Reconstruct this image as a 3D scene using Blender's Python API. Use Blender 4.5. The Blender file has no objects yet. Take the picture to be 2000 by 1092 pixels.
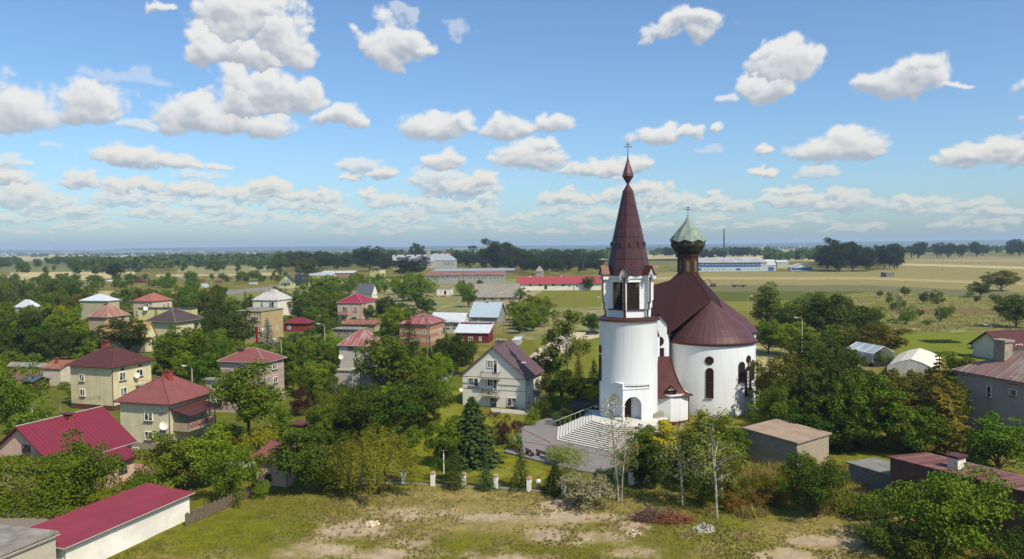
import bpy, bmesh, math, random
import numpy as np
from mathutils import Vector, Matrix
# ---------------------------------------------------------------- camera, sky, sun
S = bpy.context.scene
COL = S.collection
F, CX, CY, CH = 1483.0, 1000.0, 546.0, 28.0
PITCH, ROLL = math.radians(2.51), math.radians(0.5)
cam = bpy.data.cameras.new("camera"); cam.sensor_width = 36.0; cam.lens = 36.0*F/2000.0
cam.clip_start = 0.5; cam.clip_end = 90000.0
camo = bpy.data.objects.new("camera", cam); COL.objects.link(camo)
Fw = Vector((0, math.cos(PITCH), -math.sin(PITCH)))
R0 = Vector((1, 0, 0)); U0 = R0.cross(Fw)
Rv = R0*math.cos(ROLL) - U0*math.sin(ROLL)
Uv = R0*math.sin(ROLL) + U0*math.cos(ROLL)
camo.matrix_world = Matrix(((Rv.x, Uv.x, -Fw.x, 0), (Rv.y, Uv.y, -Fw.y, 0), (Rv.z, Uv.z, -Fw.z, CH), (0, 0, 0, 1)))
S.camera = camo
SUN_AZ, SUN_EL = math.radians(138), math.radians(49)      # azimuth from +Y towards +X
SUNV = Vector((math.sin(SUN_AZ)*math.cos(SUN_EL), math.cos(SUN_AZ)*math.cos(SUN_EL), math.sin(SUN_EL)))
sl = bpy.data.lights.new("sun", 'SUN'); sl.energy = 5.0; sl.angle = math.radians(0.5); sl.color = (1.0, 0.93, 0.80)
so = bpy.data.objects.new("sun", sl); COL.objects.link(so)
so.rotation_euler = SUNV.to_track_quat('Z', 'Y').to_euler(); so.location = (0, 0, 300)
W = bpy.data.worlds.new("World"); S.world = W; W.use_nodes = True
wn = W.node_tree; bg = wn.nodes["Background"]
sk = wn.nodes.new("ShaderNodeTexSky"); sk.sky_type = 'NISHITA'; sk.sun_disc = False
sk.sun_elevation = SUN_EL; sk.sun_rotation = SUN_AZ
sk.altitude = 0; sk.air_density = 1.0; sk.dust_density = 1.0; sk.ozone_density = 3.0
hs = wn.nodes.new("ShaderNodeHueSaturation"); hs.inputs['Saturation'].default_value = 1.0
wn.links.new(sk.outputs[0], hs.inputs['Color']); tn = wn.nodes.new("ShaderNodeMix"); tn.data_type = 'RGBA'; tn.blend_type = 'MULTIPLY'; tn.inputs[0].default_value = 1.0; tn.inputs[7].default_value = (.95, 1.15, 1.30, 1)
wn.links.new(hs.outputs[0], tn.inputs[6]); wn.links.new(tn.outputs[2], bg.inputs[0])
bg.inputs[1].default_value = 0.12
S.view_settings.view_transform = 'Standard'; S.view_settings.look = 'None'
S.view_settings.exposure = 0.0; S.view_settings.gamma = 1.0
S.cycles.max_bounces = 5; S.cycles.diffuse_bounces = 2; S.cycles.glossy_bounces = 2
S.cycles.transmission_bounces = 3; S.cycles.volume_bounces = 0; S.cycles.transparent_max_bounces = 8
S.cycles.caustics_reflective = False; S.cycles.caustics_refractive = False

rnd = random.Random(7)
NR = np.random.default_rng(11)
# ---------------------------------------------------------------- helpers
def ray(u, v):
    return (Fw*F + Rv*(u-CX) + Uv*(CY-v)).normalized()
def G(u, v, z=0.0):
    d = ray(u, v); t = (z-CH)/d.z
    return Vector((d.x*t, d.y*t, z))
def atY(u, v, Y):
    d = ray(u, v); t = Y/d.y
    return Vector((d.x*t, Y, CH+d.z*t))
def proj(p):
    q = Vector(p)-Vector((0, 0, CH)); w = q.dot(Fw)
    return CX+F*q.dot(Rv)/w, CY-F*q.dot(Uv)/w
def hor(u):                                # image height of the true horizon in column u
    a, b = 300.0, 600.0
    for _ in range(30):
        m = (a+b)/2
        if ray(u, m).z > 0: a = m
        else: b = m
    return a
def tag(o, label=None, cat=None, group=None, kind=None):
    if label: o['label'] = label
    if cat: o['category'] = cat
    if group: o['group'] = group
    if kind: o['kind'] = kind
    return o
def empty(name, loc=(0, 0, 0), rz=0.0):
    o = bpy.data.objects.new(name, None); COL.objects.link(o)
    o.empty_display_size = 0.5; o.location = loc; o.rotation_euler = (0, 0, rz)
    return o
def npmesh(name, V, Fc, m=None, parent=None, smooth=False, mats=None, midx=None):
    me = bpy.data.meshes.new(name)
    V = np.asarray(V, dtype=np.float32); Fc = np.asarray(Fc, dtype=np.int32)
    k = Fc.shape[1]
    me.vertices.add(len(V)); me.vertices.foreach_set('co', V.ravel())
    me.loops.add(Fc.size); me.loops.foreach_set('vertex_index', Fc.ravel())
    me.polygons.add(len(Fc)); me.polygons.foreach_set('loop_start', np.arange(0, Fc.size, k, dtype=np.int32))
    if smooth: me.polygons.foreach_set('use_smooth', np.ones(len(Fc), dtype=bool))
    me.update(calc_edges=True)
    if m: me.materials.append(m)
    o = bpy.data.objects.new(name, me); COL.objects.link(o)
    if parent: o.parent = parent
    return o
class MB:
    def __init__(s): s.v = []; s.f = []; s.mi = []; s.cur = 0
    def face(s, pts):
        b = len(s.v); s.v += [tuple(p) for p in pts]; s.f.append(tuple(range(b, b+len(pts)))); s.mi.append(s.cur)
    def box(s, x0, x1, y0, y1, z0, z1):
        b = len(s.v)
        s.v += [(x0,y0,z0),(x1,y0,z0),(x1,y1,z0),(x0,y1,z0),(x0,y0,z1),(x1,y0,z1),(x1,y1,z1),(x0,y1,z1)]
        for q in ((0,3,2,1),(4,5,6,7),(0,1,5,4),(1,2,6,5),(2,3,7,6),(3,0,4,7)):
            s.f.append(tuple(b+i for i in q)); s.mi.append(s.cur)
        return s
    def obox(s, c, ax, ay, az):           # centre and three half-axis vectors
        c = Vector(c); ax = Vector(ax); ay = Vector(ay); az = Vector(az); b = len(s.v)
        for k in (-1, 1):
            for i, j in ((-1,-1),(1,-1),(1,1),(-1,1)): s.v.append(tuple(c+ax*i+ay*j+az*k))
        for q in ((0,3,2,1),(4,5,6,7),(0,1,5,4),(1,2,6,5),(2,3,7,6),(3,0,4,7)):
            s.f.append(tuple(b+i for i in q)); s.mi.append(s.cur)
        return s
    def prism(s, poly, z0, z1):
        n = len(poly); b = len(s.v)
        s.v += [(p[0], p[1], z0) for p in poly] + [(p[0], p[1], z1) for p in poly]
        s.f.append(tuple(b+i for i in reversed(range(n)))); s.f.append(tuple(b+n+i for i in range(n)))
        for i in range(n): s.f.append((b+i, b+(i+1) % n, b+n+(i+1) % n, b+n+i))
        s.mi += [s.cur]*(n+2); return s
    def lathe(s, prof, n=32, c=(0, 0), a0=0.0, a1=2*math.pi, cap=False):
        full = abs(a1-a0-2*math.pi) < 1e-6; m = n if full else n+1; b = len(s.v)
        for r, z in prof:
            for i in range(m):
                a = a0+(a1-a0)*i/n; s.v.append((c[0]+r*math.cos(a), c[1]+r*math.sin(a), z))
        for k in range(len(prof)-1):
            for i in range(n):
                j = (i+1) % m
                s.f.append((b+k*m+i, b+k*m+j, b+(k+1)*m+j, b+(k+1)*m+i)); s.mi.append(s.cur)
        if cap and full:
            s.f.append(tuple(b+i for i in reversed(range(m)))); s.f.append(tuple(b+(len(prof)-1)*m+i for i in range(m))); s.mi += [s.cur]*2
        return s
    def tube(s, pts, rad, n=6):
        pts = [Vector(p) for p in pts]; rr = rad if isinstance(rad, (list, tuple)) else [rad]*len(pts)
        b = len(s.v)
        for k, p in enumerate(pts):
            d = (pts[min(k+1, len(pts)-1)]-pts[max(k-1, 0)]).normalized()
            u = d.cross(Vector((0, 0, 1))) if abs(d.z) < 0.95 else d.cross(Vector((1, 0, 0)))
            u.normalize(); w = d.cross(u)
            for i in range(n):
                a = 2*math.pi*i/n; s.v.append(tuple(p+(u*math.cos(a)+w*math.sin(a))*rr[k]))
        for k in range(len(pts)-1):
            for i in range(n):
                j = (i+1) % n; s.f.append((b+k*n+i, b+k*n+j, b+(k+1)*n+j, b+(k+1)*n+i)); s.mi.append(s.cur)
        s.f.append(tuple(b+i for i in reversed(range(n)))); s.f.append(tuple(b+(len(pts)-1)*n+i for i in range(n))); s.mi += [s.cur]*2
        return s
    def build(s, name, m, parent=None, smooth=False, fix=True):
        me = bpy.data.meshes.new(name); me.from_pydata(s.v, [], s.f)
        for x in (m if isinstance(m, (list, tuple)) else [m]): me.materials.append(x)
        if any(s.mi): me.polygons.foreach_set('material_index', s.mi)
        if fix:
            bm = bmesh.new(); bm.from_mesh(me); bmesh.ops.remove_doubles(bm, verts=bm.verts, dist=1e-4)
            bmesh.ops.recalc_face_normals(bm, faces=bm.faces); bm.to_mesh(me); bm.free()
        if smooth:
            me.polygons.foreach_set('use_smooth', [True]*len(me.polygons))
            try: me.set_sharp_from_angle(angle=math.radians(35))
            except Exception: pass
        me.update()
        o = bpy.data.objects.new(name, me); COL.objects.link(o)
        if parent: o.parent = parent
        return o
# ---------------------------------------------------------------- materials
def nodes(name):
    m = bpy.data.materials.new(name); m.use_nodes = True; nt = m.node_tree
    return m, nt, nt.nodes["Principled BSDF"]
def mth(nt, op, a, b=None, clamp=False):
    n = nt.nodes.new("ShaderNodeMath"); n.operation = op; n.use_clamp = clamp
    for i, x in enumerate((a, b)):
        if x is None: continue
        if isinstance(x, (int, float)): n.inputs[i].default_value = x
        else: nt.links.new(x, n.inputs[i])
    return n.outputs[0]
def mixc(nt, fac, a, b, typ='MIX'):
    n = nt.nodes.new("ShaderNodeMix"); n.data_type = 'RGBA'; n.blend_type = typ
    for s, x in ((n.inputs[0], fac), (n.inputs[6], a), (n.inputs[7], b)):
        if isinstance(x, (int, float)): s.default_value = x
        elif isinstance(x, (tuple, list)): s.default_value = (*x[:3], 1)
        else: nt.links.new(x, s)
    return n.outputs[2]
def ramp(nt, x, lo, hi):
    n = nt.nodes.new("ShaderNodeMapRange"); nt.links.new(x, n.inputs[0]); n.inputs[1].default_value = lo; n.inputs[2].default_value = hi
    return n.outputs[0]
def noise(nt, vec, scale, detail=4, rough=0.6):
    n = nt.nodes.new("ShaderNodeTexNoise"); n.inputs['Scale'].default_value = scale; n.inputs['Detail'].default_value = detail
    n.inputs['Roughness'].default_value = rough; nt.links.new(vec, n.inputs['Vector']); return n.outputs[0]
def objco(nt, scale=None):
    c = nt.nodes.new("ShaderNodeTexCoord").outputs['Object']
    if scale:
        m = nt.nodes.new("ShaderNodeMapping"); m.inputs['Scale'].default_value = scale; nt.links.new(c, m.inputs[0]); c = m.outputs[0]
    return c
def bump(nt, b, h, strength=0.5, dist=0.05):
    n = nt.nodes.new("ShaderNodeBump"); n.inputs['Strength'].default_value = strength; n.inputs['Distance'].default_value = dist
    nt.links.new(h, n.inputs['Height']); nt.links.new(n.outputs[0], b.inputs['Normal'])
MC = {}
WB = (1.08, 1.0, .84)            # the stated colours were read under a bluer light
def wb(c): return tuple(min(.85, x*k) for x, k in zip(c, WB))
def plain(name, c, rough=0.8, var=0.15, scale=1.5, c2=None, metal=0.0, streak=False, spec=None):
    if name in MC: return MC[name]
    c = wb(c); c2 = wb(c2) if c2 else None
    m, nt, b = nodes(name); co = objco(nt, (1, 1, 0.25) if streak else None)
    f = ramp(nt, noise(nt, co, scale, 6), 0.35, 0.68)
    col = mixc(nt, f, tuple(x*(1-var) for x in c), c2 or tuple(min(1, x*(1+var)) for x in c))
    g = noise(nt, objco(nt), scale*14, 3); col = mixc(nt, 0.18, col, mixc(nt, g, (0.25,)*3, (1,)*3), 'MULTIPLY') if var > 0.04 else col
    if 'render' in name or 'stucco' in name or 'garage' in name:
        col = mixc(nt, mth(nt, 'MULTIPLY', ramp(nt, noise(nt, objco(nt, (1.3, 1.3, .10)), 1.0, 6, .7), .5, .75), .45), col, tuple(x*.55 for x in c))
    nt.links.new(col, b.inputs['Base Color']); b.inputs['Roughness'].default_value = rough; b.inputs['Metallic'].default_value = metal
    b.inputs['Specular IOR Level'].default_value = .15 if spec is None else spec
    MC[name] = m; return m
def faceaxis(nt):
    """in-plane horizontal coordinate on any wall or roof slope (object space)"""
    tc = nt.nodes.new("ShaderNodeTexCoord"); sp = nt.nodes.new("ShaderNodeSeparateXYZ"); nt.links.new(tc.outputs['Object'], sp.inputs[0])
    sn = nt.nodes.new("ShaderNodeSeparateXYZ"); nt.links.new(tc.outputs['Normal'], sn.inputs[0])
    k = mth(nt, 'GREATER_THAN', mth(nt, 'ABSOLUTE', sn.outputs[0]), mth(nt, 'ABSOLUTE', sn.outputs[1]))
    u = mth(nt, 'ADD', mth(nt, 'MULTIPLY', sp.outputs[1], k), mth(nt, 'MULTIPLY', sp.outputs[0], mth(nt, 'SUBTRACT', 1.0, k)))
    return u, sp.outputs[2], tc.outputs['Object']
def roofmat(name, c, seam=0.5, tile=0.0, c2=None, wear=0.25, rough=0.45, streakc=None, metal=0.0):
    if name in MC: return MC[name]
    m, nt, b = nodes(name); u, z, oc = faceaxis(nt)
    base = mixc(nt, ramp(nt, noise(nt, oc, 0.7, 6), 0.35, 0.7), c, c2 or tuple(x*(1-wear) for x in c))
    if streakc:
        mp = nt.nodes.new("ShaderNodeCombineXYZ"); nt.links.new(mth(nt, 'MULTIPLY', u, 1.6), mp.inputs[0]); nt.links.new(mth(nt, 'MULTIPLY', z, 0.25), mp.inputs[2])
        base = mixc(nt, ramp(nt, noise(nt, mp.outputs[0], 1.0, 5), 0.5, 0.62), base, streakc)
    fr = mth(nt, 'FRACT', mth(nt, 'DIVIDE', u, seam)); ln = mth(nt, 'LESS_THAN', fr, 0.14)
    h = ln
    if tile:
        fz = mth(nt, 'FRACT', mth(nt, 'DIVIDE', z, tile)); l2 = mth(nt, 'LESS_THAN', fz, 0.16); h = mth(nt, 'MAXIMUM', ln, l2)
    col = mixc(nt, mth(nt, 'MULTIPLY', h, 0.5), base, tuple(x*0.35 for x in c))
    sh = mixc(nt, mth(nt, 'MULTIPLY', ramp(nt, noise(nt, oc, 4.0, 5, .7), .45, .75), 0.3), col, tuple(x*.55+.02 for x in c)); nt.links.new(sh, b.inputs['Base Color'])
    b.inputs['Roughness'].default_value = max(rough, .5); b.inputs['Specular IOR Level'].default_value = .12; b.inputs['Metallic'].default_value = metal; bump(nt, b, h, 0.6, 0.04)
    MC[name] = m; return m
def brickmat(name, c, mortar, bw=0.5, bh=0.25, c2=None, rough=0.85, msize=0.02):
    if name in MC: return MC[name]
    c = wb(c); c2 = wb(c2) if c2 else None
    m, nt, b = nodes(name); u, z, oc = faceaxis(nt)
    cb = nt.nodes.new("ShaderNodeCombineXYZ"); nt.links.new(u, cb.inputs[0]); nt.links.new(z, cb.inputs[1])
    t = nt.nodes.new("ShaderNodeTexBrick"); nt.links.new(cb.outputs[0], t.inputs['Vector'])
    t.inputs['Color1'].default_value = (*c, 1); t.inputs['Color2'].default_value = (*(c2 or tuple(x*0.85 for x in c)), 1); t.inputs['Mortar'].default_value = (*mortar, 1)
    t.inputs['Scale'].default_value = 1.0; t.inputs['Brick Width'].default_value = bw; t.inputs['Row Height'].default_value = bh; t.inputs['Mortar Size'].default_value = msize
    col = mixc(nt, mth(nt, 'MULTIPLY', noise(nt, oc, 0.6, 5), 0.4), t.outputs[0], tuple(x*0.6 for x in c))
    nt.links.new(col, b.inputs['Base Color']); b.inputs['Roughness'].default_value = rough; b.inputs['Specular IOR Level'].default_value = .1
    MC[name] = m; return m
def stripemat(name, c, line, per, width=0.06):
    m, nt, b = nodes(name); u, z, oc = faceaxis(nt)
    h = mth(nt, 'LESS_THAN', mth(nt, 'FRACT', mth(nt, 'DIVIDE', z, per)), width)
    base = mixc(nt, ramp(nt, noise(nt, oc, 0.8, 6), 0.3, 0.7), c, tuple(x*0.85 for x in c))
    nt.links.new(mixc(nt, h, base, line), b.inputs['Base Color']); b.inputs['Roughness'].default_value = 0.85; return m
def glassmat():
    m, nt, b = nodes("window_glass"); oc = objco(nt)
    col = mixc(nt, ramp(nt, noise(nt, oc, 1.1, 2), 0.47, 0.56), (0.02, 0.025, 0.03), (0.24, 0.25, 0.25))
    nt.links.new(col, b.inputs['Base Color']); b.inputs['Roughness'].default_value = 0.12; return m
def leafmat(name, trans=0.18, rough=0.75, spread=0.62):
    m, nt, b = nodes(name)
    oi = nt.nodes.new("ShaderNodeObjectInfo"); ge = nt.nodes.new("ShaderNodeNewGeometry"); tc = nt.nodes.new("ShaderNodeTexCoord")
    h = nt.nodes.new("ShaderNodeHueSaturation"); nt.links.new(oi.outputs['Color'], h.inputs['Color'])
    r = ge.outputs['Random Per Island']
    n = noise(nt, tc.outputs['Object'], 6.0, 3)
    nt.links.new(mth(nt, 'ADD', 0.485, mth(nt, 'MULTIPLY', r, 0.03)), h.inputs['Hue'])
    v = mth(nt, 'ADD', mth(nt, 'ADD', 1-spread*0.75, mth(nt, 'MULTIPLY', r, spread)), mth(nt, 'MULTIPLY', n, spread))
    v = mth(nt, 'MULTIPLY', v, mth(nt, 'ADD', 0.85, mth(nt, 'MULTIPLY', oi.outputs['Random'], 0.3)))
    nt.links.new(v, h.inputs['Value'])
    nt.links.new(h.outputs[0], b.inputs['Base Color']); b.inputs['Roughness'].default_value = rough
    b.inputs['Specular IOR Level'].default_value = 0.12
    t = nt.nodes.new("ShaderNodeBsdfTranslucent"); nt.links.new(mixc(nt, 0.5, h.outputs[0], (0.16, 0.22, 0.01)), t.inputs[0])
    mx = nt.nodes.new("ShaderNodeMixShader"); mx.inputs[0].default_value = trans
    nt.links.new(b.outputs[0], mx.inputs[1]); nt.links.new(t.outputs[0], mx.inputs[2])
    nt.links.new(mx.outputs[0], nt.nodes["Material Output"].inputs[0]); return m
M_leaf = leafmat("foliage"); M_need = leafmat("needles", 0.1, 0.7, 0.5)
M_bark = plain("bark", (0.09, 0.07, 0.05), 0.9, 0.35, 5)
M_birch = plain("birch_bark", (0.16, 0.15, 0.13), 0.85, 0.1, 9, c2=(0.60, 0.58, 0.54))
M_glass = glassmat()
M_white = plain("white_paint", (0.78, 0.78, 0.76), 0.6, 0.05)
M_dark = plain("dark_metal", (0.03, 0.03, 0.032), 0.5, 0.2)
M_conc = plain("concrete", (0.36, 0.35, 0.33), 0.9, 0.2, 2)
M_brown = plain("brown_metal", (0.09, 0.032, 0.026), 0.4, 0.15, 2)
# ---------------------------------------------------------------- numpy gradient noise
def perlin(x, y, seed=0):
    r = np.random.default_rng(seed); p = r.permutation(256); p = np.concatenate([p, p]); an = r.random(256)*2*np.pi; gx, gy = np.cos(an), np.sin(an)
    xi = np.floor(x).astype(int); yi = np.floor(y).astype(int); xf = x-xi; yf = y-yi; xi &= 255; yi &= 255
    u = xf*xf*xf*(xf*(xf*6-15)+10); v = yf*yf*yf*(yf*(yf*6-15)+10)
    def g(i, j, dx, dy):
        h = p[(p[i & 255]+j) & 255]; return gx[h]*dx+gy[h]*dy
    a = g(xi, yi, xf, yf); b = g(xi+1, yi, xf-1, yf); c = g(xi, yi+1, xf, yf-1); d = g(xi+1, yi+1, xf-1, yf-1)
    return ((a+(b-a)*u)+((c+(d-c)*u)-(a+(b-a)*u))*v)*1.5
def fbm(x, y, o=5, seed=0, gain=0.5, bil=False):
    s = 0; a = 1.0; t = 0
    for k in range(o):
        n = perlin(x, y, seed+k); s = s+a*(np.abs(n)*2-0.5 if bil else n); t += a; a *= gain; x = x*2.03+17.1; y = y*2.03+9.7
    return s/t
def sstep(x, a, b):
    t = np.clip((x-a)/(b-a), 0, 1); return t*t*(3-2*t)
def inpoly(x, y, poly):
    r = np.zeros(x.shape, bool); n = len(poly)
    for i in range(n):
        x0, y0 = poly[i]; x1, y1 = poly[(i+1) % n]
        if y0 == y1: continue
        c = ((y0 > y) != (y1 > y)) & (x < (x1-x0)*(y-y0)/(y1-y0)+x0); r ^= c
    return r
def attrmat(name, rough=0.95, detail=0.35, sc=3.0, bmp=0.5, bd=0.15):
    m, nt, b = nodes(name); a = nt.nodes.new("ShaderNodeAttribute"); a.attribute_name = "tint"
    oc = objco(nt); n1 = noise(nt, oc, sc, 6, 0.7); n2 = noise(nt, oc, sc*0.23, 5)
    f = mth(nt, 'ADD', mth(nt, 'MULTIPLY', ramp(nt, n1, 0.3, 0.7), detail), mth(nt, 'MULTIPLY', ramp(nt, n2, 0.3, 0.7), detail))
    sc_ = mth(nt, 'ADD', f, 1-detail)
    v = nt.nodes.new("ShaderNodeVectorMath"); v.operation = 'SCALE'; nt.links.new(a.outputs['Color'], v.inputs[0]); nt.links.new(sc_, v.inputs['Scale'])
    nt.links.new(v.outputs[0], b.inputs['Base Color']); b.inputs['Roughness'].default_value = rough; b.inputs['Specular IOR Level'].default_value = 0.1
    bump(nt, b, n1, bmp, bd); return m
def settint(o, C):
    at = o.data.attributes.new("tint", 'FLOAT_COLOR', 'POINT')
    A = np.ones((len(C), 4), np.float32); A[:, :3] = C[:, :3]
    if C.shape[1] == 4: A[:, 3] = C[:, 3]
    at.data.foreach_set('color', A.ravel())
# ---------------------------------------------------------------- ground
def lin(r, g, b): return np.array([(c/255/12.92 if c < 10 else ((c/255+0.055)/1.055)**2.4) for c in (r, g, b)])
sgrid = np.concatenate([-np.geomspace(20, 0.80, 26), np.arange(-0.78, 0.7801, 0.0025), np.geomspace(0.80, 20, 26)])
ys = [-400, -200, -80, 0, 30, 50, 58]; y = 58.0
while y < 29500: y += max(0.45, 0.0085*y) if y < 3000 else 0.02*y; ys.append(y)
ys = np.array(ys)
YY, SS = np.meshgrid(ys, sgrid, indexing='ij')
XX = np.clip(SS*np.maximum(YY, 62), -29500, 29500)
X, Y = XX.ravel(), YY.ravel()
far = sstep(Y, 7000, 13000)
Z = far*(12+42*(fbm(X/9000.+3, Y/5000., 4, 5)+0.45)+sstep(X, 0, 9000)*14)
Z = np.maximum(Z, 0)
Z = Z + 0.18*fbm(X/9, Y/9, 4, 8)*sstep(Y, 40, 60)*(1-sstep(Y, 105, 130))
wx = X+(fbm(X/(0.03*Y+2), Y/(0.06*Y+2), 3, 21))*np.clip(0.010*Y, 0, 12); wy = Y+(fbm(X/(0.03*Y+2)+9, Y/(0.06*Y+2), 3, 22))*np.clip(0.02*Y, 0, 20)
def mask(poly, jit=1.0):
    P = [tuple(G(*p)[:2]) for p in poly]
    return inpoly(X+(wx-X)*jit, Y+(wy-Y)*jit, P)
n_big = fbm(X/14, Y/14, 5, 1); n_med = fbm(X/3.2, Y/3.2, 5, 2); n_fin = fbm(X/0.8, Y/0.8, 3, 3); n_str = fbm(X/30, Y/6, 5, 4)
GREEN = np.array([.140, .130, .014]); DRY = np.array([.27, .20, .07]); SAND = np.array([.43, .325, .20]); LAWN = np.array([.150, .165, .010])
STRAW = np.array([.46, .37, .17]); RUST = np.array([.17, .12, .045])
def mx(A, B, f): return A*(1-f[:, None])+B*f[:, None]
C = np.tile(GREEN, (len(X), 1))
C = mx(C, DRY, sstep(n_big+0.5*n_med, 0.0, 0.45)*0.8)
C = mx(C, np.array([.05, .075, .015]), sstep(n_med+0.5*n_fin, 0.18, 0.5)*0.55*(Y < 400))
# the sandy waste ground in front
PXc, PYc = [], []
def blob(u, v, w, h, s=1.0):
    c = G(u, v); a = G(u+w, v); b = G(u, v-h); rx = abs(a.x-c.x); ry = abs(b.y-c.y)
    return s*np.exp(-(((X-c.x)/rx)**2+((Y-c.y)/ry)**2))
near = (Y < 106)
sand = np.zeros(len(X))
SANDQ = ((690,1035,110,26,.9),(620,1075,110,22,.8),(780,1005,120,17,.75),(740,1085,90,22,.9),(800,1062,60,20,.7),(1090,985,50,16,1.0),(1120,1010,110,18,1.0),(1060,1045,60,20,.9),
          (1170,1050,90,22,.8),(1240,1030,60,20,.75),(960,1012,90,12,.9),(880,1000,60,10,.7),(1240,1080,80,18,.7),(1620,1060,120,24,.9),(1540,1085,110,20,.9),(1650,1035,60,16,.6),(1310,1015,50,12,.4),(900,1085,200,10,.5),(1000,1090,120,12,.8))
for q in SANDQ:
    sand = np.maximum(sand, blob(*q))
sand = sand*near
SQ = list(SANDQ)
dry = np.maximum(sand, np.maximum(blob(1000,1000,420,60,.75), blob(1580,1050,260,60,.7))*near)
dry = np.maximum(dry, np.maximum(blob(950,965,260,22,.8), blob(760,975,220,20,.6))*near)
C = mx(C, DRY*1.05, sstep(dry+0.35*n_med, 0.25, 0.7)*0.85)
C = mx(C, SAND*(0.9+0.25*n_med[:, None]), sstep(sand+0.5*n_med+0.5*n_fin+.25*n_big, 0.36, 0.85))
C = mx(C, np.array([.075, .10, .02]), near*sstep(n_fin*0.9+n_med*0.6-0.25*sand, 0.12, 0.5)*0.6)
C = mx(C, LAWN*.95, near*sstep(np.maximum.reduce([blob(450,1040,170,50), blob(620,960,120,20), blob(930,1065,80,16), blob(1400,1040,120,40)]), .35, .8)*.75*sstep(-n_med, -.35, .2))
def paint(poly, col, var=0.25, f=1.0, n=None, jit=1.0, col2=None):
    global C
    m = mask(poly, jit)*f
    base = np.tile(np.array(col, float), (len(X), 1))*(1+var*(n_med if n is None else n)[:, None])
    if col2 is not None: base = mx(base, np.array(col2, float), sstep(n_big+n_med*.5 if n is None else n, -0.05, 0.3))
    C = mx(C, base, m)
nS = fbm(X/60, Y/12, 5, 31); nT = fbm(X/8, Y/4, 4, 32)
# village floor: gardens
paint([(0,620),(0,900),(250,900),(560,840),(760,860),(900,770),(900,640),(560,600),(0,600)], (.085,.125,.022), .4)
paint([(770,870),(800,830),(850,780),(885,765),(905,765),(905,800),(960,815),(1000,800),(1065,800),(1060,825),(1010,840),(960,860),(985,880),(1075,907),(1080,962),(790,948)], LAWN, .18, jit=.3, col2=(.16,.185,.03))
paint([(1040,660),(1100,800),(1130,790),(1170,760),(1180,650),(1180,560),(1040,560)], (.125,.165,.025), .25, jit=.3)
paint([(1075,907),(1080,962),(1500,960),(1500,880),(1300,880)], (.12,.155,.03), .3)
paint([(1474,670),(1700,670),(1690,715),(1474,722)], (.40,.33,.14), .3, col2=(.16,.17,.04))
paint([(1474,745),(1570,745),(1570,800),(1474,800)], (.15,.15,.04), .3)
paint([(1628,870),(1765,870),(1765,965),(1628,965)], (.13,.17,.022), .25)
paint([(1755,645),(2000,645),(2000,705),(1755,705)], (.12,.18,.022), .2, jit=.3)
# middle distance fields
paint([(120,566),(360,570),(360,588),(140,592)], STRAW*.85, .12)
paint([(425,572),(560,560),(575,600),(465,604)], (.17,.18,.05), .2)
paint([(555,600),(560,545),(1010,545),(1010,580),(960,600),(900,640),(700,640)], (.20,.19,.07), .3, col2=(.30,.25,.11))
paint([(1040,566),(1180,566),(1180,600),(985,602),(1030,580)], (.125,.165,.028), .1, n=nS)
paint([(960,600),(1180,600),(1180,645),(1030,665),(960,640)], (.25,.22,.09), .3, col2=(.14,.15,.04))
paint([(925,567),(1060,567),(1030,585),(990,603),(925,600)], (.30,.25,.11), .25)
# left far fields
paint([(20,532),(265,530),(262,544),(100,549),(15,546)], STRAW, .08, n=nS)
paint([(0,524),(270,522),(270,531),(0,531)], (.15,.16,.06), .15, n=nS)
paint([(0,513),(200,511),(220,516),(0,520)], (.10,.12,.05), .1, n=nS)
paint([(0,501),(190,499),(190,508),(0,510)], STRAW*.9, .1, n=nS)
paint([(300,536),(540,532),(540,538),(300,541)], STRAW*.9, .1, n=nS)
paint([(350,522),(545,516),(545,531),(350,534)], (.17,.19,.06), .1, n=nS, col2=(.42,.35,.18))
paint([(540,500),(700,497),(940,497),(940,505),(540,508)], STRAW*.9, .2, n=nS)
# right fields
RF = (.25,.205,.07)
paint([(1180,533),(1700,530),(1780,501),(2100,498),(2100,585),(1700,566),(1180,560)], RF, .2, n=nS)
paint([(1270,541),(1700,541),(2100,556),(2100,561),(1700,546),(1270,546)], (.36,.28,.12), .1, n=nS)
paint([(1760,514),(2100,524),(2100,529),(1760,518)], (.45,.36,.16), .1, n=nS)
paint([(1790,506),(2100,506),(2100,514),(1790,510)], (.30,.24,.11), .1, n=nS)
paint([(1270,557),(1700,557),(2100,577),(2100,586),(1700,570),(1270,570)], (.15,.14,.055), .15, n=nS)
paint([(1270,569),(1690,569),(1660,590),(1440,604),(1270,604)], (.075,.105,.024), .12, n=nS)
paint([(1270,590),(1660,586),(1560,606),(1270,612)], (.15,.18,.035), .12, n=nS)
paint([(1640,576),(1700,570),(2100,584),(2100,650),(1690,652),(1640,606)], (.14,.15,.025), .3, n=nT, col2=(.27,.225,.08))
paint([(1740,600),(2100,606),(2100,618),(1740,612)], RUST, .3, n=nT)
paint([(1500,503),(1760,500),(1760,508),(1500,512)], STRAW*.9, .15, n=nS)
paint([(1500,519),(1560,517),(1560,524),(1500,524)], STRAW*.8, .15, n=nS)
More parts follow.
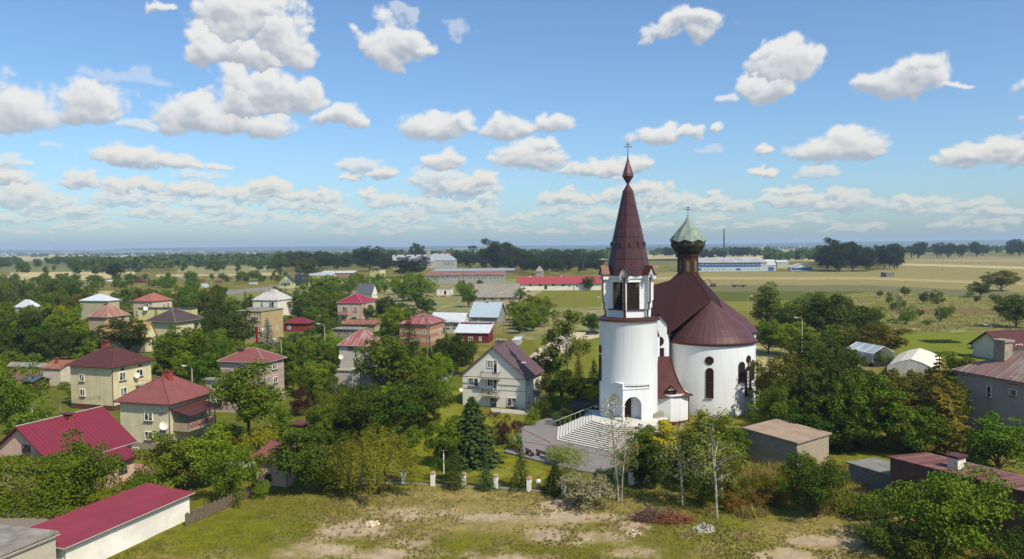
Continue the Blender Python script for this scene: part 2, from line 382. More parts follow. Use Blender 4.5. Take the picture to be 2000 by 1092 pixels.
# the far plain: a patchwork of strips, meadows and woods
pl = sstep(Y, 1150, 1500)
a_ = 0.35; px_ = (X*math.cos(a_)+Y*math.sin(a_)); py_ = (-X*math.sin(a_)+Y*math.cos(a_))
cw = np.where(Y < 5000, 420., 900.); ch = np.where(Y < 5000, 190., 520.)
ix = np.floor(px_/cw+0.6*fbm(px_/900, py_/900, 2, 41)).astype(int); iy = np.floor(py_/ch+0.5*fbm(px_/700, py_/700, 2, 42)).astype(int)
hsh = ((ix*73856093) ^ (iy*19349663)) & 1023; hv = hsh/1023.0
wood = fbm(X/2600, Y/1900, 4, 43)+0.42*sstep(Y, 2500, 6000)
PC = np.where((hv < .36)[:, None], STRAW*.95, np.where((hv < .7)[:, None], np.array([.12, .15, .05]), np.array([.17, .16, .07])))
wf = (wood+0.8*(hv-0.5)*(hv > 0.45) > 0.16)
PC = np.where(wf[:, None], np.array([.028, .05, .022]), PC)
keep = np.zeros(len(X), bool)
for p in ([(0,499),(200,497),(240,520),(0,520)], [(1700,497),(2100,490),(2100,585),(1700,566)], [(540,497),(940,497),(940,508),(540,508)], [(1500,500),(1760,500),(1760,512),(1500,512)]):
    keep |= inpoly(X, Y, [tuple(G(*q)[:2]) for q in p])
C = np.where(((pl > .5) & ~keep)[:, None], PC*(1+.25*nS[:, None]), C)
Wn = len(sgrid); ii = np.arange(len(ys)-1)[:, None]*Wn+np.arange(Wn-1)[None]
FC = np.stack([ii, ii+1, ii+Wn+1, ii+Wn], -1).reshape(-1, 4)
ground = npmesh("ground", np.stack([X, Y, Z], 1), FC, attrmat("ground", .95, .38, 2.2, .6, .12), smooth=True)
grn = np.clip((C[:, 1]-C[:, 0])/(C[:, 1]+.001)*4, 0, 1)[:, None]; C = C*(1-grn)+C*np.array([1.25, .95, .55])*grn; settint(ground, np.clip(C, 0.008, 0.9)); tag(ground, kind='structure')
# roads and paved sheets
def sheet(name, px, z, m, world=False):
    P = [tuple(G(*p)[:2]) for p in px] if not world else px
    b = MB(); b.prism(P, -0.3, z); o = b.build(name, m); tag(o, kind='structure'); return o
M_sand = plain("sandy_road", (.50,.44,.34), .95, .15, .5)
M_asph = plain("asphalt", (.10,.10,.105), .9, .15, 1.2)
M_pave = brickmat("paving", (.29,.25,.21), (.17,.15,.13), .2, .1, (.25,.22,.19), msize=.008)
sheet("sandy_road", [(1018,712),(1062,716),(1100,690),(1130,668),(1172,658),(1180,648),(1110,650),(1070,668)], .25, M_sand)
sheet("church_path", [(1060,826),(1100,812),(1128,808),(1172,800),(1185,782),(1172,777),(1128,783),(1100,798),(1080,800),(1075,812)], .22, M_asph)
PLZ = [(985,885),(1030,897),(1075,909),(1130,922),(1200,932),(1262,922),(1300,900),(1300,860),(1190,800),(1150,812),(1100,810),(1060,822),(1018,838),(1000,862)]
def pavm():
    m, nt, b = nodes("plaza_paving"); oc = objco(nt)
    t = nt.nodes.new("ShaderNodeTexBrick"); nt.links.new(oc, t.inputs['Vector'])
    t.inputs['Color1'].default_value = (.25,.235,.215,1); t.inputs['Color2'].default_value = (.21,.20,.185,1); t.inputs['Mortar'].default_value = (.14,.12,.1,1)
    t.inputs['Scale'].default_value = 1; t.inputs['Brick Width'].default_value = .2; t.inputs['Row Height'].default_value = .1; t.inputs['Mortar Size'].default_value = .008
    c = mixc(nt, ramp(nt, noise(nt, oc, .35, 6), .35, .7), t.outputs[0], (.19,.17,.15)); nt.links.new(c, b.inputs['Base Color']); b.inputs['Roughness'].default_value = .9; return m
sheet("plaza", PLZ, .24, pavm())
M_red = plain("red_paving_band", (.17,.075,.055), .9, .15)
b = MB()
for (p, q) in (((1000,862),(1110,880)),((1018,840),(1075,868)),((1085,872),(1210,900))):
    A, B = G(*p), G(*q); d = (B-A).normalized(); n = Vector((-d.y, d.x, 0))*.12
    b.face([(*(A-n)[:2], .246), (*(B-n)[:2], .246), (*(B+n)[:2], .246), (*(A+n)[:2], .246)])
tag(b.build("paving_band", M_red), kind='structure')
sheet("yard_paving", [(-60,1000),(60,1000),(118,1030),(118,1060),(-60,1075)], .2, brickmat("yard_bricks", (.36,.28,.22), (.22,.18,.15), .4, .2))
sheet("pink_paving", [(225,940),(262,908),(300,912),(306,930),(262,955),(232,958)], .2, brickmat("pink_bricks", (.36,.20,.17), (.25,.16,.14), .3, .15))
sheet("church_road", [(1474,722),(1590,730),(1590,739),(1474,733)], .2, M_sand)
sheet("country_road", [(405,574),(470,566),(560,556),(560,562),(480,571),(420,579)], .15, plain("old_asphalt", (.22,.22,.23), .9, .1))
sheet("house_terrace", [(960,806),(1030,812),(1075,795),(1062,788),(1030,803),(958,799)], .18, plain("terrace_concrete", (.42,.40,.36), .9, .1))
sheet("garden_path", [(440,905),(540,905),(520,918),(430,912)], .18, plain("garden_concrete", (.36,.35,.33), .9, .1))
sheet("farm_yard", [(800,745),(872,748),(888,728),(830,726)], .18, M_conc)
# ---------------------------------------------------------------- clouds on the sky dome (lit cumulus, far outside the air box)
az = np.arange(-64, 64.01, 0.085)*math.pi/180; el = np.concatenate([np.arange(0.12, 3, 0.05), np.arange(3, 30, 0.085), np.arange(30, 50, .5)])*math.pi/180
EE, AA = np.meshgrid(el, az, indexing='ij'); A, E = AA.ravel(), EE.ravel()
def az_el(u, v): d = ray(u, v); return math.atan2(d.x, d.y), math.asin(d.z)
CL = [(480,30,95,58),(430,92,62,44),(545,70,62,58),(500,108,55,26),(500,15,80,40),(560,90,45,30),(325,4,34,12),(40,212,75,46),(178,198,62,42),(205,205,35,22),(250,150,88,15,.35),
 (520,172,95,54),(470,200,70,38),(388,222,88,42),(470,236,115,30),(585,185,50,40),(285,240,38,14,.7),(655,230,66,24),(700,236,36,16),(770,78,72,52),(822,100,48,30),(725,75,45,28),(785,24,32,14,.5),(900,58,30,26,.45),
 (1345,44,85,20),(1380,36,52,20),(1290,55,40,12,.8),(1350,44,70,34),(1320,50,50,26),(1530,122,68,42),(1500,165,60,32),(1495,105,30,28),(1412,190,32,14,.8),(1765,152,72,38),(1718,160,55,26),(1845,165,45,10),(1790,135,40,22),
 (850,248,80,30),(900,240,42,24),(1000,246,70,24),(1085,242,45,24),(1292,262,70,20),(1405,258,14,12),(1350,262,30,12),(1612,290,88,25),(1665,280,68,32),(1490,291,22,13),(1905,300,78,24),(1965,290,45,26),(2030,300,60,25),
 (1035,303,80,32),(1060,285,40,18),(1180,326,100,22),(1240,322,42,20),(865,314,46,22),(245,302,75,24),(320,314,80,15),(430,322,28,8),(700,320,50,17,.8),(745,335,34,16),(690,345,28,9),
 (160,350,36,18),(45,382,60,30),(10,345,50,14),(20,312,34,12,.7),(1495,335,30,12),(1600,335,42,13,.7),(1390,290,32,9,.4),(900,362,88,30),(850,345,60,24,.8),(940,350,38,22),
 (525,366,56,22),(480,378,60,18),(560,380,50,14),(280,360,42,16),(230,365,30,20),(370,370,60,18),(390,340,50,10,.6),(620,385,60,18),(630,378,20,12),(720,380,20,18),(760,392,50,14),
 (1110,385,42,20),(1140,393,35,12),(1260,368,60,16),(1290,390,70,18),(1350,395,60,18),(1395,380,14,7),(1545,372,45,12),(1560,392,80,14),(1660,395,34,24),(1620,400,60,14),(1770,405,50,14),(1780,388,26,8),(1940,412,70,10),
 (1190,385,50,14),(1400,405,60,10),(150,412,34,18),(70,400,50,12),(1215,345,24,8,.7),(105,284,18,8,.4),(2100,150,80,40),(-90,150,90,40),(2120,240,90,30),(-80,330,90,26),(2150,370,100,20),(-150,240,80,30)]
cr = random.Random(5)
for row, (v0, n, w0, h0) in enumerate(((386,20,46,13),(398,30,40,12),(410,36,34,10),(422,42,30,8),(432,46,28,6.5),(441,46,24,5),(449,30,24,4))):
    for i in range(n):
        u = cr.uniform(-350, 2350)
        if u > 1500 and cr.random() < .45: continue
        CL.append((u, v0+cr.uniform(-6, 6), w0*cr.uniform(.5, 1.5), h0*cr.uniform(.6, 1.4), .85))
def cloudfield(A, E):
    k = sstep(E, .05, .17)
    def two(o, sd, gain, bil=False, f=1.0): return fbm(A*13*f+sd, E*15*f, o, sd, gain, bil)*k+fbm(A*30*f+sd, E*58*f, o, sd+3, gain, bil)*(1-k)
    w1 = two(5, 60, .5, f=1.6); w2 = two(5, 70, .5, f=1.6); bl = two(6, 80, .5, True, 1.7)
    sc = np.clip(E*0.16+.006, .006, .05)
    a = A+w1*sc*.75; e = E+w2*sc*0.6
    H = np.full(A.shape, -1.0); T = np.zeros(A.shape); D = np.zeros(A.shape)
    for c in CL:
        ca, ce = az_el(c[0], c[1]); w = c[2]/F; h = c[3]/F; st = c[4] if len(c) > 4 else 1.0
        s = (np.abs(E-ce) < 2.2*h+.02) & (np.abs(A-ca) < 1.8*w+.03)
        if not s.any(): continue
        dx = (a[s]-ca)/w; dy = (e[s]-(ce-h*.25))/h; dyy = np.where(dy < 0, dy*1.35, dy*.82)
        hh = 1-dx*dx-dyy*dyy
        Hs = H[s]; up = hh > Hs; Hs[up] = hh[up]; H[s] = Hs
        Ts = T[s]; Ts[up] = dy[up]; T[s] = Ts; Ds = D[s]; Ds[up] = st; D[s] = Ds
    return H+bl*.75+w1*.2-.04, T, D, bl
H, T, D, bl = cloudfield(A, E)
da = .006; H2, T2, _, bl2 = cloudfield(A+da*.6, E+da)
alpha = sstep(H, -0.06, 0.56)*np.where(D > 0, D, 0)*(.97)
lit = np.clip((H-H2)*1.3, -1, 1)
t = np.clip(.55+.50*np.clip(T, -1, 1)+.42*lit-.14*sstep(H, .5, 1.2), 0, 1)
t = np.clip(t+(1-np.clip(D, 0, 1))*.35, 0, 1); soft = sstep(t, .05, .95)[:, None]
warm = sstep(-E, -.16, -.03)[:, None]
top = np.array([.86, .86, .84])*(1-warm)+np.array([.86, .80, .68])*warm
bot = np.array([.44, .48, .54])*(1-warm)+np.array([.38, .46, .55])*warm
Cc = bot*(1-soft)+top*soft
alpha = alpha*(.55+.45*sstep(E, .005, .10))
Cc = np.concatenate([Cc, alpha[:, None]], 1)
Rd = 60000.0
Vc = np.stack([np.sin(A)*np.cos(E), np.cos(A)*np.cos(E), np.sin(E)], 1)*Rd; Vc[:, 2] += CH
Wn = len(az); ii = np.arange(len(el)-1)[:, None]*Wn+np.arange(Wn-1)[None]
m = bpy.data.materials.new("sky_clouds"); m.use_nodes = True; nt = m.node_tree; nt.nodes.clear()
at = nt.nodes.new("ShaderNodeAttribute"); at.attribute_name = "tint"; em = nt.nodes.new("ShaderNodeEmission"); tr = nt.nodes.new("ShaderNodeBsdfTransparent")
mxs = nt.nodes.new("ShaderNodeMixShader"); ou = nt.nodes.new("ShaderNodeOutputMaterial")
nt.links.new(at.outputs['Color'], em.inputs[0]); nt.links.new(at.outputs['Alpha'], mxs.inputs[0]); nt.links.new(tr.outputs[0], mxs.inputs[1]); nt.links.new(em.outputs[0], mxs.inputs[2]); nt.links.new(mxs.outputs[0], ou.inputs[0])
m.cycles.emission_sampling = 'NONE'
FCc = np.stack([ii, ii+Wn, ii+Wn+1, ii+1], -1).reshape(-1, 4)
keepf = (alpha[FCc].max(1) > 0.002); FCc = FCc[keepf]
dome = npmesh("sky", Vc, FCc, m, smooth=True); settint(dome, Cc); tag(dome, kind='structure')
# the air
mh = bpy.data.materials.new("air"); mh.use_nodes = True; nt = mh.node_tree; nt.nodes.clear()
pv = nt.nodes.new("ShaderNodeVolumePrincipled"); ou = nt.nodes.new("ShaderNodeOutputMaterial"); nt.links.new(pv.outputs[0], ou.inputs['Volume'])
pv.inputs['Color'].default_value = (.62, .82, 1.0, 1); pv.inputs['Density'].default_value = 1.05e-4; pv.inputs['Anisotropy'].default_value = 0.0
air = MB().box(-40000, 40000, -1500, 31000, -2.0, 110.0).build("haze", mh); tag(air, kind='stuff')
# ---------------------------------------------------------------- the church
def wallmat():
    m, nt, b = nodes("church_render"); oc = objco(nt)
    c = mixc(nt, ramp(nt, noise(nt, objco(nt, (1, 1, .3)), .35, 7, .7), .35, .75), (.78,.77,.74), (.70,.69,.66))
    c = mixc(nt, mth(nt, 'MULTIPLY', ramp(nt, noise(nt, objco(nt, (1.6, 1.6, .12)), 1.0, 5, .7), .52, .75), .5), c, (.50,.48,.44))
    sp = nt.nodes.new("ShaderNodeSeparateXYZ"); nt.links.new(oc, sp.inputs[0])
    low = ramp(nt, sp.outputs[2], 2.2, 0.0)
    c = mixc(nt, mth(nt, 'MULTIPLY', mth(nt, 'MULTIPLY', low, noise(nt, oc, 1.1, 5)), .7), c, (.45,.43,.39))
    nt.links.new(c, b.inputs['Base Color']); b.inputs['Roughness'].default_value = .85; bump(nt, b, noise(nt, oc, 5, 4), .25, .03); return m
M_cw = wallmat()
def radroof(name, c, spk, zper, wear=.2, rough=.36):
    m, nt, b = nodes(name); tc = nt.nodes.new("ShaderNodeTexCoord"); sp = nt.nodes.new("ShaderNodeSeparateXYZ"); nt.links.new(tc.outputs['Object'], sp.inputs[0])
    an = mth(nt, 'ARCTAN2', sp.outputs[1], sp.outputs[0]); fr = mth(nt, 'FRACT', mth(nt, 'MULTIPLY', an, spk/(2*math.pi)))
    h = mth(nt, 'LESS_THAN', fr, .09)
    if zper:
        h = mth(nt, 'MAXIMUM', h, mth(nt, 'LESS_THAN', mth(nt, 'FRACT', mth(nt, 'DIVIDE', sp.outputs[2], zper)), .07))
    base = mixc(nt, ramp(nt, noise(nt, tc.outputs['Object'], .8, 6), .35, .7), c, tuple(x*(1+wear*1.6) for x in c))
    # each sheet of the cladding differs a little
    fl = mth(nt, 'FLOOR', mth(nt, 'MULTIPLY', an, spk/(2*math.pi))); wn_ = nt.nodes.new("ShaderNodeTexWhiteNoise"); wn_.noise_dimensions = '2D'
    cb = nt.nodes.new("ShaderNodeCombineXYZ"); nt.links.new(fl, cb.inputs[0])
    if zper: nt.links.new(mth(nt, 'FLOOR', mth(nt, 'DIVIDE', sp.outputs[2], zper)), cb.inputs[1])
    nt.links.new(cb.outputs[0], wn_.inputs[0]); base = mixc(nt, mth(nt, 'MULTIPLY', wn_.outputs[0], .45), base, tuple(x*1.7 for x in c))
    nt.links.new(mixc(nt, mth(nt, 'MULTIPLY', h, .6), base, tuple(x*.25 for x in c)), b.inputs['Base Color'])
    b.inputs['Roughness'].default_value = rough; b.inputs['Specular IOR Level'].default_value = .3; b.inputs['Metallic'].default_value = .12; bump(nt, b, h, .6, .05); return m
MAR = (.060, .024, .025)
M_spire = radroof("spire_copper", MAR, 24, 1.62); M_cone = radroof("apse_roof_sheet", (.078,.034,.033), 44, 0, .25, .55)
M_onion = radroof("onion_sheet", (.10,.042,.045), 12, 0); M_big = roofmat("nave_roof_sheet", (.036,.012,.013), .6, 0, wear=.15, rough=.6)
M_trim = plain("church_trim", (.075,.032,.028), .4, .15, 2, metal=.2)
M_tile = roofmat("annex_tile", (.13,.048,.042), .28, .32, wear=.25, rough=.45)
M_green = plain("copper_patina", (.19,.26,.24), .6, .2, .8, c2=(.27,.34,.31), streak=True)
M_oxid = plain("dark_copper", (.045,.05,.042), .45, .4, 1.5, c2=(.085,.09,.07), metal=.3)
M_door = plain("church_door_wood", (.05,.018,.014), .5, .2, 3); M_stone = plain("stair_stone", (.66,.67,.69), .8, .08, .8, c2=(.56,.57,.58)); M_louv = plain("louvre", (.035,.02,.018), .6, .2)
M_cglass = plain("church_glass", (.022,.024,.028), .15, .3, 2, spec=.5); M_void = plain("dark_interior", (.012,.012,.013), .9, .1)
church = empty("church", (17.6, 115.0, 0)); tag(church, 'white round-walled church with maroon roofs, tall pointed bell tower and green onion dome', 'church')
CHX, CHY = 17.6, 115.0
def L(p): return Vector((p[0]-CHX, p[1]-CHY, p[2] if len(p) > 2 else 0))
def cb(mb, name, m, smooth=False, parent=None): return mb.build(name, m, parent or church, smooth)
vd = math.atan2(CHX, CHY)                                   # direction of sight to the tower
def tp(azd, r, z=0.0):                                      # azd: degrees to the right of the side turned to us
    a = math.radians(azd)+0; th = -math.pi/2-vd+a
    return (r*math.cos(th), r*math.sin(th), z)
def th_of(azd): return -math.pi/2-vd+math.radians(azd)
TR = 4.38; PZ = 2.2
K0, K1 = -66, 44
mb = MB()
mb.lathe([(TR, 7.55), (TR, 16.75), (TR+.02, 16.8)], 72)
mb.lathe([(TR, 0), (TR, 7.55)], 60, a0=th_of(K1), a1=th_of(K0)+2*math.pi)
KP = tp(-9, TR*1.16)
# relief bands over the porch and the porch ceiling
PL, PR = tp(K0, TR*1.0), tp(K1, TR*1.0)
n0 = 14
arcL = [tp(K0+(K1-K0)*i/n0, TR*.995) for i in range(n0+1)]
mb.prism([p[:2] for p in arcL]+[tp(0, .6)[:2]], 7.35, 7.56)
cb(mb, "tower", M_cw, True)
def archwall(P, Q, z0, z1, ops, th, mname, mb):
    """vertical wall from P to Q (2D, local) with arched openings (u0,u1,spring,seg) as fractions of the length"""
    P = Vector(P[:2]); Q = Vector(Q[:2]); Lg = (Q-P).length; d = (Q-P)/Lg; n = Vector((d.y, -d.x))
    def pt(u, z, k): q = P+d*u+n*(-th*k); return (q.x, q.y, z)
    cuts = [0]
    for (a, b_, spring, top) in ops: cuts += [a, b_]
    cuts.append(Lg)
    for i in range(0, len(cuts), 2):
        a, b_ = cuts[i], cuts[i+1]
        if b_-a > .01:
            b0 = len(mb.v); mb.v += [pt(a, z0, 0), pt(b_, z0, 0), pt(b_, z0, 1), pt(a, z0, 1), pt(a, z1, 0), pt(b_, z1, 0), pt(b_, z1, 1), pt(a, z1, 1)]
            for q in ((0,3,2,1),(4,5,6,7),(0,1,5,4),(1,2,6,5),(2,3,7,6),(3,0,4,7)): mb.f.append(tuple(b0+x for x in q)); mb.mi.append(mb.cur)
    for (a, b_, spring, top) in ops:
        N = 12; arc = []
        for i in range(N+1):
            t = math.pi*(1-i/N); arc.append(((a+b_)/2+(b_-a)/2*math.cos(t), spring+(top-spring)*math.sin(t)))
        for i in range(N):
            (u0, h0), (u1, h1) = arc[i], arc[i+1]
            for k in (0, 1): mb.face([pt(u0, h0, k), pt(u1, h1, k), pt(u1, z1, k), pt(u0, z1, k)])
            mb.face([pt(u0, h0, 0), pt(u1, h1, 0), pt(u1, h1, 1), pt(u0, h0, 1)])
        mb.face([pt(a, z1, 0), pt(b_, z1, 0), pt(b_, z1, 1), pt(a, z1, 1)])
mb = MB(); KL = tp(K0, TR*1.02); KR = tp(K1, TR*1.02)
lenL = (Vector(KP[:2])-Vector(KL[:2])).length; lenR = (Vector(KR[:2])-Vector(KP[:2])).length
archwall(KL, KP, PZ, 7.6, [(lenL*.30, lenL-.22, 4.4, 6.1)], .32, '', mb)
archwall(KP, KR, PZ, 6.9, [(.22, lenR*.70, 4.3, 5.75)], .32, '', mb)
cb(mb, "porch_wall", M_cw)
mb = MB()
mb.prism([KL[:2], tuple(Vector(KP[:2])*1.03), tp(-9, TR*.9)[:2], tp(K0+10, TR*.9)[:2]], 7.6, 7.78)
mb.prism([tuple(Vector(KP[:2])*1.03), tuple(Vector(KR[:2])*1.03), tp(K1-6, TR*.9)[:2], tp(-9, TR*.9)[:2]], 6.9, 7.1)
cb(mb, "porch_cornice", M_cw)
mb = MB(); c0 = (KP[0]*.97, KP[1]*.97); mb.lathe([(.3, PZ), (.3, PZ+.2), (.22, PZ+.3), (.22, 4.2), (.33, 4.35), (.33, 4.5)], 14, c0, cap=True); cb(mb, "porch_column", M_cw, True)
mb = MB()                                                   # inside of the porch
arcI = [tp(K0+4, TR*.97), tp(-50, TR*.62), tp(-22, TR*.52)]; arcJ = [tp(12, TR*.52), tp(34, TR*.7), tp(K1-3, TR*.97)]
for a_, b_ in ((arcI[0], arcI[1]), (arcI[1], arcI[2]), (arcI[2], arcJ[0]), (arcJ[0], arcJ[1]), (arcJ[1], arcJ[2])):
    mb.face([(a_[0], a_[1], PZ), (b_[0], b_[1], PZ), (b_[0], b_[1], 7.4), (a_[0], a_[1], 7.4)])
cb(mb, "porch_back_wall", M_cw)
A_, B_ = Vector(arcI[2]), Vector(arcJ[0]); d = (B_-A_).normalized(); nn = Vector((d.y, -d.x, 0))
dr = None
for k in (0, 1):
    mb = MB(); s0 = A_+d*((B_-A_).length*(.03+.47*k)); w = (B_-A_).length*.45
    P = [(s0+nn*.06), (s0+d*w+nn*.06)]
    mb.face([(P[0].x, P[0].y, PZ), (P[1].x, P[1].y, PZ), (P[1].x, P[1].y, 5.3), (P[0].x, P[0].y, 5.3)])
    mid = (P[0]+P[1])/2+Vector((0, 0, (PZ+5.3)/2)); mb.obox((mid.x, mid.y, (PZ+5.3)/2), d*(w/2), nn*.05, (0, 0, 1.55))
    for zz in (3.0, 4.4): mb.obox((mid.x+nn.x*.06, mid.y+nn.y*.06, zz), d*(w*.32), nn*.03, (0, 0, .5))
    dr = cb(mb, "door", M_door)
# cornice of the tower
mb = MB(); mb.lathe([(TR-.6, 17.35), (TR+.28, 16.98), (TR+.32, 16.75), (TR+.02, 16.7)], 72); cb(mb, "tower_cornice", M_trim, True)
# belfry: hexagon with piers, louvres, gablets
HC = [tp(-8+60*k, 3.45) for k in range(6)]
mb = MB()
mb.prism([tp(-8+60*k, 3.25)[:2] for k in range(6)], 17.0, 18.35)
for k in range(6):
    a, b_ = Vector(tp(-8+60*k, 3.3)), Vector(tp(-8+60*(k+1), 3.3)); d = (b_-a).normalized(); n = Vector((d.y, -d.x, 0)); Lg = (b_-a).length
    lo, hi = (.06, .70) if k % 2 == 0 else (.30, .94)
    for u0, u1 in ((0, lo), (hi, 1)):
        c = a+d*(Lg*(u0+u1)/2); mb.obox((c.x-n.x*.15, c.y-n.y*.15, 20.45), d*(Lg*(u1-u0)/2), n*.15, (0, 0, 2.1))
    c = (a+b_)/2; mb.obox((c.x-n.x*.1, c.y-n.y*.1, 22.85), d*(Lg*.53), n*.22, (0, 0, .32)); mb.obox((c.x-n.x*.02, c.y-n.y*.02, 23.3), d*(Lg*.57), n*.34, (0, 0, .2))
cb(mb, "belfry_wall", M_cw)
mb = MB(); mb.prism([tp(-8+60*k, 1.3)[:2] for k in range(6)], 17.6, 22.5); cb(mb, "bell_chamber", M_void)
mb = MB()
mb.prism([tp(-8+60*k, 3.5)[:2] for k in range(6)], 18.35, 18.5); cb(mb, "belfry_sill", M_trim)
for k in range(6):
    mb = MB(); a, b_ = Vector(tp(-8+60*k, 3.12)), Vector(tp(-8+60*(k+1), 3.12)); d = (b_-a).normalized(); n = Vector((d.y, -d.x, 0)); Lg = (b_-a).length
    lo, hi = (.06, .70) if k % 2 == 0 else (.30, .94); c = a+d*(Lg*(lo+hi)/2)
    for i in range(15):
        mb.obox((c.x, c.y, 18.65+i*.262), d*(Lg*(hi-lo)/2), n*.10-Vector((0, 0, .08)), (0, 0, .02))
    cb(mb, "louvre", M_louv)
for k in range(6):
    mb = MB(); a = math.radians(-8+60*k); th = th_of(-8+60*k); r = Vector((math.cos(th), math.sin(th), 0)); t = Vector((-r.y, r.x, 0))
    for z0, z1, e in ((19.6, 23.6, 4.02), (18.5, 19.6, 3.82), (17.0, 18.5, 3.6)):
        c = r*((3.1+e)/2); mb.obox((c.x, c.y, (z0+z1)/2), r*((e-3.1)/2), t*.24, (0, 0, (z1-z0)/2))
    pier = cb(mb, "pier", M_cw)
    mb = MB()
    for z0, z1, e in ((19.4, 23.3, 4.05), (18.4, 19.5, 3.85), (17.2, 18.4, 3.63)): mb.obox((r.x*e, r.y*e, (z0+z1)/2), r*.04, t*.17, (0, 0, (z1-z0)/2))
    cb(mb, "pier_flashing", M_trim, parent=pier)
    mb = MB()                                                # gablet: white house-shaped head with its own little roof
    for e0, e1, hw, zb, zt, zp in ((3.0, 4.22, .66, 22.9, 23.8, 24.95),):
        P = lambda s, z, e: (r.x*e+t.x*s, r.y*e+t.y*s, z)
        f = [P(-hw, zb, e1), P(-hw+.18, zb, e1), P(-hw+.3, zt-.2, e1), P(0, zt+.1, e1), P(hw-.3, zt-.2, e1), P(hw-.18, zb, e1), P(hw, zb, e1), P(hw, zt, e1), P(0, zp-.12, e1), P(-hw, zt, e1)]
        bk = [P(-hw, zb, e0), P(-hw+.18, zb, e0), P(-hw+.3, zt-.2, e0), P(0, zt+.1, e0), P(hw-.3, zt-.2, e0), P(hw-.18, zb, e0), P(hw, zb, e0), P(hw, zt, e0), P(0, zp-.12, e0), P(-hw, zt, e0)]
        for i in range(4):
            mb.face([f[i] if i else f[0], f[i+1], f[9-i-1] if 9-i-1 > i+1 else f[i+1], f[9-i]][:4]) if 9-i-1 > i+1 else None
        mb.face([f[3], f[4], f[7], f[8], f[9], f[2]]) if False else None
        for i in range(10): j = (i+1) % 10; mb.face([f[i], f[j], bk[j], bk[i]])
        for q in ((0,1,2,9),(2,3,8,9),(3,4,7,8),(4,5,6,7)): mb.face([f[x] for x in q]); mb.face([bk[x] for x in q])
    g = cb(mb, "gablet", M_cw)
    mb = MB(); e1 = 4.42; e0 = 2.6; hw = .84
    for s in (-1, 1):
        q = [P(s*hw, 23.68, e1), P(0, 25.0, e1), P(0, 25.0, e0), P(s*hw, 23.68, e0)]; q2 = [(x, y, z-.13) for x, y, z in q]
        mb.face(q); mb.face(q2)
        for i in range(4): mb.face([q[i], q[(i+1) % 4], q2[(i+1) % 4], q2[i]])
    cb(mb, "gablet_roof", M_trim, parent=g)
# spire, neck, onion and cross
mb = MB(); N = 12
pr = [(3.45, 23.5), (3.42, 23.7), (2.95, 26.2), (2.4, 28.9), (.78, 36.2), (.18, 37.15)]
mb.lathe(pr, 12, a0=th_of(-8), a1=th_of(-8)+2*math.pi); cb(mb, "spire", M_spire)
mb = MB(); mb.lathe([(.17, 37.1), (.22, 37.35), (.86, 38.35), (.80, 38.75), (.28, 40.4), (.09, 41.2)], 8, a0=th_of(-8), a1=th_of(-8)+2*math.pi, cap=True); cb(mb, "spire_finial", M_onion)
for k in range(12):
    mb = MB(); th = th_of(-8+30*k+15); r = Vector((math.cos(th), math.sin(th), 0)); t = Vector((-r.y, r.x, 0)); R_ = 2.55; c = r*R_
    mb.obox((c.x, c.y, 28.2), r*.12+Vector((0, 0, -.1)), t*.1, (0, 0, .28)) if k % 1 == 0 else None
    cb(mb, "spire_vent", M_oxid)
def cross(px, py, z, H, name="cross"):
    mb = MB(); mb.tube([(px, py, z), (px, py, z+H)], [.07, .045], 6); mb.lathe([(.01, z+.15), (.14, z+.3), (.01, z+.45)], 8, (px, py))
    for zz, w, sl in ((z+H*.70, .62, 0), (z+H*.86, .3, 0)): mb.obox((px, py, zz), (w, 0, sl), (0, .05, 0), (0, 0, .06))
    return cb(mb, name, M_gilt)
M_gilt = plain("weathered_iron", (.16,.16,.15), .45, .2, 4, metal=.5)
cross(0, 0, 41.1, 2.4)
# main hall -----------------------------------------------------------
HX, HY = 32.0-CHX, 138.0-CHY
HALLZ = 0
A1 = L((34.1,130.0,18.4)); A2 = L((38.2,140.2,18.1)); A3 = L((30.0,146.0,18.0)); A4 = L((24.2,136.2,18.2))
Nn = L((22.6,121.8,21.5)); Cc_ = Vector((HX, HY, 22.9))
V1 = L((25.0,121.6,13.6)); V2 = L((38.6,133.0,12.6)); V3 = L((36.6,145.0,12.6)); V4 = L((25.2,141.8,12.6)); V5 = L((18.2,125.6,13.6))
N2 = L((17.9,119.0,21.2)); W1 = L((21.6,117.0,13.6)); W5 = L((14.6,119.2,13.6))
mb = MB(); lr = 1.75
def lt(p): q = (p-Cc_); q.z = 0; q.normalize(); return Cc_+q*lr
for a, b_ in ((A1, V2), (V2, A2), (A2, V3), (V3, A3), (A3, V4), (V4, A4), (A4, V5)):
    la, lb = lt(a), lt(b_); mb.face([la, a, b_, lb])
ln = lt(Nn); l1 = lt(A1); l4 = lt(A4)
mid = (ln+Nn)/2-Vector((0, 0, .35))
mb.face([ln, mid, V1]); mb.face([mid, Nn, V1]); mb.face([ln, V1, A1, l1]) ; mb.face([mid, ln, V5]); mb.face([Nn, mid, V5]); mb.face([ln, l4, A4, V5])
mb.face([Nn, N2, W1, V1]); mb.face([N2, Nn, V5, W5]); mb.face([N2, W5, W1])
cb(mb, "nave_roof", M_big)
mb = MB()
for p, q in ((lt(A1)+Vector((0,0,.02)), A1), (A1, V1+Vector((0,0,.05))), (ln, mid), (mid, Nn)):
    mb.tube([p+Vector((0,0,.03)), q+Vector((0,0,.03))], .07, 5)
cb(mb, "roof_ridge", M_trim)
mb = MB()
ring = [W1, V1, L((26.9,129.5)), L((38.6,133)), L((38.5,143)), L((36.6,145.0)), L((25.2,141.8)), L((18.2,125.6)), W5]
mb.prism([(p.x, p.y) for p in ring], 0, 13.6-.9); mb.prism([(W1.x, W1.y), (V1.x, V1.y), (V5.x, V5.y), (W5.x, W5.y)], 12.7, 13.55); cb(mb, "nave_wall", M_cw)
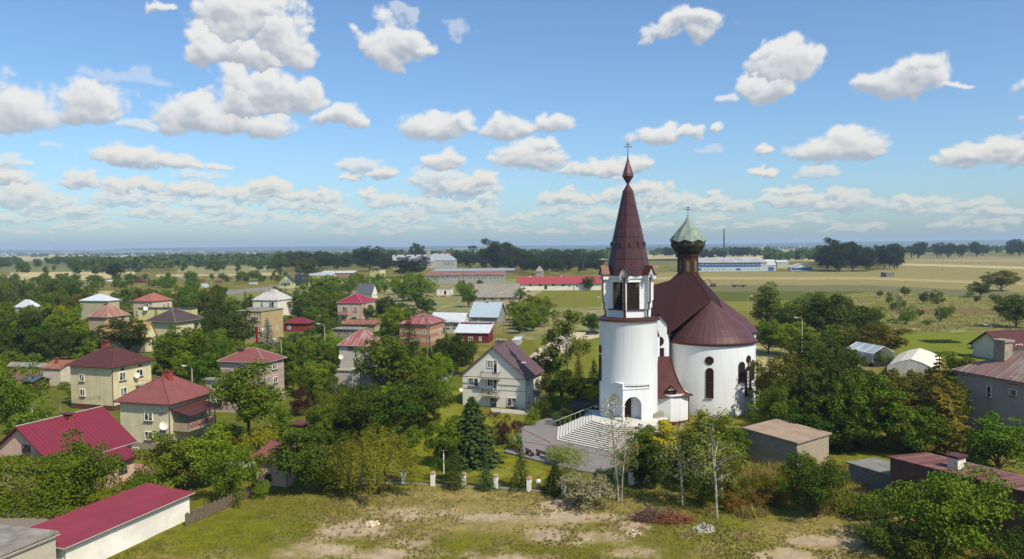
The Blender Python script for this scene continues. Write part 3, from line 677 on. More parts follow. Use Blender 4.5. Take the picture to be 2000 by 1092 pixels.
# apses
def apse(c, r, roof_top, zc, detail):
    mb = MB(); mb.lathe([(r, 0), (r, zc)], 80, (c.x, c.y)); a = cb(mb, "apse", M_cw, True)
    o = empty("apse_roof_origin") if False else None
    mb = MB(); mb.lathe([(r, zc-.15), (r+.22, zc-.1), (r+.30, zc+.02), (r+.30, zc+.3), (r+.10, zc+.34), (r+.05, zc+.45), (r*.93, zc+1.25), (r*.78, zc+2.35), (.55, roof_top-.35), (.0, roof_top+.12)], 44, (0, 0))
    rf = mb.build("apse_roof", M_cone, a, False); rf.location = (c.x, c.y, 0)
    mb = MB(); mb.lathe([(r+.30, zc+.0), (r+.42, zc+.06), (r+.44, zc+.2), (r+.32, zc+.26)], 80, (0, 0)); g = mb.build("gutter", M_trim, a, True); g.location = (c.x, c.y, 0)
    return a
ap1 = apse(A1, 7.35, 18.4, 11.55, True); ap2 = apse(A2, 6.6, 18.1, 11.9, True); ap3 = apse(A3, 6.6, 18.1, 11.9, False); ap4 = apse(A4, 6.6, 18.1, 11.9, False)
def apwin(c, r, u, v0, v1, w, kind, parent, cyl=True):
    """window on a round wall: image column u, image rows v0 (top) and v1 (bottom)"""
    cw_ = Vector((c.x+CHX, c.y+CHY, 0)); d = ray(u, (v0+v1)/2); f = Vector((d.x, d.y)); f2 = f.length
    o = -Vector((cw_.x, cw_.y)); aa = f.dot(f); bb = 2*f.dot(o); ccx = o.dot(o)-r*r; disc = bb*bb-4*aa*ccx
    if disc < 0: return
    t = (-bb-math.sqrt(disc))/(2*aa); hx, hy = f.x*t, f.y*t
    zt = atY(u, v0, hy).z; zb = atY(u, v1, hy).z
    th = math.atan2(hy-cw_.y, hx-cw_.x); n = Vector((math.cos(th), math.sin(th), 0)); tt = Vector((-n.y, n.x, 0))
    base = Vector((c.x, c.y, 0))+n*(r+.0)
    def outline(hw, zb, zt, N=14):
        if kind == 'round': m_ = (zb+zt)/2; R = (zt-zb)/2; return [(R*math.cos(2*math.pi*i/N), m_+R*math.sin(2*math.pi*i/N)) for i in range(N)]
        pts = [(-hw, zb), (hw, zb)]; sp_ = zt-hw
        return pts+[(hw*math.cos(math.pi*i/10), sp_+hw*math.sin(math.pi*i/10)) for i in range(11)]
    ow = w/2; O = outline(ow+.13, zb-.13, zt+.13); I = outline(ow, zb, zt)
    mb = MB(); N = len(O)
    def P(q, e): return base+tt*q[0]+n*(e-(r-math.sqrt(max(r*r-q[0]**2, .01))))+Vector((0, 0, q[1]))
    for i in range(N):
        j = (i+1) % N
        mb.face([P(O[i], .10), P(O[j], .10), P(I[j], .10), P(I[i], .10)]); mb.face([P(O[i], -.1), P(O[j], -.1), P(O[j], .10), P(O[i], .10)]); mb.face([P(I[i], .03), P(I[j], .03), P(I[j], .10), P(I[i], .10)])
    if kind != 'round': mb.obox(base+n*.12+Vector((0, 0, zb)), tt*(ow+.16), n*.16, (0, 0, .06))
    wo = cb(mb, "window", M_trim, parent=parent)
    mb = MB(); mb.face([P(q, .035) for q in I]); p_ = cb(mb, "pane", M_cglass, parent=wo)
    mb = MB()
    nb = max(2, int((zt-zb)/.55))
    for i in range(1, nb): zz = zb+(zt-zb)*i/nb; mb.obox(base+n*(.06-(0 if kind == 'round' else 0))+Vector((0, 0, zz)), tt*(ow*.92 if kind != 'round' else ow*.8), n*.015, (0, 0, .025))
    mb.obox(base+n*.06+Vector((0, 0, (zb+zt)/2)), tt*.025, n*.015, (0, 0, (zt-zb)*.47)); cb(mb, "glazing_bars", M_trim, parent=wo)
apwin(A1, 7.35, 1386, 720, 776, 1.0, 'arch', ap1); apwin(A1, 7.35, 1385.5, 697.5, 711.5, 1.2, 'round', ap1)
apwin(A1, 7.35, 1448.5, 708, 745, 1.15, 'arch', ap1); apwin(A1, 7.35, 1461.5, 716, 771, 1.6, 'arch', ap1); apwin(A1, 7.35, 1461.8, 695.5, 708, 1.3, 'round', ap1)
apwin(A1, 7.35, 1470, 704, 739, 1.3, 'arch', ap1)
towr = [o for o in church.children if o.name.startswith("tower")][0]
apwin(Vector((0, 0, 0)), TR, 1172.4, 693, 742, 1.0, 'arch', towr); apwin(Vector((0, 0, 0)), TR, 1172.4, 675, 688, 1.0, 'round', towr)
# lantern and onion dome
def lq(k, r, z): a = math.radians(22.5+45*k-12); return (HX+r*math.cos(a), HY+r*math.sin(a), z)
mb = MB(); mb.prism([lq(k, 1.95, 0)[:2] for k in range(8)], 22.0, 26.4); mb.prism([lq(k, 2.2, 0)[:2] for k in range(8)], 22.2, 22.75); mb.prism([lq(k, 2.15, 0)[:2] for k in range(8)], 25.9, 26.25); lan = cb(mb, "lantern", M_trim)
for k in range(8):
    a, b_ = Vector(lq(k, 1.97, 0)), Vector(lq(k+1, 1.97, 0)); m_ = (a+b_)/2; n = Vector((m_.x-HX, m_.y-HY, 0)).normalized(); t = (b_-a).normalized()
    mb = MB(); pts = [(-.3, 23.1), (.3, 23.1)]+[(.3*math.cos(math.pi*i/8), 24.9+.3*math.sin(math.pi*i/8)) for i in range(9)]
    Q = [m_+t*p[0]+n*.06+Vector((0, 0, p[1])) for p in pts]; Q0 = [q-n*.1 for q in Q]; mb.face(Q)
    for i in range(len(Q)): j = (i+1) % len(Q); mb.face([Q[i], Q[j], Q0[j], Q0[i]])
    cb(mb, "lantern_window", plain("lantern_glass", (.13,.12,.09), .3, .3), parent=lan)
mb = MB(); NB = 16
def oring(rz, sc=0):
    return [(HX+rz[i % len(rz)][0]*math.cos(2*math.pi*i/NB), HY+rz[i % len(rz)][0]*math.sin(2*math.pi*i/NB), rz[i % len(rz)][1]) for i in range(NB)]
rings = [oring([(1.6, 26.1)]), oring([(2.55, 26.85), (2.4, 26.7)]), oring([(3.15, 27.9), (2.95, 27.7)]), oring([(3.05, 28.55), (3.2, 28.95)])]
for k in range(3):
    for i in range(NB): j = (i+1) % NB; mb.face([rings[k][i], rings[k][j], rings[k+1][j], rings[k+1][i]])
on = cb(mb, "onion_dome", M_oxid)
mb = MB(); rr = [oring([(3.16, 28.5), (3.3, 28.9)]), oring([(2.78, 29.6), (2.6, 29.6)]), oring([(1.8, 30.8), (1.66, 30.8)]), oring([(.85, 31.8), (.78, 31.8)]), oring([(.12, 33.1)])]
for k in range(4):
    for i in range(NB): j = (i+1) % NB; mb.face([rr[k][i], rr[k][j], rr[k+1][j], rr[k+1][i]])
cb(mb, "dome_cap", M_green, parent=on)
cross(HX, HY, 32.9, 2.1)
# gabled bay between the tower and the apse
def W2L(u, v, Y): return L(atY(u, v, Y))
bx0, bx1 = W2L(1275, 700, 119.2).x, W2L(1302.5, 700, 119.2).x; by = 119.2-CHY; zt_ = W2L(1302, 632, 119.2).z; za = W2L(1289, 616, 119.2).z; bm_ = (bx0+bx1)/2
mb = MB(); fr = [(bx0, by, 5), (bx1, by, 5), (bx1, by, zt_), (bm_, by, za), (bx0, by, zt_)]; bk = [(x, y+5, z) for x, y, z in fr]
mb.face(fr); mb.face(bk)
for i in range(5): j = (i+1) % 5; mb.face([fr[i], fr[j], bk[j], bk[i]])
bay = cb(mb, "gabled_bay", M_cw)
mb = MB()
for s, x in ((-1, bx0), (1, bx1)):
    q = [(bm_, by-.3, za+.12), (bm_, by+5.2, za+.12), (x+s*.3, by+5.2, zt_-.12), (x+s*.3, by-.3, zt_-.12)]; q2 = [(a, b_, c-.16) for a, b_, c in q]; mb.face(q); mb.face(q2)
    for i in range(4): mb.face([q[i], q[(i+1) % 4], q2[(i+1) % 4], q2[i]])
cb(mb, "bay_roof", M_trim, parent=bay)
def flatwin(u, v0, v1, wpx, Y, kind, parent):
    a = W2L(u-wpx/2, v0, Y); b_ = W2L(u+wpx/2, v1, Y); y = Y-CHY; mb = MB(); cx_ = (a.x+b_.x)/2; cz = (a.z+b_.z)/2; hw = (b_.x-a.x)/2; hh = (a.z-b_.z)/2
    if kind == 'round': O = [(cx_+(hw+.12)*math.cos(t*math.pi/10), cz+(hh+.12)*math.sin(t*math.pi/10)) for t in range(20)]; I = [(cx_+hw*math.cos(t*math.pi/10), cz+hh*math.sin(t*math.pi/10)) for t in range(20)]
    else: O = [(cx_+i*(hw+.1), cz+j*(hh+.1)) for i, j in ((-1,-1),(1,-1),(1,1),(-1,1))]; I = [(cx_+i*hw, cz+j*hh) for i, j in ((-1,-1),(1,-1),(1,1),(-1,1))]
    N = len(O)
    for i in range(N): j = (i+1) % N; mb.face([(O[i][0], y-.1, O[i][1]), (O[j][0], y-.1, O[j][1]), (I[j][0], y-.1, I[j][1]), (I[i][0], y-.1, I[i][1])]); mb.face([(O[i][0], y+.1, O[i][1]), (O[j][0], y+.1, O[j][1]), (O[j][0], y-.1, O[j][1]), (O[i][0], y-.1, O[i][1])])
    w = cb(mb, "window", M_trim, parent=parent); mb = MB(); mb.face([(p[0], y-.05, p[1]) for p in I]); cb(mb, "pane", M_cglass, parent=w)
flatwin(1289, 659, 674, 12, 119.2, 'round', bay); flatwin(1289.5, 681, 697, 12, 119.2, 'rect', bay)
# annex with the swept tile roof
AXp = [W2L(1277, 822, 118.4), W2L(1283, 824, 117.6), W2L(1310, 827, 116.8), W2L(1330, 825, 117.2), W2L(1345, 821, 118.4)]
ann = [(p.x, p.y) for p in AXp]; back = [(ann[-1][0], ann[-1][1]+5), (ann[0][0], ann[0][1]+5)]
mb = MB(); mb.prism(ann+back, 0.55, 4.75); annex = cb(mb, "annex", M_cw)
mb = MB(); mb.prism([(x*1+(.0), y-.03) for x, y in ann]+back, 0, .55); cb(mb, "annex_plinth", M_brown, parent=annex)
mb = MB(); NU, NV = 10, 12; grid = []
e0, e1, e2 = W2L(1271, 776, 117.2), W2L(1310, 777, 116.2), W2L(1353, 771, 117.8); t0, t1 = W2L(1281, 696, 118.7), W2L(1309, 696, 118.9)
for j in range(NV+1):
    s = j/NV; row = []
    for i in range(NU+1):
        u = i/NU; e = e0*(1-u)**2+e1*2*u*(1-u)+e2*u**2; tt_ = t0*(1-u)+t1*u
        k = 1-(1-s)**1.0; p = e*(1-s)+tt_*s; hz = s**1.55; p = Vector((p.x, p.y, e.z*(1-hz)+tt_.z*hz))
        px = s**.62; p.x = e.x*(1-px)+tt_.x*px; row.append(p)
    grid.append(row)
for j in range(NV):
    for i in range(NU): mb.face([grid[j][i], grid[j][i+1], grid[j+1][i+1], grid[j+1][i]])
ar = cb(mb, "annex_roof", M_tile, True, parent=annex)
mb = MB()
for i in (0, NU): mb.tube([grid[j][i]+Vector((0,0,.04)) for j in range(NV+1)], .12, 6)
mb.tube([grid[0][i]-Vector((0, .05, .06)) for i in range(NU+1)], .11, 6)
mb.tube([grid[0][NU]-Vector((0,0,.1)), Vector((ann[-1][0], ann[-1][1]-.1, 4.2)), Vector((ann[-1][0], ann[-1][1]-.1, .3))], .07, 6)
mb.tube([grid[0][0]-Vector((0,0,.1)), Vector((ann[0][0]+.5, ann[0][1]-.45, 4.0)), Vector((ann[0][0]+.5, ann[0][1]-.75, .3))], .07, 6); cb(mb, "gutter", M_brown, parent=annex)
dc = W2L(1311, 764, 117.0); mb = MB(); hw = .62
mb.face([(dc.x-hw, dc.y, dc.z-.6), (dc.x+hw, dc.y, dc.z-.6), (dc.x+hw, dc.y, dc.z+.15), (dc.x, dc.y, dc.z+.6), (dc.x-hw, dc.y, dc.z+.15)])
mb.box(dc.x-hw, dc.x+hw, dc.y, dc.y+1.6, dc.z-.9, dc.z+.1); dm = cb(mb, "dormer", M_cw, parent=annex)
mb = MB(); dd = dc
for s in (-1, 1):
    q = [(dd.x, dd.y-.3, dd.z+.85), (dd.x, dd.y+2.4, dd.z+.85), (dd.x+s*.98, dd.y+1.8, dd.z+.05), (dd.x+s*.98, dd.y-.3, dd.z+.05)]; q2 = [(a, b_, c-.14) for a, b_, c in q]; mb.face(q); mb.face(q2)
    for i in range(4): mb.face([q[i], q[(i+1) % 4], q2[(i+1) % 4], q2[i]])
mb.box(dd.x-.45, dd.x+.45, dd.y-.06, dd.y+.1, dd.z-.95, dd.z-.1); cb(mb, "dormer_roof", M_trim, parent=annex)
# stairs
SA = [G(1084, 838), G(1082, 864), G(1187, 886.5), G(1330, 884)]; ST = [G(1162, 806, PZ), G(1160, 821, PZ), G(1203, 834, PZ), G(1277, 831, PZ)]
NS = 14; mb = MB(); ce = L((19.5, 113.5)); ce2 = L((15, 118.5))
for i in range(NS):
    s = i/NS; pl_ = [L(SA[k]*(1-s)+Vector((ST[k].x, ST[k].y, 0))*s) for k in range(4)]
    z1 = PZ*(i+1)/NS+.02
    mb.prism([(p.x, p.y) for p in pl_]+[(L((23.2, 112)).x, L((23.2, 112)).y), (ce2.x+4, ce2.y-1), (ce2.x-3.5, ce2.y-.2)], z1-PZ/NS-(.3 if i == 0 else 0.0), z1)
st = cb(mb, "stairs", [M_stone, plain("stair_riser", (.16,.155,.15), .9, .15)])  # dark grey on the risers: shadow lines of the tread edges put into the colour
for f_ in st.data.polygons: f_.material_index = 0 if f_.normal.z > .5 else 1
mb = MB(); q0, q1 = L(SA[0]), L(ST[0]); q0.z = .2; q1.z = PZ+.1
mb.tube([q0+Vector((0,0,1)), q1+Vector((0,0,1)), q1+Vector((1.6, .6, 1))], .05, 5)
for i in range(9): p = q0.lerp(q1, i/8); mb.tube([p, p+Vector((0,0,1))], .03, 5)
cb(mb, "handrail", plain("steel", (.45,.47,.5), .35, .1, metal=.6))
mb = MB(); p = L((22.3, 112.3)); mb.prism([(p.x-1.4, p.y-.4), (p.x+.3, p.y+.4), (p.x+.4, p.y+2), (p.x-1.6, p.y+1.5)], 0, 2.9); cb(mb, "stone_plinth", plain("rubble_stone", (.55,.53,.5), .9, .4, 4, c2=(.2,.19,.18)))
# ---------------------------------------------------------------- houses
MARKS = []
HOUSES = []          # (name, visible rectangle in the picture, footprint centre, radius, depth)
def tanh_local(H, w): return H.matrix_world.inverted() @ Vector(w)
def roof_mb(kind, W_, D_, h, rh, o=.5, rl=None, th=.18):
    mb = MB(); a, b = W_/2+o, D_/2+o
    if kind in ('gx', 'gy'):
        if kind == 'gx': e = [(-a, -b), (a, -b), (a, b), (-a, b)]; r = [(-a, 0), (a, 0)]
        sl_ = rh/((D_ if kind == 'gx' else W_)/2); ze = h-o*sl_
        if kind == 'gx':
            for s in (-1, 1):
                q = [(-a, s*b, ze), (a, s*b, ze), (a, 0, h+rh), (-a, 0, h+rh)]; q2 = [(x, y, z-th) for x, y, z in q]
                mb.face(q); mb.face(q2)
                for i in range(4): mb.face([q[i], q[(i+1) % 4], q2[(i+1) % 4], q2[i]])
        else:
            for s in (-1, 1):
                q = [(s*a, -b, ze), (s*a, b, ze), (0, b, h+rh), (0, -b, h+rh)]; q2 = [(x, y, z-th) for x, y, z in q]
                mb.face(q); mb.face(q2)
                for i in range(4): mb.face([q[i], q[(i+1) % 4], q2[(i+1) % 4], q2[i]])
        return mb
    if kind == 'hip':
        if rl is None: rl = .15
        if W_ >= D_: t = [(-W_/2*rl, 0), (W_/2*rl, 0)]
        else: t = [(0, -D_/2*rl), (0, D_/2*rl)]
        e = [(-a, -b), (a, -b), (a, b), (-a, b)]; z0 = h-.06; E = [(*p, z0) for p in e]; T = [(*p, h+rh) for p in t]
        if W_ >= D_: fs = [[E[0], E[1], T[1], T[0]], [E[1], E[2], T[1]], [E[2], E[3], T[0], T[1]], [E[3], E[0], T[0]]]
        else: fs = [[E[0], E[1], T[0]], [E[1], E[2], T[1], T[0]], [E[2], E[3], T[1]], [E[3], E[0], T[0], T[1]]]
        for f in fs: mb.face(f)
        mb.prism(e, z0-.2, z0-.001); return mb
    if kind == 'flat':
        mb.prism([(-a, -b), (a, -b), (a, b), (-a, b)], h, h+.22); return mb
    if kind == 'mono':      # rises to the back (+y) by rh; 'th' kept
        q = [(-a, -b, h), (a, -b, h), (a, b, h+rh), (-a, b, h+rh)]; q2 = [(x, y, z-th) for x, y, z in q]
        mb.face(q); mb.face(q2)
        for i in range(4): mb.face([q[i], q[(i+1) % 4], q2[(i+1) % 4], q2[i]])
        return mb
    if kind == 'monox':     # falls towards +x
        q = [(-a, -b, h+rh), (a, -b, h), (a, b, h), (-a, b, h+rh)]; q2 = [(x, y, z-th) for x, y, z in q]
        mb.face(q); mb.face(q2)
        for i in range(4): mb.face([q[i], q[(i+1) % 4], q2[(i+1) % 4], q2[i]])
        return mb
def walls_mb(kind, W_, D_, h, rh):
    mb = MB(); a, b = W_/2, D_/2
    if kind == 'gx':
        mb.prism([(-a, -b), (a, -b), (a, b), (-a, b)], 0, h)
        for s in (-1, 1): mb.face([(s*a, -b, h), (s*a, b, h), (s*a, 0, h+rh-.1)])
    elif kind == 'gy':
        mb.prism([(-a, -b), (a, -b), (a, b), (-a, b)], 0, h)
        for s in (-1, 1): mb.face([(-a, s*b, h), (a, s*b, h), (0, s*b, h+rh-.1)])
    elif kind == 'mono':
        P = [(-a, -b), (a, -b), (a, b), (-a, b)]; Zt = [h-.1, h-.1, h+rh-.1, h+rh-.1]
        lo = [(*p, 0) for p in P]; hi = [(*p, z) for p, z in zip(P, Zt)]; mb.face(lo); mb.face(hi)
        for i in range(4): j = (i+1) % 4; mb.face([lo[i], lo[j], hi[j], hi[i]])
    elif kind == 'monox':
        P = [(-a, -b), (a, -b), (a, b), (-a, b)]; Zt = [h+rh-.1, h-.1, h-.1, h+rh-.1]
        lo = [(*p, 0) for p in P]; hi = [(*p, z) for p, z in zip(P, Zt)]; mb.face(lo); mb.face(hi)
        for i in range(4): j = (i+1) % 4; mb.face([lo[i], lo[j], hi[j], hi[i]])
    else: mb.prism([(-a, -b), (a, -b), (a, b), (-a, b)], 0, h-(.02 if kind == 'flat' else .1))
    return mb
def extent(xc, yb, th, xl, xr):
    c = G(xc, yb); t = math.radians(th); dl = Vector((-math.cos(t), math.sin(t), 0)); dr = Vector((math.sin(t), math.cos(t), 0))
    def solve(d, x, lo=0.05, hi=200.0):
        f = lambda s: proj(c+d*s)[0]-x
        fl = f(lo)
        for _ in range(50):
            m = (lo+hi)/2
            if (f(m) > 0) == (fl > 0): lo = m
            else: hi = m
        return lo
    return c, dl, dr, solve(dl, xl), (solve(dr, xr) if xr is not None else None)
def house(name, label, cat, xc, yb, xl, xr, ye, ya, kind, mw, mr, th=18, o=.45, D=None, W_=None, rl=None, group=None, plinth=None, world=None, h=None, rh=None, vis=None, parent=None):
    t = math.radians(th)
    if world:
        cx, cy, W_, D = world; ctr = Vector((cx, cy, 0)); near = ctr+Vector((math.cos(t), -math.sin(t), 0))*W_/2-Vector((math.sin(t), math.cos(t), 0))*D/2
    else:
        c, dl, dr, wl, dd = extent(xc, yb, th, xl, xr); W_ = W_ or wl; D = D or min(dd, max(11.5, .3*W_)); near = c
        ctr = c+dl*W_/2+dr*D/2
    if h is None: h = atY(xc, ye, near.y).z
    if rh is None:
        rc = ctr-Vector((math.sin(t), math.cos(t), 0))*(D/2 if kind == 'gy' else 0)
        u_, _ = proj((rc.x, rc.y, h)); rh = atY(u_, ya, rc.y).z-h
        if kind in ('mono', 'flat'): rh = max(rh, .3)
    H = empty(name, ctr, -t) if parent is None else None
    if parent is None:
        tag(H, label, cat, group); bpy.context.view_layer.update()
        par = H; M = Matrix.Translation(ctr) @ Matrix.Rotation(-t, 4, 'Z')
        H['_'] = 0; del H['_']
    else:
        par = parent['obj']; M = Matrix.Translation(ctr) @ Matrix.Rotation(-t, 4, 'Z')
    rel = par_inv(par) @ M
    w = walls_mb(kind, W_, D, h, rh).build("wall", mw, par); w.matrix_local = rel
    r = roof_mb(kind, W_, D, h, rh, o, rl).build("roof", mr, par); r.matrix_local = rel
    if plinth:
        mb = MB(); a, b = W_/2+.04, D/2+.04; mb.prism([(-a, -b), (a, -b), (a, b), (-a, b)], 0, plinth[0]); p = mb.build("plinth", plinth[1], par); p.matrix_local = rel
    R = dict(obj=par, M=M, rel=rel, W=W_, D=D, h=h, rh=rh, ctr=ctr, near=near, kind=kind, roof=r, wall=w)
    if vis or not world:
        v = vis or (xl, min(ye, ya)-2, xr or xc, yb-6); HOUSES.append((v, near.y, ctr, max(W_, D)*.62, W_, D, th)); MARKS.append((name.replace('_', ' '), (v[0]+v[2])/2, yb or v[3]))
    else: HOUSES.append(((0, 0, 0, 0), near.y, ctr, max(W_, D)*.62, W_, D, th))
    return R
def par_inv(o): 
    return (Matrix.Translation(o.location) @ Matrix.Rotation(o.rotation_euler.z, 4, 'Z')).inverted()
def part(H, mb, name, m, parent=None, smooth=False):
    p = parent or H['obj']
    o = mb.build(name, m, p, smooth); 
    if p is H['obj']: o.matrix_local = H['rel']
    return o
def hit(H, side, u, v):
    Mi = H['M'].inverted(); o = Mi @ Vector((0, 0, CH)); d = (Mi.to_3x3() @ ray(u, v))
    if side == 'f': t = (-H['D']/2-o.y)/d.y
    else: t = (H['W']/2*(1 if side == 'r' else -1)-o.x)/d.x
    return o+d*t
M_frame = plain("window_frame", (.75,.75,.73), .5, .04); M_sill = plain("window_sill", (.16,.07,.055), .6, .2)
def win(H, side, u, v, wp, hp, name='window', frame=None, pane=None, sill=True, mull=1, door=False):
    """window centred at picture point (u,v), wp x hp picture pixels, on the front ('f') or right ('r') wall"""
    a = hit(H, side, u-wp/2, v); b = hit(H, side, u+wp/2, v); c = hit(H, side, u, v); zt = hit(H, side, u, v-hp/2).z; zb = hit(H, side, u, v+hp/2).z
    if side == 'f': X = Vector((1, 0, 0)); n = Vector((0, -1, 0)); hw = abs(b.x-a.x)/2
    else: s = 1 if side == 'r' else -1; X = Vector((0, 1, 0)); n = Vector((s, 0, 0)); hw = abs(b.y-a.y)/2
    hh = (zt-zb)/2; c = Vector((c.x, c.y, (zt+zb)/2)); f = min(.09, hw*.3)
    mb = MB(); up = Vector((0, 0, 1))
    for s in (-1, 1):
        mb.obox(c+X*s*(hw-f/2)+n*.05, X*f/2, n*.06, up*hh); mb.obox(c+up*s*(hh-f/2)+n*.05, X*(hw-f), n*.06, up*f/2)
    for k in range(mull): mb.obox(c+X*hw*(2*(k+1)/(mull+1)-1)+n*.05, X*f*.45, n*.05, up*(hh-f))
    w = part(H, mb, name, frame or M_frame)
    mb = MB(); mb.obox(c+n*.03, X*(hw-f), n*.02, up*(hh-f))
    p = mb.build("pane", pane or M_glass, w)
    if sill and not door:
        mb = MB(); mb.obox(c-up*(hh+.06)+n*.1, X*(hw+.08), n*.12, up*.04); mb.build("sill", M_sill, w)
    return w
def chimney(H, fx, fy, w, d, ztop, m, cap=None, zbot=None):
    x, y = H['W']/2*fx, H['D']/2*fy; zt = H['h']+H['rh']+ztop; mb = MB(); zb = zbot if zbot is not None else H['h']*.9
    mb.box(x-w/2, x+w/2, y-d/2, y+d/2, zb, zt); mb.box(x-w/2-.08, x+w/2+.08, y-d/2-.08, y+d/2+.08, zt-.12, zt)
    for k in (-1, 1): mb.box(x+k*w*.22-.1, x+k*w*.22+.1, y-.1, y+.1, zt, zt+.18)
    c = part(H, mb, "chimney", m)
    if cap: mb = MB(); mb.box(x-w/2-.15, x+w/2+.15, y-d/2-.15, y+d/2+.15, zt+.3, zt+.38); mb.build("cap", cap, c)
    return c
def balcony(H, side, u, v, wp, dep=1.1, hgt=1.0, m=None, rm=None, solid=False, flowers=None):
    a = hit(H, side, u-wp/2, v); b = hit(H, side, u+wp/2, v); c = (a+b)/2; z = c.z
    if side == 'f': X = Vector((1, 0, 0)); n = Vector((0, -1, 0)); hw = abs(b.x-a.x)/2
    else: X = Vector((0, 1, 0)); n = Vector((1, 0, 0)); hw = abs(b.y-a.y)/2
    up = Vector((0, 0, 1)); mb = MB(); mb.obox(c+n*dep/2-up*.1, X*hw, n*dep/2, up*.1); bal = part(H, mb, "balcony", m or M_conc)
    mb = MB()
    if solid:
        mb.obox(c+n*(dep-.04)+up*.45, X*hw, n*.04, up*.45)
        for s in (-1, 1): mb.obox(c+n*dep/2+X*s*(hw-.04)+up*.45, X*.04, n*dep/2, up*.45)
    else:
        mb.obox(c+n*(dep-.03)+up*hgt, X*hw, n*.03, up*.03)
        for s in (-1, 1): mb.obox(c+n*dep/2+X*s*(hw-.03)+up*hgt, X*.03, n*dep/2, up*.03)
        k = int(hw*2/.22)
        for i in range(k+1): mb.obox(c+n*(dep-.03)+X*(2*hw*i/k-hw)+up*hgt/2, X*.015, n*.015, up*hgt/2)
    mb.build("railing", rm or M_dark, bal)
    if flowers:
        V_ = []; cc_ = NR.random((90, 3)); pts = [c+n*(dep+.1)+X*(hw*(2*q[0]-1))+up*(hgt*(.35+.6*q[1]))+n*(q[2]*.3) for q in cc_]
        v_, f_ = cards(np.array([list(p) for p in pts]), None, .13); o = npmesh("flowers", v_, f_, flowers, bal)
    return bal
def dish(H, side, u, v, r=.45):
    c = hit(H, side, u, v); n = Vector((0, -1, 0)) if side == 'f' else Vector((1, 0, 0)); mb = MB(); q = Vector(n+Vector((.5, -.5, .35))).normalized().to_track_quat('Z', 'Y')
    N = 16
    for k in range(4):
        r0, r1 = r*k/4, r*(k+1)/4
        for i in range(N):
            a0, a1 = 2*math.pi*i/N, 2*math.pi*(i+1)/N
            P = lambda rr, a: c+n*.55+q @ Vector((rr*math.cos(a), rr*math.sin(a), rr*rr*.5))
            mb.face([P(r0, a0), P(r1, a0), P(r1, a1), P(r0, a1)])
    mb.tube([c, c+n*.55], .03, 5); return part(H, mb, "satellite_dish", M_white)
def cards(c, n, size, rs=None, asp=.6):
    """diamond leaf cards at points c (N,3) around normals n; returns verts, quads"""
    g = rs or NR; N = len(c)
    if n is None: n = g.normal(size=(N, 3))
    n = n/np.linalg.norm(n, axis=1, keepdims=True); t = np.cross(n, g.normal(size=(N, 3))); t /= np.linalg.norm(t, axis=1, keepdims=True)+1e-9; b = np.cross(n, t)
    s = (np.ones(N)*size if np.isscalar(size) else size)[:, None]*(.7+.6*g.random((N, 1)))
    V = np.stack([c+t*s, c+b*s*asp, c-t*s, c-b*s*asp], 1).reshape(-1, 3); return V, np.arange(4*N).reshape(-1, 4)
P = plain
CRM = P("cream_render", (.62,.57,.40), .9, .1, .6); CRM2 = P("pale_render", (.60,.57,.44), .9, .12, .6); TAN = P("tan_render", (.42,.33,.19), .9, .12, .6); PNK = P("pink_render", (.60,.44,.38), .9, .08, .6)
PNK2 = P("rose_render", (.50,.38,.33), .9, .1, .6); WHT = P("white_render", (.70,.70,.68), .9, .08, .6); GRY = P("grey_render", (.27,.28,.29), .9, .15, .6); YEL = P("yellow_render", (.60,.57,.30), .9, .1, .6); GRN = P("pale_green_render", (.52,.56,.34), .9, .1, .6)
BRK = P("brown_band", (.11,.055,.04), .8, .1)
R_mar = roofmat("roof_maroon_tile", (.11,.040,.036), .3, .35, wear=.2, rough=.5); R_red = roofmat("roof_red_seam", (.25,.085,.075), .62, wear=.2, rough=.45); R_mag = roofmat("roof_magenta_ribbed", (.20,.030,.048), .55, wear=.1, rough=.4)
R_mag2 = P("magenta_roof_sheet", (.235,.042,.068), .6, .10, .5); R_fade = roofmat("roof_faded_red", (.32,.10,.09), .5, wear=.2, streakc=(.40,.28,.25)); R_pink = roofmat("roof_pinkish", (.27,.16,.13), .5, wear=.2, streakc=(.36,.29,.24)); R_sal = roofmat("roof_salmon", (.38,.13,.085), .5, wear=.2)
R_wht = roofmat("roof_white_tin", (.60,.62,.62), .5, wear=.12); R_wr = roofmat("roof_white_rusty", (.55,.53,.48), .6, wear=.15, streakc=(.34,.27,.20)); R_rust = roofmat("roof_rusty", (.33,.15,.10), .5, wear=.2, streakc=(.42,.33,.24)); R_brn = roofmat("roof_brown_tile", (.095,.065,.055), .35, .4, wear=.2); R_plum = roofmat("roof_plum", (.14,.085,.09), .3, .4, wear=.15)
R_blue = roofmat("roof_bluegrey_tin", (.40,.48,.52), .7, wear=.12, rough=.35); R_grey = roofmat("roof_grey", (.20,.20,.21), .6, wear=.2); R_dkb = roofmat("roof_dark_slate", (.055,.06,.075), .4, .4, wear=.2); R_asb = roofmat("roof_asbestos", (.30,.27,.21), .2, wear=.25, rough=.9); R_yel = roofmat("roof_ochre", (.52,.36,.12), .4, wear=.15, streakc=(.5,.24,.1)); R_felt = P("roof_felt", (.23,.23,.22), .95, .25, .8, c2=(.33,.32,.3)); R_feltred = P("roof_felt_red", (.24,.10,.085), .9, .25, .8, c2=(.33,.16,.12))
REDB = P("red_brick_chimney", (.28,.07,.05), .85, .2, 3); GRCH = P("grey_chimney", (.30,.29,.29), .9, .15, 2); DKR = P("dark_red_wall", (.15,.025,.03), .8, .15)
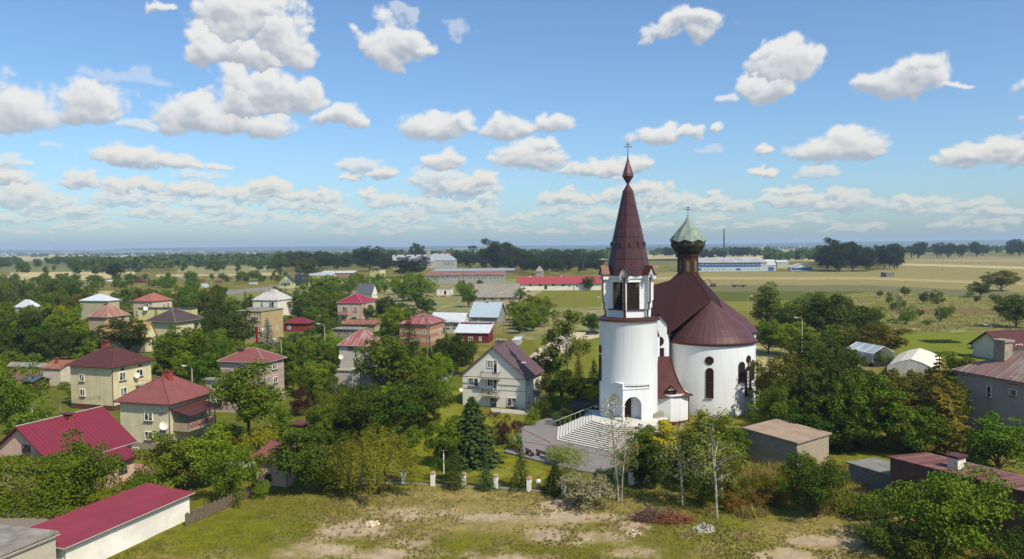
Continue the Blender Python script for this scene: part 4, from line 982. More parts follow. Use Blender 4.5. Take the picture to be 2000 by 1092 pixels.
WBRICK = brickmat("white_silicate_brick", (.76,.76,.74), (.52,.51,.50), .5, .28, (.70,.70,.68), msize=.018); GBRICK = brickmat("grey_silicate_brick", (.56,.54,.50), (.36,.34,.32), .5, .25, (.48,.47,.44)); TBRICK = stripemat("banded_tan_brick", (.45,.34,.20), (.38,.15,.10), 2.2, .5); OBRICK = brickmat("orange_brick", (.42,.20,.12), (.3,.25,.2), .26, .09)
CBLK = brickmat("concrete_block", (.42,.36,.27), (.22,.19,.16), .5, .24, (.30,.28,.25), msize=.02); GBLK = brickmat("grey_block", (.26,.26,.26), (.13,.13,.13), .6, .32, (.20,.20,.21), msize=.03); WBLK = brickmat("pale_block", (.50,.47,.42), (.34,.31,.28), .42, .22, (.44,.42,.37), msize=.015)
# -- near left
h = house("pink_house", "pink rendered house with ribbed magenta gable roof in the lower left corner", "house", 107, 974, 0, None, 898, 831, 'gy', PNK, R_mag, th=21, o=.5, D=10.6, W_=10.4, h=4.2, rh=3.7, plinth=(.6, P("rose_plinth", (.30,.17,.15), .9, .2)), vis=(0,830,262,925))
win(h, 'f', 52, 880, 15, 22, frame=BRK); chimney(h, .05, .1, 1.3, .7, -.1, REDB, M_brown)
b = MB(); b.box(h['W']/2, h['W']/2+2.6, h['D']/2-6.2, h['D']/2-2.0, 0, 3.0); part(h, b, "porch_wall", PNK)
b = MB(); q = [(h['W']/2-.3, h['D']/2-6.8, 4.0), (h['W']/2+3.3, h['D']/2-6.8, 3.0), (h['W']/2+3.3, h['D']/2-1.5, 3.0), (h['W']/2-.3, h['D']/2-1.5, 4.0)]; b.face(q); b.face([(x, y, z-.14) for x, y, z in q])
for i in range(4): b.face([q[i], q[(i+1) % 4], (*q[(i+1) % 4][:2], q[(i+1) % 4][2]-.14), (*q[i][:2], q[i][2]-.14)])
part(h, b, "porch_roof", R_mag)
b = MB(); b.box(h['W']/2+2.6, h['W']/2+2.68, h['D']/2-4.2, h['D']/2-3.1, 1.1, 2.5); part(h, b, "porch_window", M_glass)
h = house("cream_house", "cream two-storey house with maroon hipped tile roof and solar panels", "house", 222, 803, 140, 297, 716, 678, 'hip', CRM, R_mar, rl=.25, o=.6, plinth=(.9, BRK))
for s, u, v, w, hh in (('f',160,738,10,14),('f',161.5,767,10,14),('r',239,735,13,16),('r',241,765,13,16),('r',272,728,13,14)): win(h, s, u, v, w, hh)
for u, v in ((239,721),(274,714)): win(h, 'r', u, v, 5, 4, frame=BRK, sill=False, mull=0, name='attic_window')
chimney(h, -.35, .1, 1.1, .9, .75, REDB, M_brown); dish(h, 'r', 262, 733, .5); balcony(h, 'r', 281, 748, 34, 2.4, .9, rm=P("balcony_pink", (.42,.3,.26), .8, .2))
b = MB(); 
sl_ = h['rh']/(h['W']/2+.6)
for k in range(2):
    x0 = 1.0; y0 = -1.1+k*1.25; z = lambda x: h['h']+h['rh']*(1-(x-h['W']/2*0)/(h['W']/2+.6))+.12
    b.face([(x0, y0, z(x0)), (x0+1.9, y0, z(x0+1.9)), (x0+1.9, y0+1.15, z(x0+1.9)), (x0, y0+1.15, z(x0))])
    b.face([(x0, y0, z(x0)-.08), (x0+1.9, y0, z(x0+1.9)-.08), (x0+1.9, y0+1.15, z(x0+1.9)-.08), (x0, y0+1.15, z(x0)-.08)])
part(h, b, "solar_panel", P("solar_cells", (.10,.13,.20), .15, .2, 2))
h = house("veranda_house", "cream and grey house with red hipped roof and a covered balcony with flower pots", "house", 333, 882, 237, 413, 787, 733, 'hip', CRM2, R_red, rl=.2, o=.6, th=16, plinth=(.9, P("grey_plinth", (.28,.26,.23), .9, .15)))
for s, u, v, w, hh in (('f',290.5,813,16,18),('f',316.5,798,6,14),('f',291,851,16,17),('f',318,835,6,14),('r',392,777,6,7)): win(h, s, u, v, w, hh)
win(h, 'f', 266, 878, 12, 9, sill=False)
chimney(h, .12, -.05, 1.2, .9, .7, REDB); dish(h, 'f', 327, 829, .62)
hW, hD = h['W']/2, h['D']/2
b = MB(); b.box(hW, hW+2.6, -hD+.6, hD-2.2, 2.75, 2.95); vb = part(h, b, "balcony", M_conc)
b = MB(); b.box(hW+2.5, hW+2.6, -hD+.6, hD-2.2, 2.95, 3.9); b.box(hW, hW+2.6, -hD+.6, -hD+.7, 2.95, 3.9); b.build("railing", P("lattice", (.38,.31,.24), .8, .3, 8), vb)
for yy in (-hD+.7, (-hD+hD-2.2)/2+.3, hD-2.3):
    b = MB(); b.tube([(hW+2.5, yy, 0), (hW+2.5, yy, 5.1)], .07, 5); part(h, b, "veranda_post", BRK)
b = MB(); q = [(hW, -hD+.1, 5.9), (hW+3.2, -hD+.1, 5.15), (hW+3.2, hD-1.6, 5.15), (hW, hD-1.6, 5.9)]; b.face(q); b.face([(x, y, z-.12) for x, y, z in q])
for i in range(4): b.face([q[i], q[(i+1) % 4], (*q[(i+1) % 4][:2], q[(i+1) % 4][2]-.12), (*q[i][:2], q[i][2]-.12)])
part(h, b, "veranda_roof", R_mar)
MFL = P("red_flowers", (.55,.04,.05), .7, .4, 6); MFP = P("mauve_flowers", (.30,.10,.30), .7, .4, 6)
for k in range(5):
    y0 = -hD+1.2+k*(2*hD-4)/4.5; cc_ = np.array([[hW+2.75, y0, 3.6]])+NR.normal(size=(50, 3))*np.array([.12, .28, .22]); v_, f_ = cards(cc_, None, .1); npmesh("flower_basket", v_, f_, MFL if k % 2 else MFP, vb)
h = house("banded_house", "tan house with pale horizontal bands, red hipped roof and dark chimney", "house", 518.5, 792, 432, 556, 707, 680, 'hip', stripemat("banded_render", (.42,.30,.24), (.62,.54,.46), 1.25), R_red, rl=.2, o=.4, th=16)
for s, u, v, w, hh in (('f',473,715,7,11),('r',536,715,9,13),('r',537,742,8,12)): win(h, s, u, v, w, hh)
chimney(h, -.42, -.2, 1.3, .9, -.15, P("dark_chimney", (.07,.065,.06), .8, .3))
h2 = house("x", "", "", 462, 806, 403, 470, 745, 738, 'flat', h['wall'].data.materials[0], R_felt, th=16, parent=h, o=.35)
for u, v in ((422,754),(426,787)): win(h2, 'f', u, v, 19, 14, mull=2)
h = house("grey_brick_house", "grey brick house with red hipped roof half hidden by a round tree", "house", 727, 757, 664, 755, 675, 644, 'hip', GBRICK, R_fade, rl=.15, o=.35, th=16)
for s, u, v, w, hh in (('f',698,699,7,21),('f',690,726,6,13)): win(h, s, u, v, w, hh)
win(h, 'f', 684.5, 680, 10, 8, frame=BRK, sill=False); dish(h, 'f', 669, 696, .5)
b = MB(); b.box(-h['W']/2-.7, h['W']/2-2, -h['D']/2-1.6, -h['D']/2, 0, 3.4); part(h, b, "lower_wall", GBRICK)
b = MB(); b.box(-h['W']/2-.9, h['W']/2-1.9, -h['D']/2-1.8, -h['D']/2, 3.4, 3.6); b.box(-h['W']/2-.8, h['W']/2-1.9, -h['D']/2-1.75, -h['D']/2-1.7, 4.3, 4.36); part(h, b, "terrace", M_conc)
h = house("gable_house", "white brick gable house with plum roof, two front balconies and a satellite dish", "house", 1027, 799, 904, 1057, 735, 676, 'gy', WBRICK, R_plum, th=20, o=.5)
for s, u, v, w, hh in (('f',925,746,19,16),('f',1000,785,20,17),('r',1031,745,4,10),('r',1032,778,4,14),('r',1049,733,5,14)): win(h, s, u, v, w, hh)
for v in (713, 749):
    win(h, 'f', 957.5, v-2, 11, 15, sill=False); win(h, 'f', 967.5, v+3, 8, 26, name='balcony_door', mull=0, door=True)
balcony(h, 'f', 960.5, 737, 35); balcony(h, 'f', 961, 772, 34, flowers=P("balcony_plants", (.30,.16,.05), .8, .5, 9, c2=(.12,.16,.04)))
balcony(h, 'r', 1050, 757, 18, 1.0, flowers=MFL)
win(h, 'f', 964, 787, 11, 26, name='door', frame=P("dark_door", (.025,.02,.02), .5, .1), mull=0, door=True); dish(h, 'f', 903.5, 760, .35)
b = MB(); c = hit(h, 'f', 1016, 722); b.tube([c, c+Vector((0,-.25,.3)), c+Vector((0,-.3,1.0)), c+Vector((.5,-.5,1.35))], .045, 5); wl_ = part(h, b, 'wall_lamp', GRCH); b = MB(); b.obox(c+Vector((.85,-.6,1.36)), (.38,0,.03), (0,.14,0), (0,0,.07)); b.build('lamp_head', M_white, wl_)
chimney(h, -.08, .1, 1.7, 1.0, .25, P("violet_chimney", (.26,.26,.32), .6, .1), P("cap_grey", (.3,.3,.36), .5, .1)); h['obj']['category'] = 'house'
b = MB(); b.box(-h['W']/2-.02, h['W']/2, -h['D']/2-.03, -h['D']/2, 2.95, 3.05); part(h, b, "wall_band", P("band_grey", (.3,.29,.27), .8, .1))
b = MB(); zt_ = h['h']+h['rh']-2.0; q = [(-h['W']/2-2.6, h['D']/2-5.2, h['h']-.6), (-1.2, h['D']/2-5.2, h['h']+h['rh']-1.3), (-1.2, h['D']/2-.8, h['h']+h['rh']-1.3), (-h['W']/2-2.6, h['D']/2-.8, h['h']-.6)]; 
h = house("tan_brick_house", "unfinished tan and red brick house under a faded red hipped roof", "house", 839, 676, 781, 885, 633, 611, 'hip', TBRICK, R_fade, rl=.2, o=.4, th=17)
win(h, 'r', 859, 648, 3, 11, sill=False, mull=0); win(h, 'r', 867, 645, 3, 11, frame=BRK, sill=False, mull=0); win(h, 'f', 829, 649, 4, 9, sill=False, mull=0); chimney(h, -.05, .1, 1.0, .8, .35, P("dark_chimney2", (.12,.08,.06), .8, .3))
h = house("rose_house", "pale pink cube-shaped house with magenta hipped roof and small front balcony", "house", 707, 628, 659.5, 737, 591, 573, 'hip', PNK2, roofmat("roof_crimson", (.30,.03,.06), .5, wear=.1), rl=.1, o=.3, th=16)
for s, u, v, w, hh in (('f',674.5,603,11,9),('f',693.5,603.5,8,9),('f',694,622,8,8)): win(h, s, u, v, w, hh)
balcony(h, 'f', 672, 613, 19, 1.2, 1.0, m=PNK2, solid=True, rm=P("balcony_rose", (.42,.22,.2), .8, .1)); win(h, 'f', 672, 621, 12, 8, sill=False)
for u, v in ((712,594),(733,590)): win(h, 'r', u, v, 3, 3, frame=BRK, sill=False, mull=0, name='attic_window')
chimney(h, 0, 0, 1, .8, .1, GRCH)
h = house("white_house", "off-white house with white tin roof streaked with rust", "house", 542.5, 619, 494, 577, 586, 564, 'hip', WHT, R_wr, rl=.15, o=.35, th=16)
for s, u, v, w, hh in (('f',530.5,595,10,11),('f',512,594,5,10),('r',565.5,593,6,8)): win(h, s, u, v, w, hh)
for u in (511, 530): win(h, 'f', u, 587.5, 5, 3, frame=BRK, sill=False, mull=0, name='attic_window')
chimney(h, -.05, -.25, .9, .7, .45, P("pale_chimney", (.45,.38,.33), .9, .2)); balcony(h, 'f', 527, 604, 25, 1.2)
h = house("tan_flat_house", "tan block house with flat roof, red pillars and satellite dish behind a blue spruce", "house", 511, 674, 465, 554, 609, 606, 'flat', TAN, R_felt, th=17, o=.15)
for s, u, v, w, hh in (('f',497.5,622.5,17,9),('f',503,642,13,11),('f',504,662,11,10)): win(h, s, u, v, w, hh, mull=2)
win(h, 'r', 542, 641, 4, 9, sill=False); dish(h, 'f', 517, 643, .5); b = MB()
b.box(h['W']/2-1.6, h['W']/2-1.0, -h['D']/2-.25, -h['D']/2+.1, 0, 5.4); b.box(-h['W']/2+1, h['W']/2-1.0, -h['D']/2-.15, -h['D']/2, 5.3, 5.5); part(h, b, "red_pillar", P("red_paint", (.35,.03,.03), .6, .1))
b = MB(); b.box(-h['W']/2, 0, -1, 1.5, h['h'], h['h']+.7); b.box(-1, -.3, -2.6, -2, h['h'], h['h']+.9); part(h, b, "roof_vent", GRCH)
# -- farther left
h = house("white_roof_house", "beige house with a white hipped tin roof behind the rusty-roofed house", "house", 212, 626, 158, 234, 587, 574, 'hip', P("beige_render", (.44,.40,.31), .9, .12), R_wht, rl=.1, th=14)
h = house("rusty_roof_house", "beige house with a streaked rusty hipped roof in front of the white-roofed house", "house", 211, 654, 174, 253, 619, 594.5, 'hip', P("beige_render2", (.44,.38,.28), .9, .12), R_rust, rl=.1, th=18)
win(h, 'r', 240, 621, 6, 7, frame=BRK); chimney(h, -.2, 0, 1.3, 1.1, .1, REDB)
h = house("salmon_roof_house", "cream and mauve house with low salmon hipped roof", "house", 298, 622, 261, 337, 588, 573, 'hip', P("cream_mauve", (.56,.48,.42), .9, .1), R_sal, rl=.3, th=20)
for s, u, v, w, hh in (('f',286,596,8,6),('r',320,596,4,5),('r',328,594.5,4,7),('f',268,611,5,8)): win(h, s, u, v, w, hh)
chimney(h, .1, 0, .9, .7, .3, GRCH)
h = house("yellow_flat_house", "long pale yellow flat-roofed building behind the brown-roofed house", "building", 376, 630, 271, 386, 603, 600, 'flat', YEL, R_dkb, th=8, o=.3)
dish(h, 'f', 287, 602, .9)
h = house("brown_roof_house", "cream house with low dark brown hipped roof and red chimney", "house", 344, 660, 289, 396, 628, 603, 'hip', P("cream_pale", (.60,.56,.38), .9, .1), R_brn, rl=.2, o=.9, th=18)
win(h, 'r', 382, 635, 6, 10, frame=BRK); chimney(h, .0, .1, .9, .7, .3, REDB)
h = house("ochre_roof_house", "low house with yellow and orange gable roof among dark trees", "house", 283, 688, 198, 306, 655, 627, 'gx', CRM, R_yel, th=22, o=.4); chimney(h, .25, 0, 1, .8, .2, REDB)
h = house("red_low_house", "low red-walled house with crimson hipped roof right of the tan flat-roofed block", "house", 600, 648, 556, 612, 631, 620, 'hip', P("red_wall", (.22,.04,.045), .8, .2), R_mag, rl=.4, th=8); win(h, 'f', 565, 640, 6, 7, sill=False)
h = house("ruined_outbuilding", "grey roofless outbuildings below the pale pink house", "shed", 704, 664, 651, 716, 644, 640, 'flat', P("ruin", (.27,.25,.22), .95, .4, 1), R_felt, th=12)
for u in (662, 680, 695): win(h, 'f', u, 653, 5, 7, frame=GRCH, sill=False, mull=0)
h = house("red_roof_garage", "low garages with dull red flat roof directly below the pale pink house", "garage", 730, 650, 668, 742, 634, 626, 'mono', P("garage_tan", (.42,.34,.26), .9, .2), R_feltred, th=14)
h = house("dark_shed", "dark brown shed with blue-grey roof beside the flat brick sheds", "shed", 65, 764, 44, 97, 744, 734, 'gx', P("dark_boards", (.075,.032,.022), .8, .3, 4), roofmat("roof_slate_blue", (.09,.115,.15), .5, wear=.1), th=24, o=.3)
h = house("red_flat_shed", "whitewashed shed with flat red felt roof left of the cream house", "shed", 119, 754, 84, 141, 720, 705, 'mono', P("old_white", (.55,.50,.44), .9, .2), R_feltred, th=14, o=.25); chimney(h, -.1, .2, .5, .5, .5, REDB)
h = house("orange_brick_shed", "orange brick shed with grey flat roof at the left edge", "shed", 84, 750, 16, 92, 717, 709, 'mono', OBRICK, R_felt, th=14, o=.2)
h = house("white_roof_cottage", "cottage with a pale tin roof almost hidden in dark trees at far left", "house", 62, 612, 30, 80, 600, 585, 'hip', WHT, R_wht, rl=.3, th=20, vis=(30,584,78,597))
# -- middle distance
h = house("white_cottage", "small white cottage with steep grey gable roof among orchard trees", "cottage", 727, 583, 697, 737, 571, 554, 'gx', WHT, R_grey, th=38, o=.5); chimney(h, -.3, 0, .9, .7, .1, GRCH)
for u in (731, 735): win(h, 'r', u, 576, 2, 5, sill=False, mull=0)
h = house("white_hut", "small flat-roofed white hut with dark door standing in the dry meadow", "hut", 880, 577, 853, 885, 564.5, 564, 'flat', WHT, R_felt, th=6, o=.2); win(h, 'f', 869.5, 571.5, 4, 8, frame=BRK, pane=M_door, name='door', mull=0, door=True); win(h, 'f', 861, 570, 2.5, 4, mull=0, sill=False)
h = house("thatch_barn", "long grey barn with big asbestos roof in the dry meadow", "barn", 1012, 589, 928, 1021, 577.5, 554, 'gx', P("barn_wall", (.34,.30,.26), .9, .3, .5), R_asb, th=5, o=.7)
for u in (946, 962, 980, 996): win(h, 'f', u, 583, 1.6, 10, frame=P("barn_post", (.10,.08,.07), .9, .1), pane=M_void, sill=False, mull=0, name='barn_post')
h = house("blue_roof_barn", "grey barn with blue-grey tin roof marked by a rust streak", "barn", 971, 633, 919, 993, 617, 590, 'gx', GRY, R_blue, th=15, o=.6); win(h, 'f', 935, 624.5, 5, 8, sill=False); chimney(h, -.05, 0, 1.1, .8, .2, GRCH)
h = house("white_tin_house", "low house with white tin roof and glazed porch left of the blue-grey barn", "house", 905, 652, 843, 917, 627, 610, 'gx', P("house_grey_white", (.50,.50,.47), .9, .1), R_wht, th=17, o=.5); win(h, 'f', 890, 636, 9, 7); win(h, 'f', 875, 637, 8, 7); win(h, 'r', 912, 624, 2, 5, sill=False, mull=0)
h = house("red_wall_annex", "dark red-walled building with a sloping white tin roof below the blue-grey barn", "building", 954, 670, 890, 963, 650, 631, 'mono', DKR, R_wht, th=12, o=.4)
for u, w in ((902,8),(919,9),(938,5)): win(h, 'f', u, 662, w, 8, sill=False)
h = house("small_tin_shed", "small grey tin shed beside the sandy road", "shed", 1014, 674, 1000, 1020, 664, 660, 'mono', P("tin_grey", (.4,.44,.47), .5, .1), R_wht, th=10, o=.1)
h = house("stable", "very long low white stable with bright red roof", "stable", 1174, 566.5, 1013, 1180, 552, 540, 'gx', P("stable_white", (.66,.67,.66), .9, .08), roofmat("roof_bright_red", (.36,.06,.07), .8, wear=.1), th=1, o=.9)
for u in (1036, 1055, 1081, 1100): win(h, 'f', u, 557, 5.5, 3.5, frame=M_dark, sill=False, mull=0)
for u in (1112, 1127, 1145): win(h, 'f', u, 558.5, 4, 4, sill=False)
win(h, 'f', 1066, 561, 5, 7.5, frame=M_door, pane=M_door, name='door', mull=0, door=True); chimney(h, -.72, 0, 1, .8, .4, WHT); chimney(h, .05, 0, .8, .8, .4, WHT)
h = house("pale_green_house", "pale green gable house with dark slate roof beside the country road", "house", 574, 563, 546, 577, 550, 536, 'gy', GRN, R_dkb, th=12, o=.5)
for u, v, w, hh in ((556,547,3.5,5),(563,547,3.5,5),(557,557,5,7),(566,555,3,5)): win(h, 'f', u, v, w, hh, sill=False)
balcony(h, 'f', 559, 551.5, 18, 1.2)
h2 = house("x", "", "", 602, 562, 576, 605, 551, 535.5, 'gx', GRN, R_dkb, th=12, parent=h, o=.4)
h = house("grey_roof_bungalow", "white bungalow with dark gable roof, right of the pale green house", "house", 655, 553, 641, 672, 548, 541, 'gx', WHT, R_dkb, th=20, o=.4)
def longb(name, label, cat, *a, **k):
    h = house(name, label, cat, *a, **k); return h
h = longb("yellow_workshop", "long low yellow and blue workshop with pale flat roof", "building", 647, 546, 575, 664, 538, 533, 'mono', P("mustard", (.45,.40,.22), .9, .2), P("pale_blue_roof", (.38,.46,.55), .5, .1), th=8)
h = longb("brick_workshop", "low workshop with pale roof behind the yellow workshop", "building", 690, 541, 626, 706, 533, 529, 'mono', P("dusky_brick", (.30,.2,.17), .9, .2), P("pale_grey_roof", (.5,.52,.54), .5, .1), th=6)
h = longb("cube_house", "pale yellow cube house with flat dark roof and dish", "house", 741, 541, 723, 757, 526, 523, 'hip', YEL, R_dkb, th=20)
for u in (728, 736): win(h, 'f', u, 529, 3, 2.5, frame=BRK, sill=False, mull=0)
SCH = P("school_wall", (.40,.42,.44), .8, .1); RSC = roofmat("school_roof", (.36,.39,.42), 2.0, wear=.1, rough=.4)
h = longb("school", "large grey-roofed school with red-brick chimneys and a tall square shaft", "school", 846, 524.5, 766, 852, 509, 491.5, 'gx', SCH, RSC, th=4, o=.8, h=10, rh=8)
h2 = house("x", "", "", 888, 524, 832, 893, 509.5, 491, 'hip', SCH, RSC, th=10, parent=h, rl=.5, h=10.5, rh=9)
for u in (868, 872, 876, 880, 884): win(h2, 'f', u, 514.5, 2, 6, sill=False, mull=0)
for fx in (-.85, -.4, .1, .45): chimney(h, fx, -.15, 2.4, 2, .5, REDB)
for fx in (-.1, .3, .65): chimney(h2, fx, .1, 3.2, 2.5, 1.2, REDB)
b = MB(); x = proj((h['ctr'].x, h['ctr'].y, 0)); c = hit(h, 'f', 838, 520); b.box(c.x-2.2, c.x+2.2, c.y-5, c.y-1, 0, 27.0); b.box(c.x-2.4, c.x+2.4, c.y-5.2, c.y-.8, 26.4, 27.2); part(h, b, "shaft", P("shaft_grey", (.34,.34,.34), .9, .1))
h = longb("rusty_factory", "long factory hall with rust-striped roof and a row of windows", "factory", 985, 554, 831, 990, 537, 530, 'mono', P("factory_wall", (.30,.31,.31), .8, .1), roofmat("roof_rust_stripes", (.27,.11,.065), 2.4, wear=.3, streakc=(.36,.27,.21)), th=2, o=.6)
for i in range(20): win(h, 'f', 836+i*7.6, 542.5, 6.4, 5, sill=False, mull=2)
h = longb("blue_roof_hall", "long low hall with pale blue roof behind the rusty factory", "factory", 1004, 534, 845, 1008, 528, 525, 'mono', P("hall_dark", (.12,.12,.13), .8, .1), P("hall_blue", (.30,.36,.44), .5, .1), th=2)
h = longb("silo_building", "grey concrete building with rounded roof left of the dark woods", "building", 1058, 546, 1046, 1062, 530, 519, 'hip', P("silo_grey", (.30,.28,.27), .9, .1), P("silo_roof", (.26,.24,.24), .8, .1), th=10, vis=(1046,518,1060,535))
FB = P("factory_blue", (.05,.12,.36), .6, .15, .3); FW = P("factory_white", (.42,.50,.60), .7, .1, .3)
h = longb("blue_factory", "long blue and pale factory with ribbon windows right of the dome", "factory", 1498, 530, 1340, 1517, 510, 499, 'mono', FW, P("factory_roof", (.36,.38,.42), .6, .3, .08), th=2, o=.8, h=9.4, rh=4.5)
b = MB(); b.box(-h['W']/2+.5, h['W']/2-6, -h['D']/2-.012, -h['D']/2, 4.6, 9.3); part(h, b, "blue_band", FB)
for i in range(20): win(h, 'f', 1366+i*6.6, 516.5, 3.4, 2.2, sill=False, mull=1)
for i in range(17): win(h, 'f', 1370+i*7.1, 525.5, 1.6, 3.2, sill=False, mull=0)
for u in (1365, 1442): win(h, 'f', u, 526, 8, 4.5, frame=FB, pane=FB, name='gate', mull=0, door=True)
h = longb("blue_gate_hall", "white hall end with dark blue gate beside the long blue factory", "hall", 1515, 529.5, 1497, 1519, 518, 507, 'mono', P("hall_pale", (.48,.55,.62), .7, .1), P("hall_roof", (.45,.5,.55), .5, .1), th=8); win(h, 'f', 1506, 525, 11, 7, frame=FB, pane=FB, name='gate', mull=0, door=True)
h = longb("blue_stripe_hall", "low white gabled hall with blue stripe at the field edge", "hall", 1586, 529, 1545, 1589, 521, 515, 'gy', P("hall_white", (.60,.64,.66), .7, .1), P("hall_roof_pale", (.52,.56,.60), .5, .1), th=2, o=.6)
b = MB(); b.box(-h['W']/2+.5, h['W']/2-.5, -h['D']/2-.1, -h['D']/2, .6, 3.4); part(h, b, "blue_stripe", FB)
h = longb("white_sheds", "cluster of small white-roofed sheds between the two halls", "shed", 1540, 522, 1518, 1556, 512, 508, 'mono', P("shed_pale", (.4,.42,.44), .7, .1), P("shed_roof", (.5,.55,.6), .5, .1), th=5)
h = longb("field_hut", "small grey hut in bushes in the stubble field", "hut", 1747, 541, 1731, 1750, 533, 532, 'flat', P("hut_grey", (.2,.19,.18), .9, .1), R_felt, th=5, o=.1)
for k, (xl, xc, xr, yb, ye, ya, mw, mr, kd, lb) in enumerate(((262,278,286,553,549,541,BRK,R_mar,'gy',"tiny brown gabled cabin in the allotment gardens"),(208,218,221,551,549,547,WHT,R_wht,'mono',"tiny white shed left of the brown garden cabin"),(345,358,361,545,543.5,542,WHT,P("teal_roof",(.1,.3,.25),.6,.1),'gx',"tiny shed with green roof in the allotment gardens"),
    (393,404,408,562,558,554,WHT,R_blue,'gx',"pale garden shed with bluish roof beside the road"),(390,398,400,551,548,545,BRK,R_red,'gx',"tiny red-roofed cabin left of the road lamps"),(157,166,171,558,556.5,555,WHT,R_grey,'mono',"long low grey shed roof in the allotment hedges"),(486,500,503,556,554,552,WHT,R_blue,'mono',"small blue-roofed shed above the country road"),(420,430,433,552,549,546,BRK,R_red,'gx',"small dark red cabin above the road bend"),(1042,1052,1055,552,548,544,P("hut_pale",(.4,.4,.42),.8,.1),R_rust,'gx',"small gabled shed behind the long white stable"),(1272,1284,1287,523,518,516,P("hut_y",(.40,.42,.33),.8,.1),R_grey,'flat',"small pale block seen just right of the belfry"),(234,256,259,502,500,499,WHT,R_wht,'mono',"long white shed far out on the plain at left"))):
    house("garden_shed", lb, "shed", xc, yb, xl, xr, ye, ya, kd, mw, mr, th=15, o=.2, vis=(xl, ye-2, xr, yb))
# -- near right and bottom
h = house("concrete_shed", "windowless concrete block shed with rust-edged sheet roof below the church", "shed", 1556, 922, 1456, None, 859, 850, 'monox', CBLK, roofmat("roof_shed_planks", (.40,.29,.20), .5, wear=.3, rough=.9), th=52, D=7.4, W_=7.5, o=.25, h=3.7, rh=.45, vis=(1456,830,1630,915))
h['roof'].name = "roof"
h = house("brown_garage", "long dark brown garage with red felt roof and white chimney at right edge", "garage", 0, 0, 0, 0, 0, 0, 'monox', P("brown_render", (.16,.095,.08), .9, .15), roofmat("roof_red_felt", (.20,.085,.075), 3.0, wear=.3, rough=.9, streakc=(.26,.13,.11)), th=-30, world=(47.5, 73.5, 6.4, 18.5), h=4.7, rh=.6, o=.3, vis=(1762,875,2000,905))
b = MB(); b.box(-1.3, .1, 3.2, 4.3, 4.6, 6.2); ch = part(h, b, "chimney", WHT); b = MB(); b.box(-1.5, .3, 3.0, 4.5, 6.2, 6.4); b.build("cap", M_brown, ch)
h = house("block_shed", "low grey block shed leaning against the brown garage", "shed", 0, 0, 0, 0, 0, 0, 'monox', GBLK, P("grey_sheet_roof", (.22,.22,.22), .85, .25, .6), th=-26, world=(42.2, 84.9, 4.6, 6.4), h=2.6, rh=.15, o=.25, vis=(1664,905,1760,955))
h = house("grey_block_house", "big grey rendered house with faded pink roof and tall chimney at right edge", "house", 0, 0, 0, 0, 0, 0, 'hip', P("grey_stucco", (.40,.38,.36), .9, .1, .4), R_pink, th=-17, world=(76.2, 106.5, 12.5, 20), h=8.8, rh=3.6, rl=.35, o=.7, vis=(1866,662,2000,800))
for u, v, w, hh in ((1881,727,12,9),(1932,765,9,24),(1979,743,15,13),(1979,767,15,13),(1930,811,10,10)): win(h, 'l', u, v, w, hh, mull=0)
b = MB(); b.box(-3.4, -1.9, 4.6, 6.4, 9, 13.6); b.box(-3.6, -1.7, 4.4, 6.6, 13.4, 13.7); part(h, b, "chimney", P("rough_chimney", (.32,.29,.25), .9, .2))
h = house("maroon_roof_house", "white house with maroon ribbed roof at right edge behind the pink-roofed one", "house", 2060, 700, 1962, None, 672, 645, 'gx', WHT, R_mar, th=-14, o=.9, D=9, vis=(1940,640,2000,668))
win(h, 'f', 1990, 675, 14, 6)
h = house("white_garage", "long whitewashed garage with smooth magenta lean-to roof, bottom left", "garage", 0, 0, 0, 0, 0, 0, 'monox', P("stained_white", (.76,.77,.77), .9, .14, .5), R_mag2, th=19, world=(-38.6-.33*0+0, 71.6, 5.5, 14.6), h=2.75, rh=.45, o=.35, vis=(110,958,368,1015))
h = house("block_garage", "pale block garage with grey felt roof in the bottom left corner", "garage", 0, 0, 0, 0, 0, 0, 'monox', WBLK, R_felt, th=19, world=(-43.4, 61.0, 7.0, 7.4), h=4.2, rh=-.25, o=.2, vis=(0,1035,105,1090))
h = house("pink_garage", "small pink garage with red hipped roof beside dense green shrubs", "garage", 560, 952, 500, 590, 896, 860, 'hip', PNK, R_red, th=14, rl=.4, o=.45); win(h, 'f', 524, 932, 12, 13, frame=BRK)
h = house("garden_gazebo", "brown-roofed garden shelter among purple shrubs", "shelter", 592, 836, 570, 600, 828, 818, 'hip', BRK, roofmat("roof_gazebo", (.14,.06,.05), .3, wear=.2), th=16, o=.4)
h = house("ruined_hut", "ruined little hut with rusty tin roof hidden by birches", "hut", 1406, 962, 1350, 1425, 915, 902, 'mono', P("ruin_wall", (.50,.47,.42), .95, .3, 1.5), roofmat("roof_tin_rust", (.20,.11,.08), .4, wear=.3, streakc=(.45,.43,.42)), th=30, o=.3, D=4)

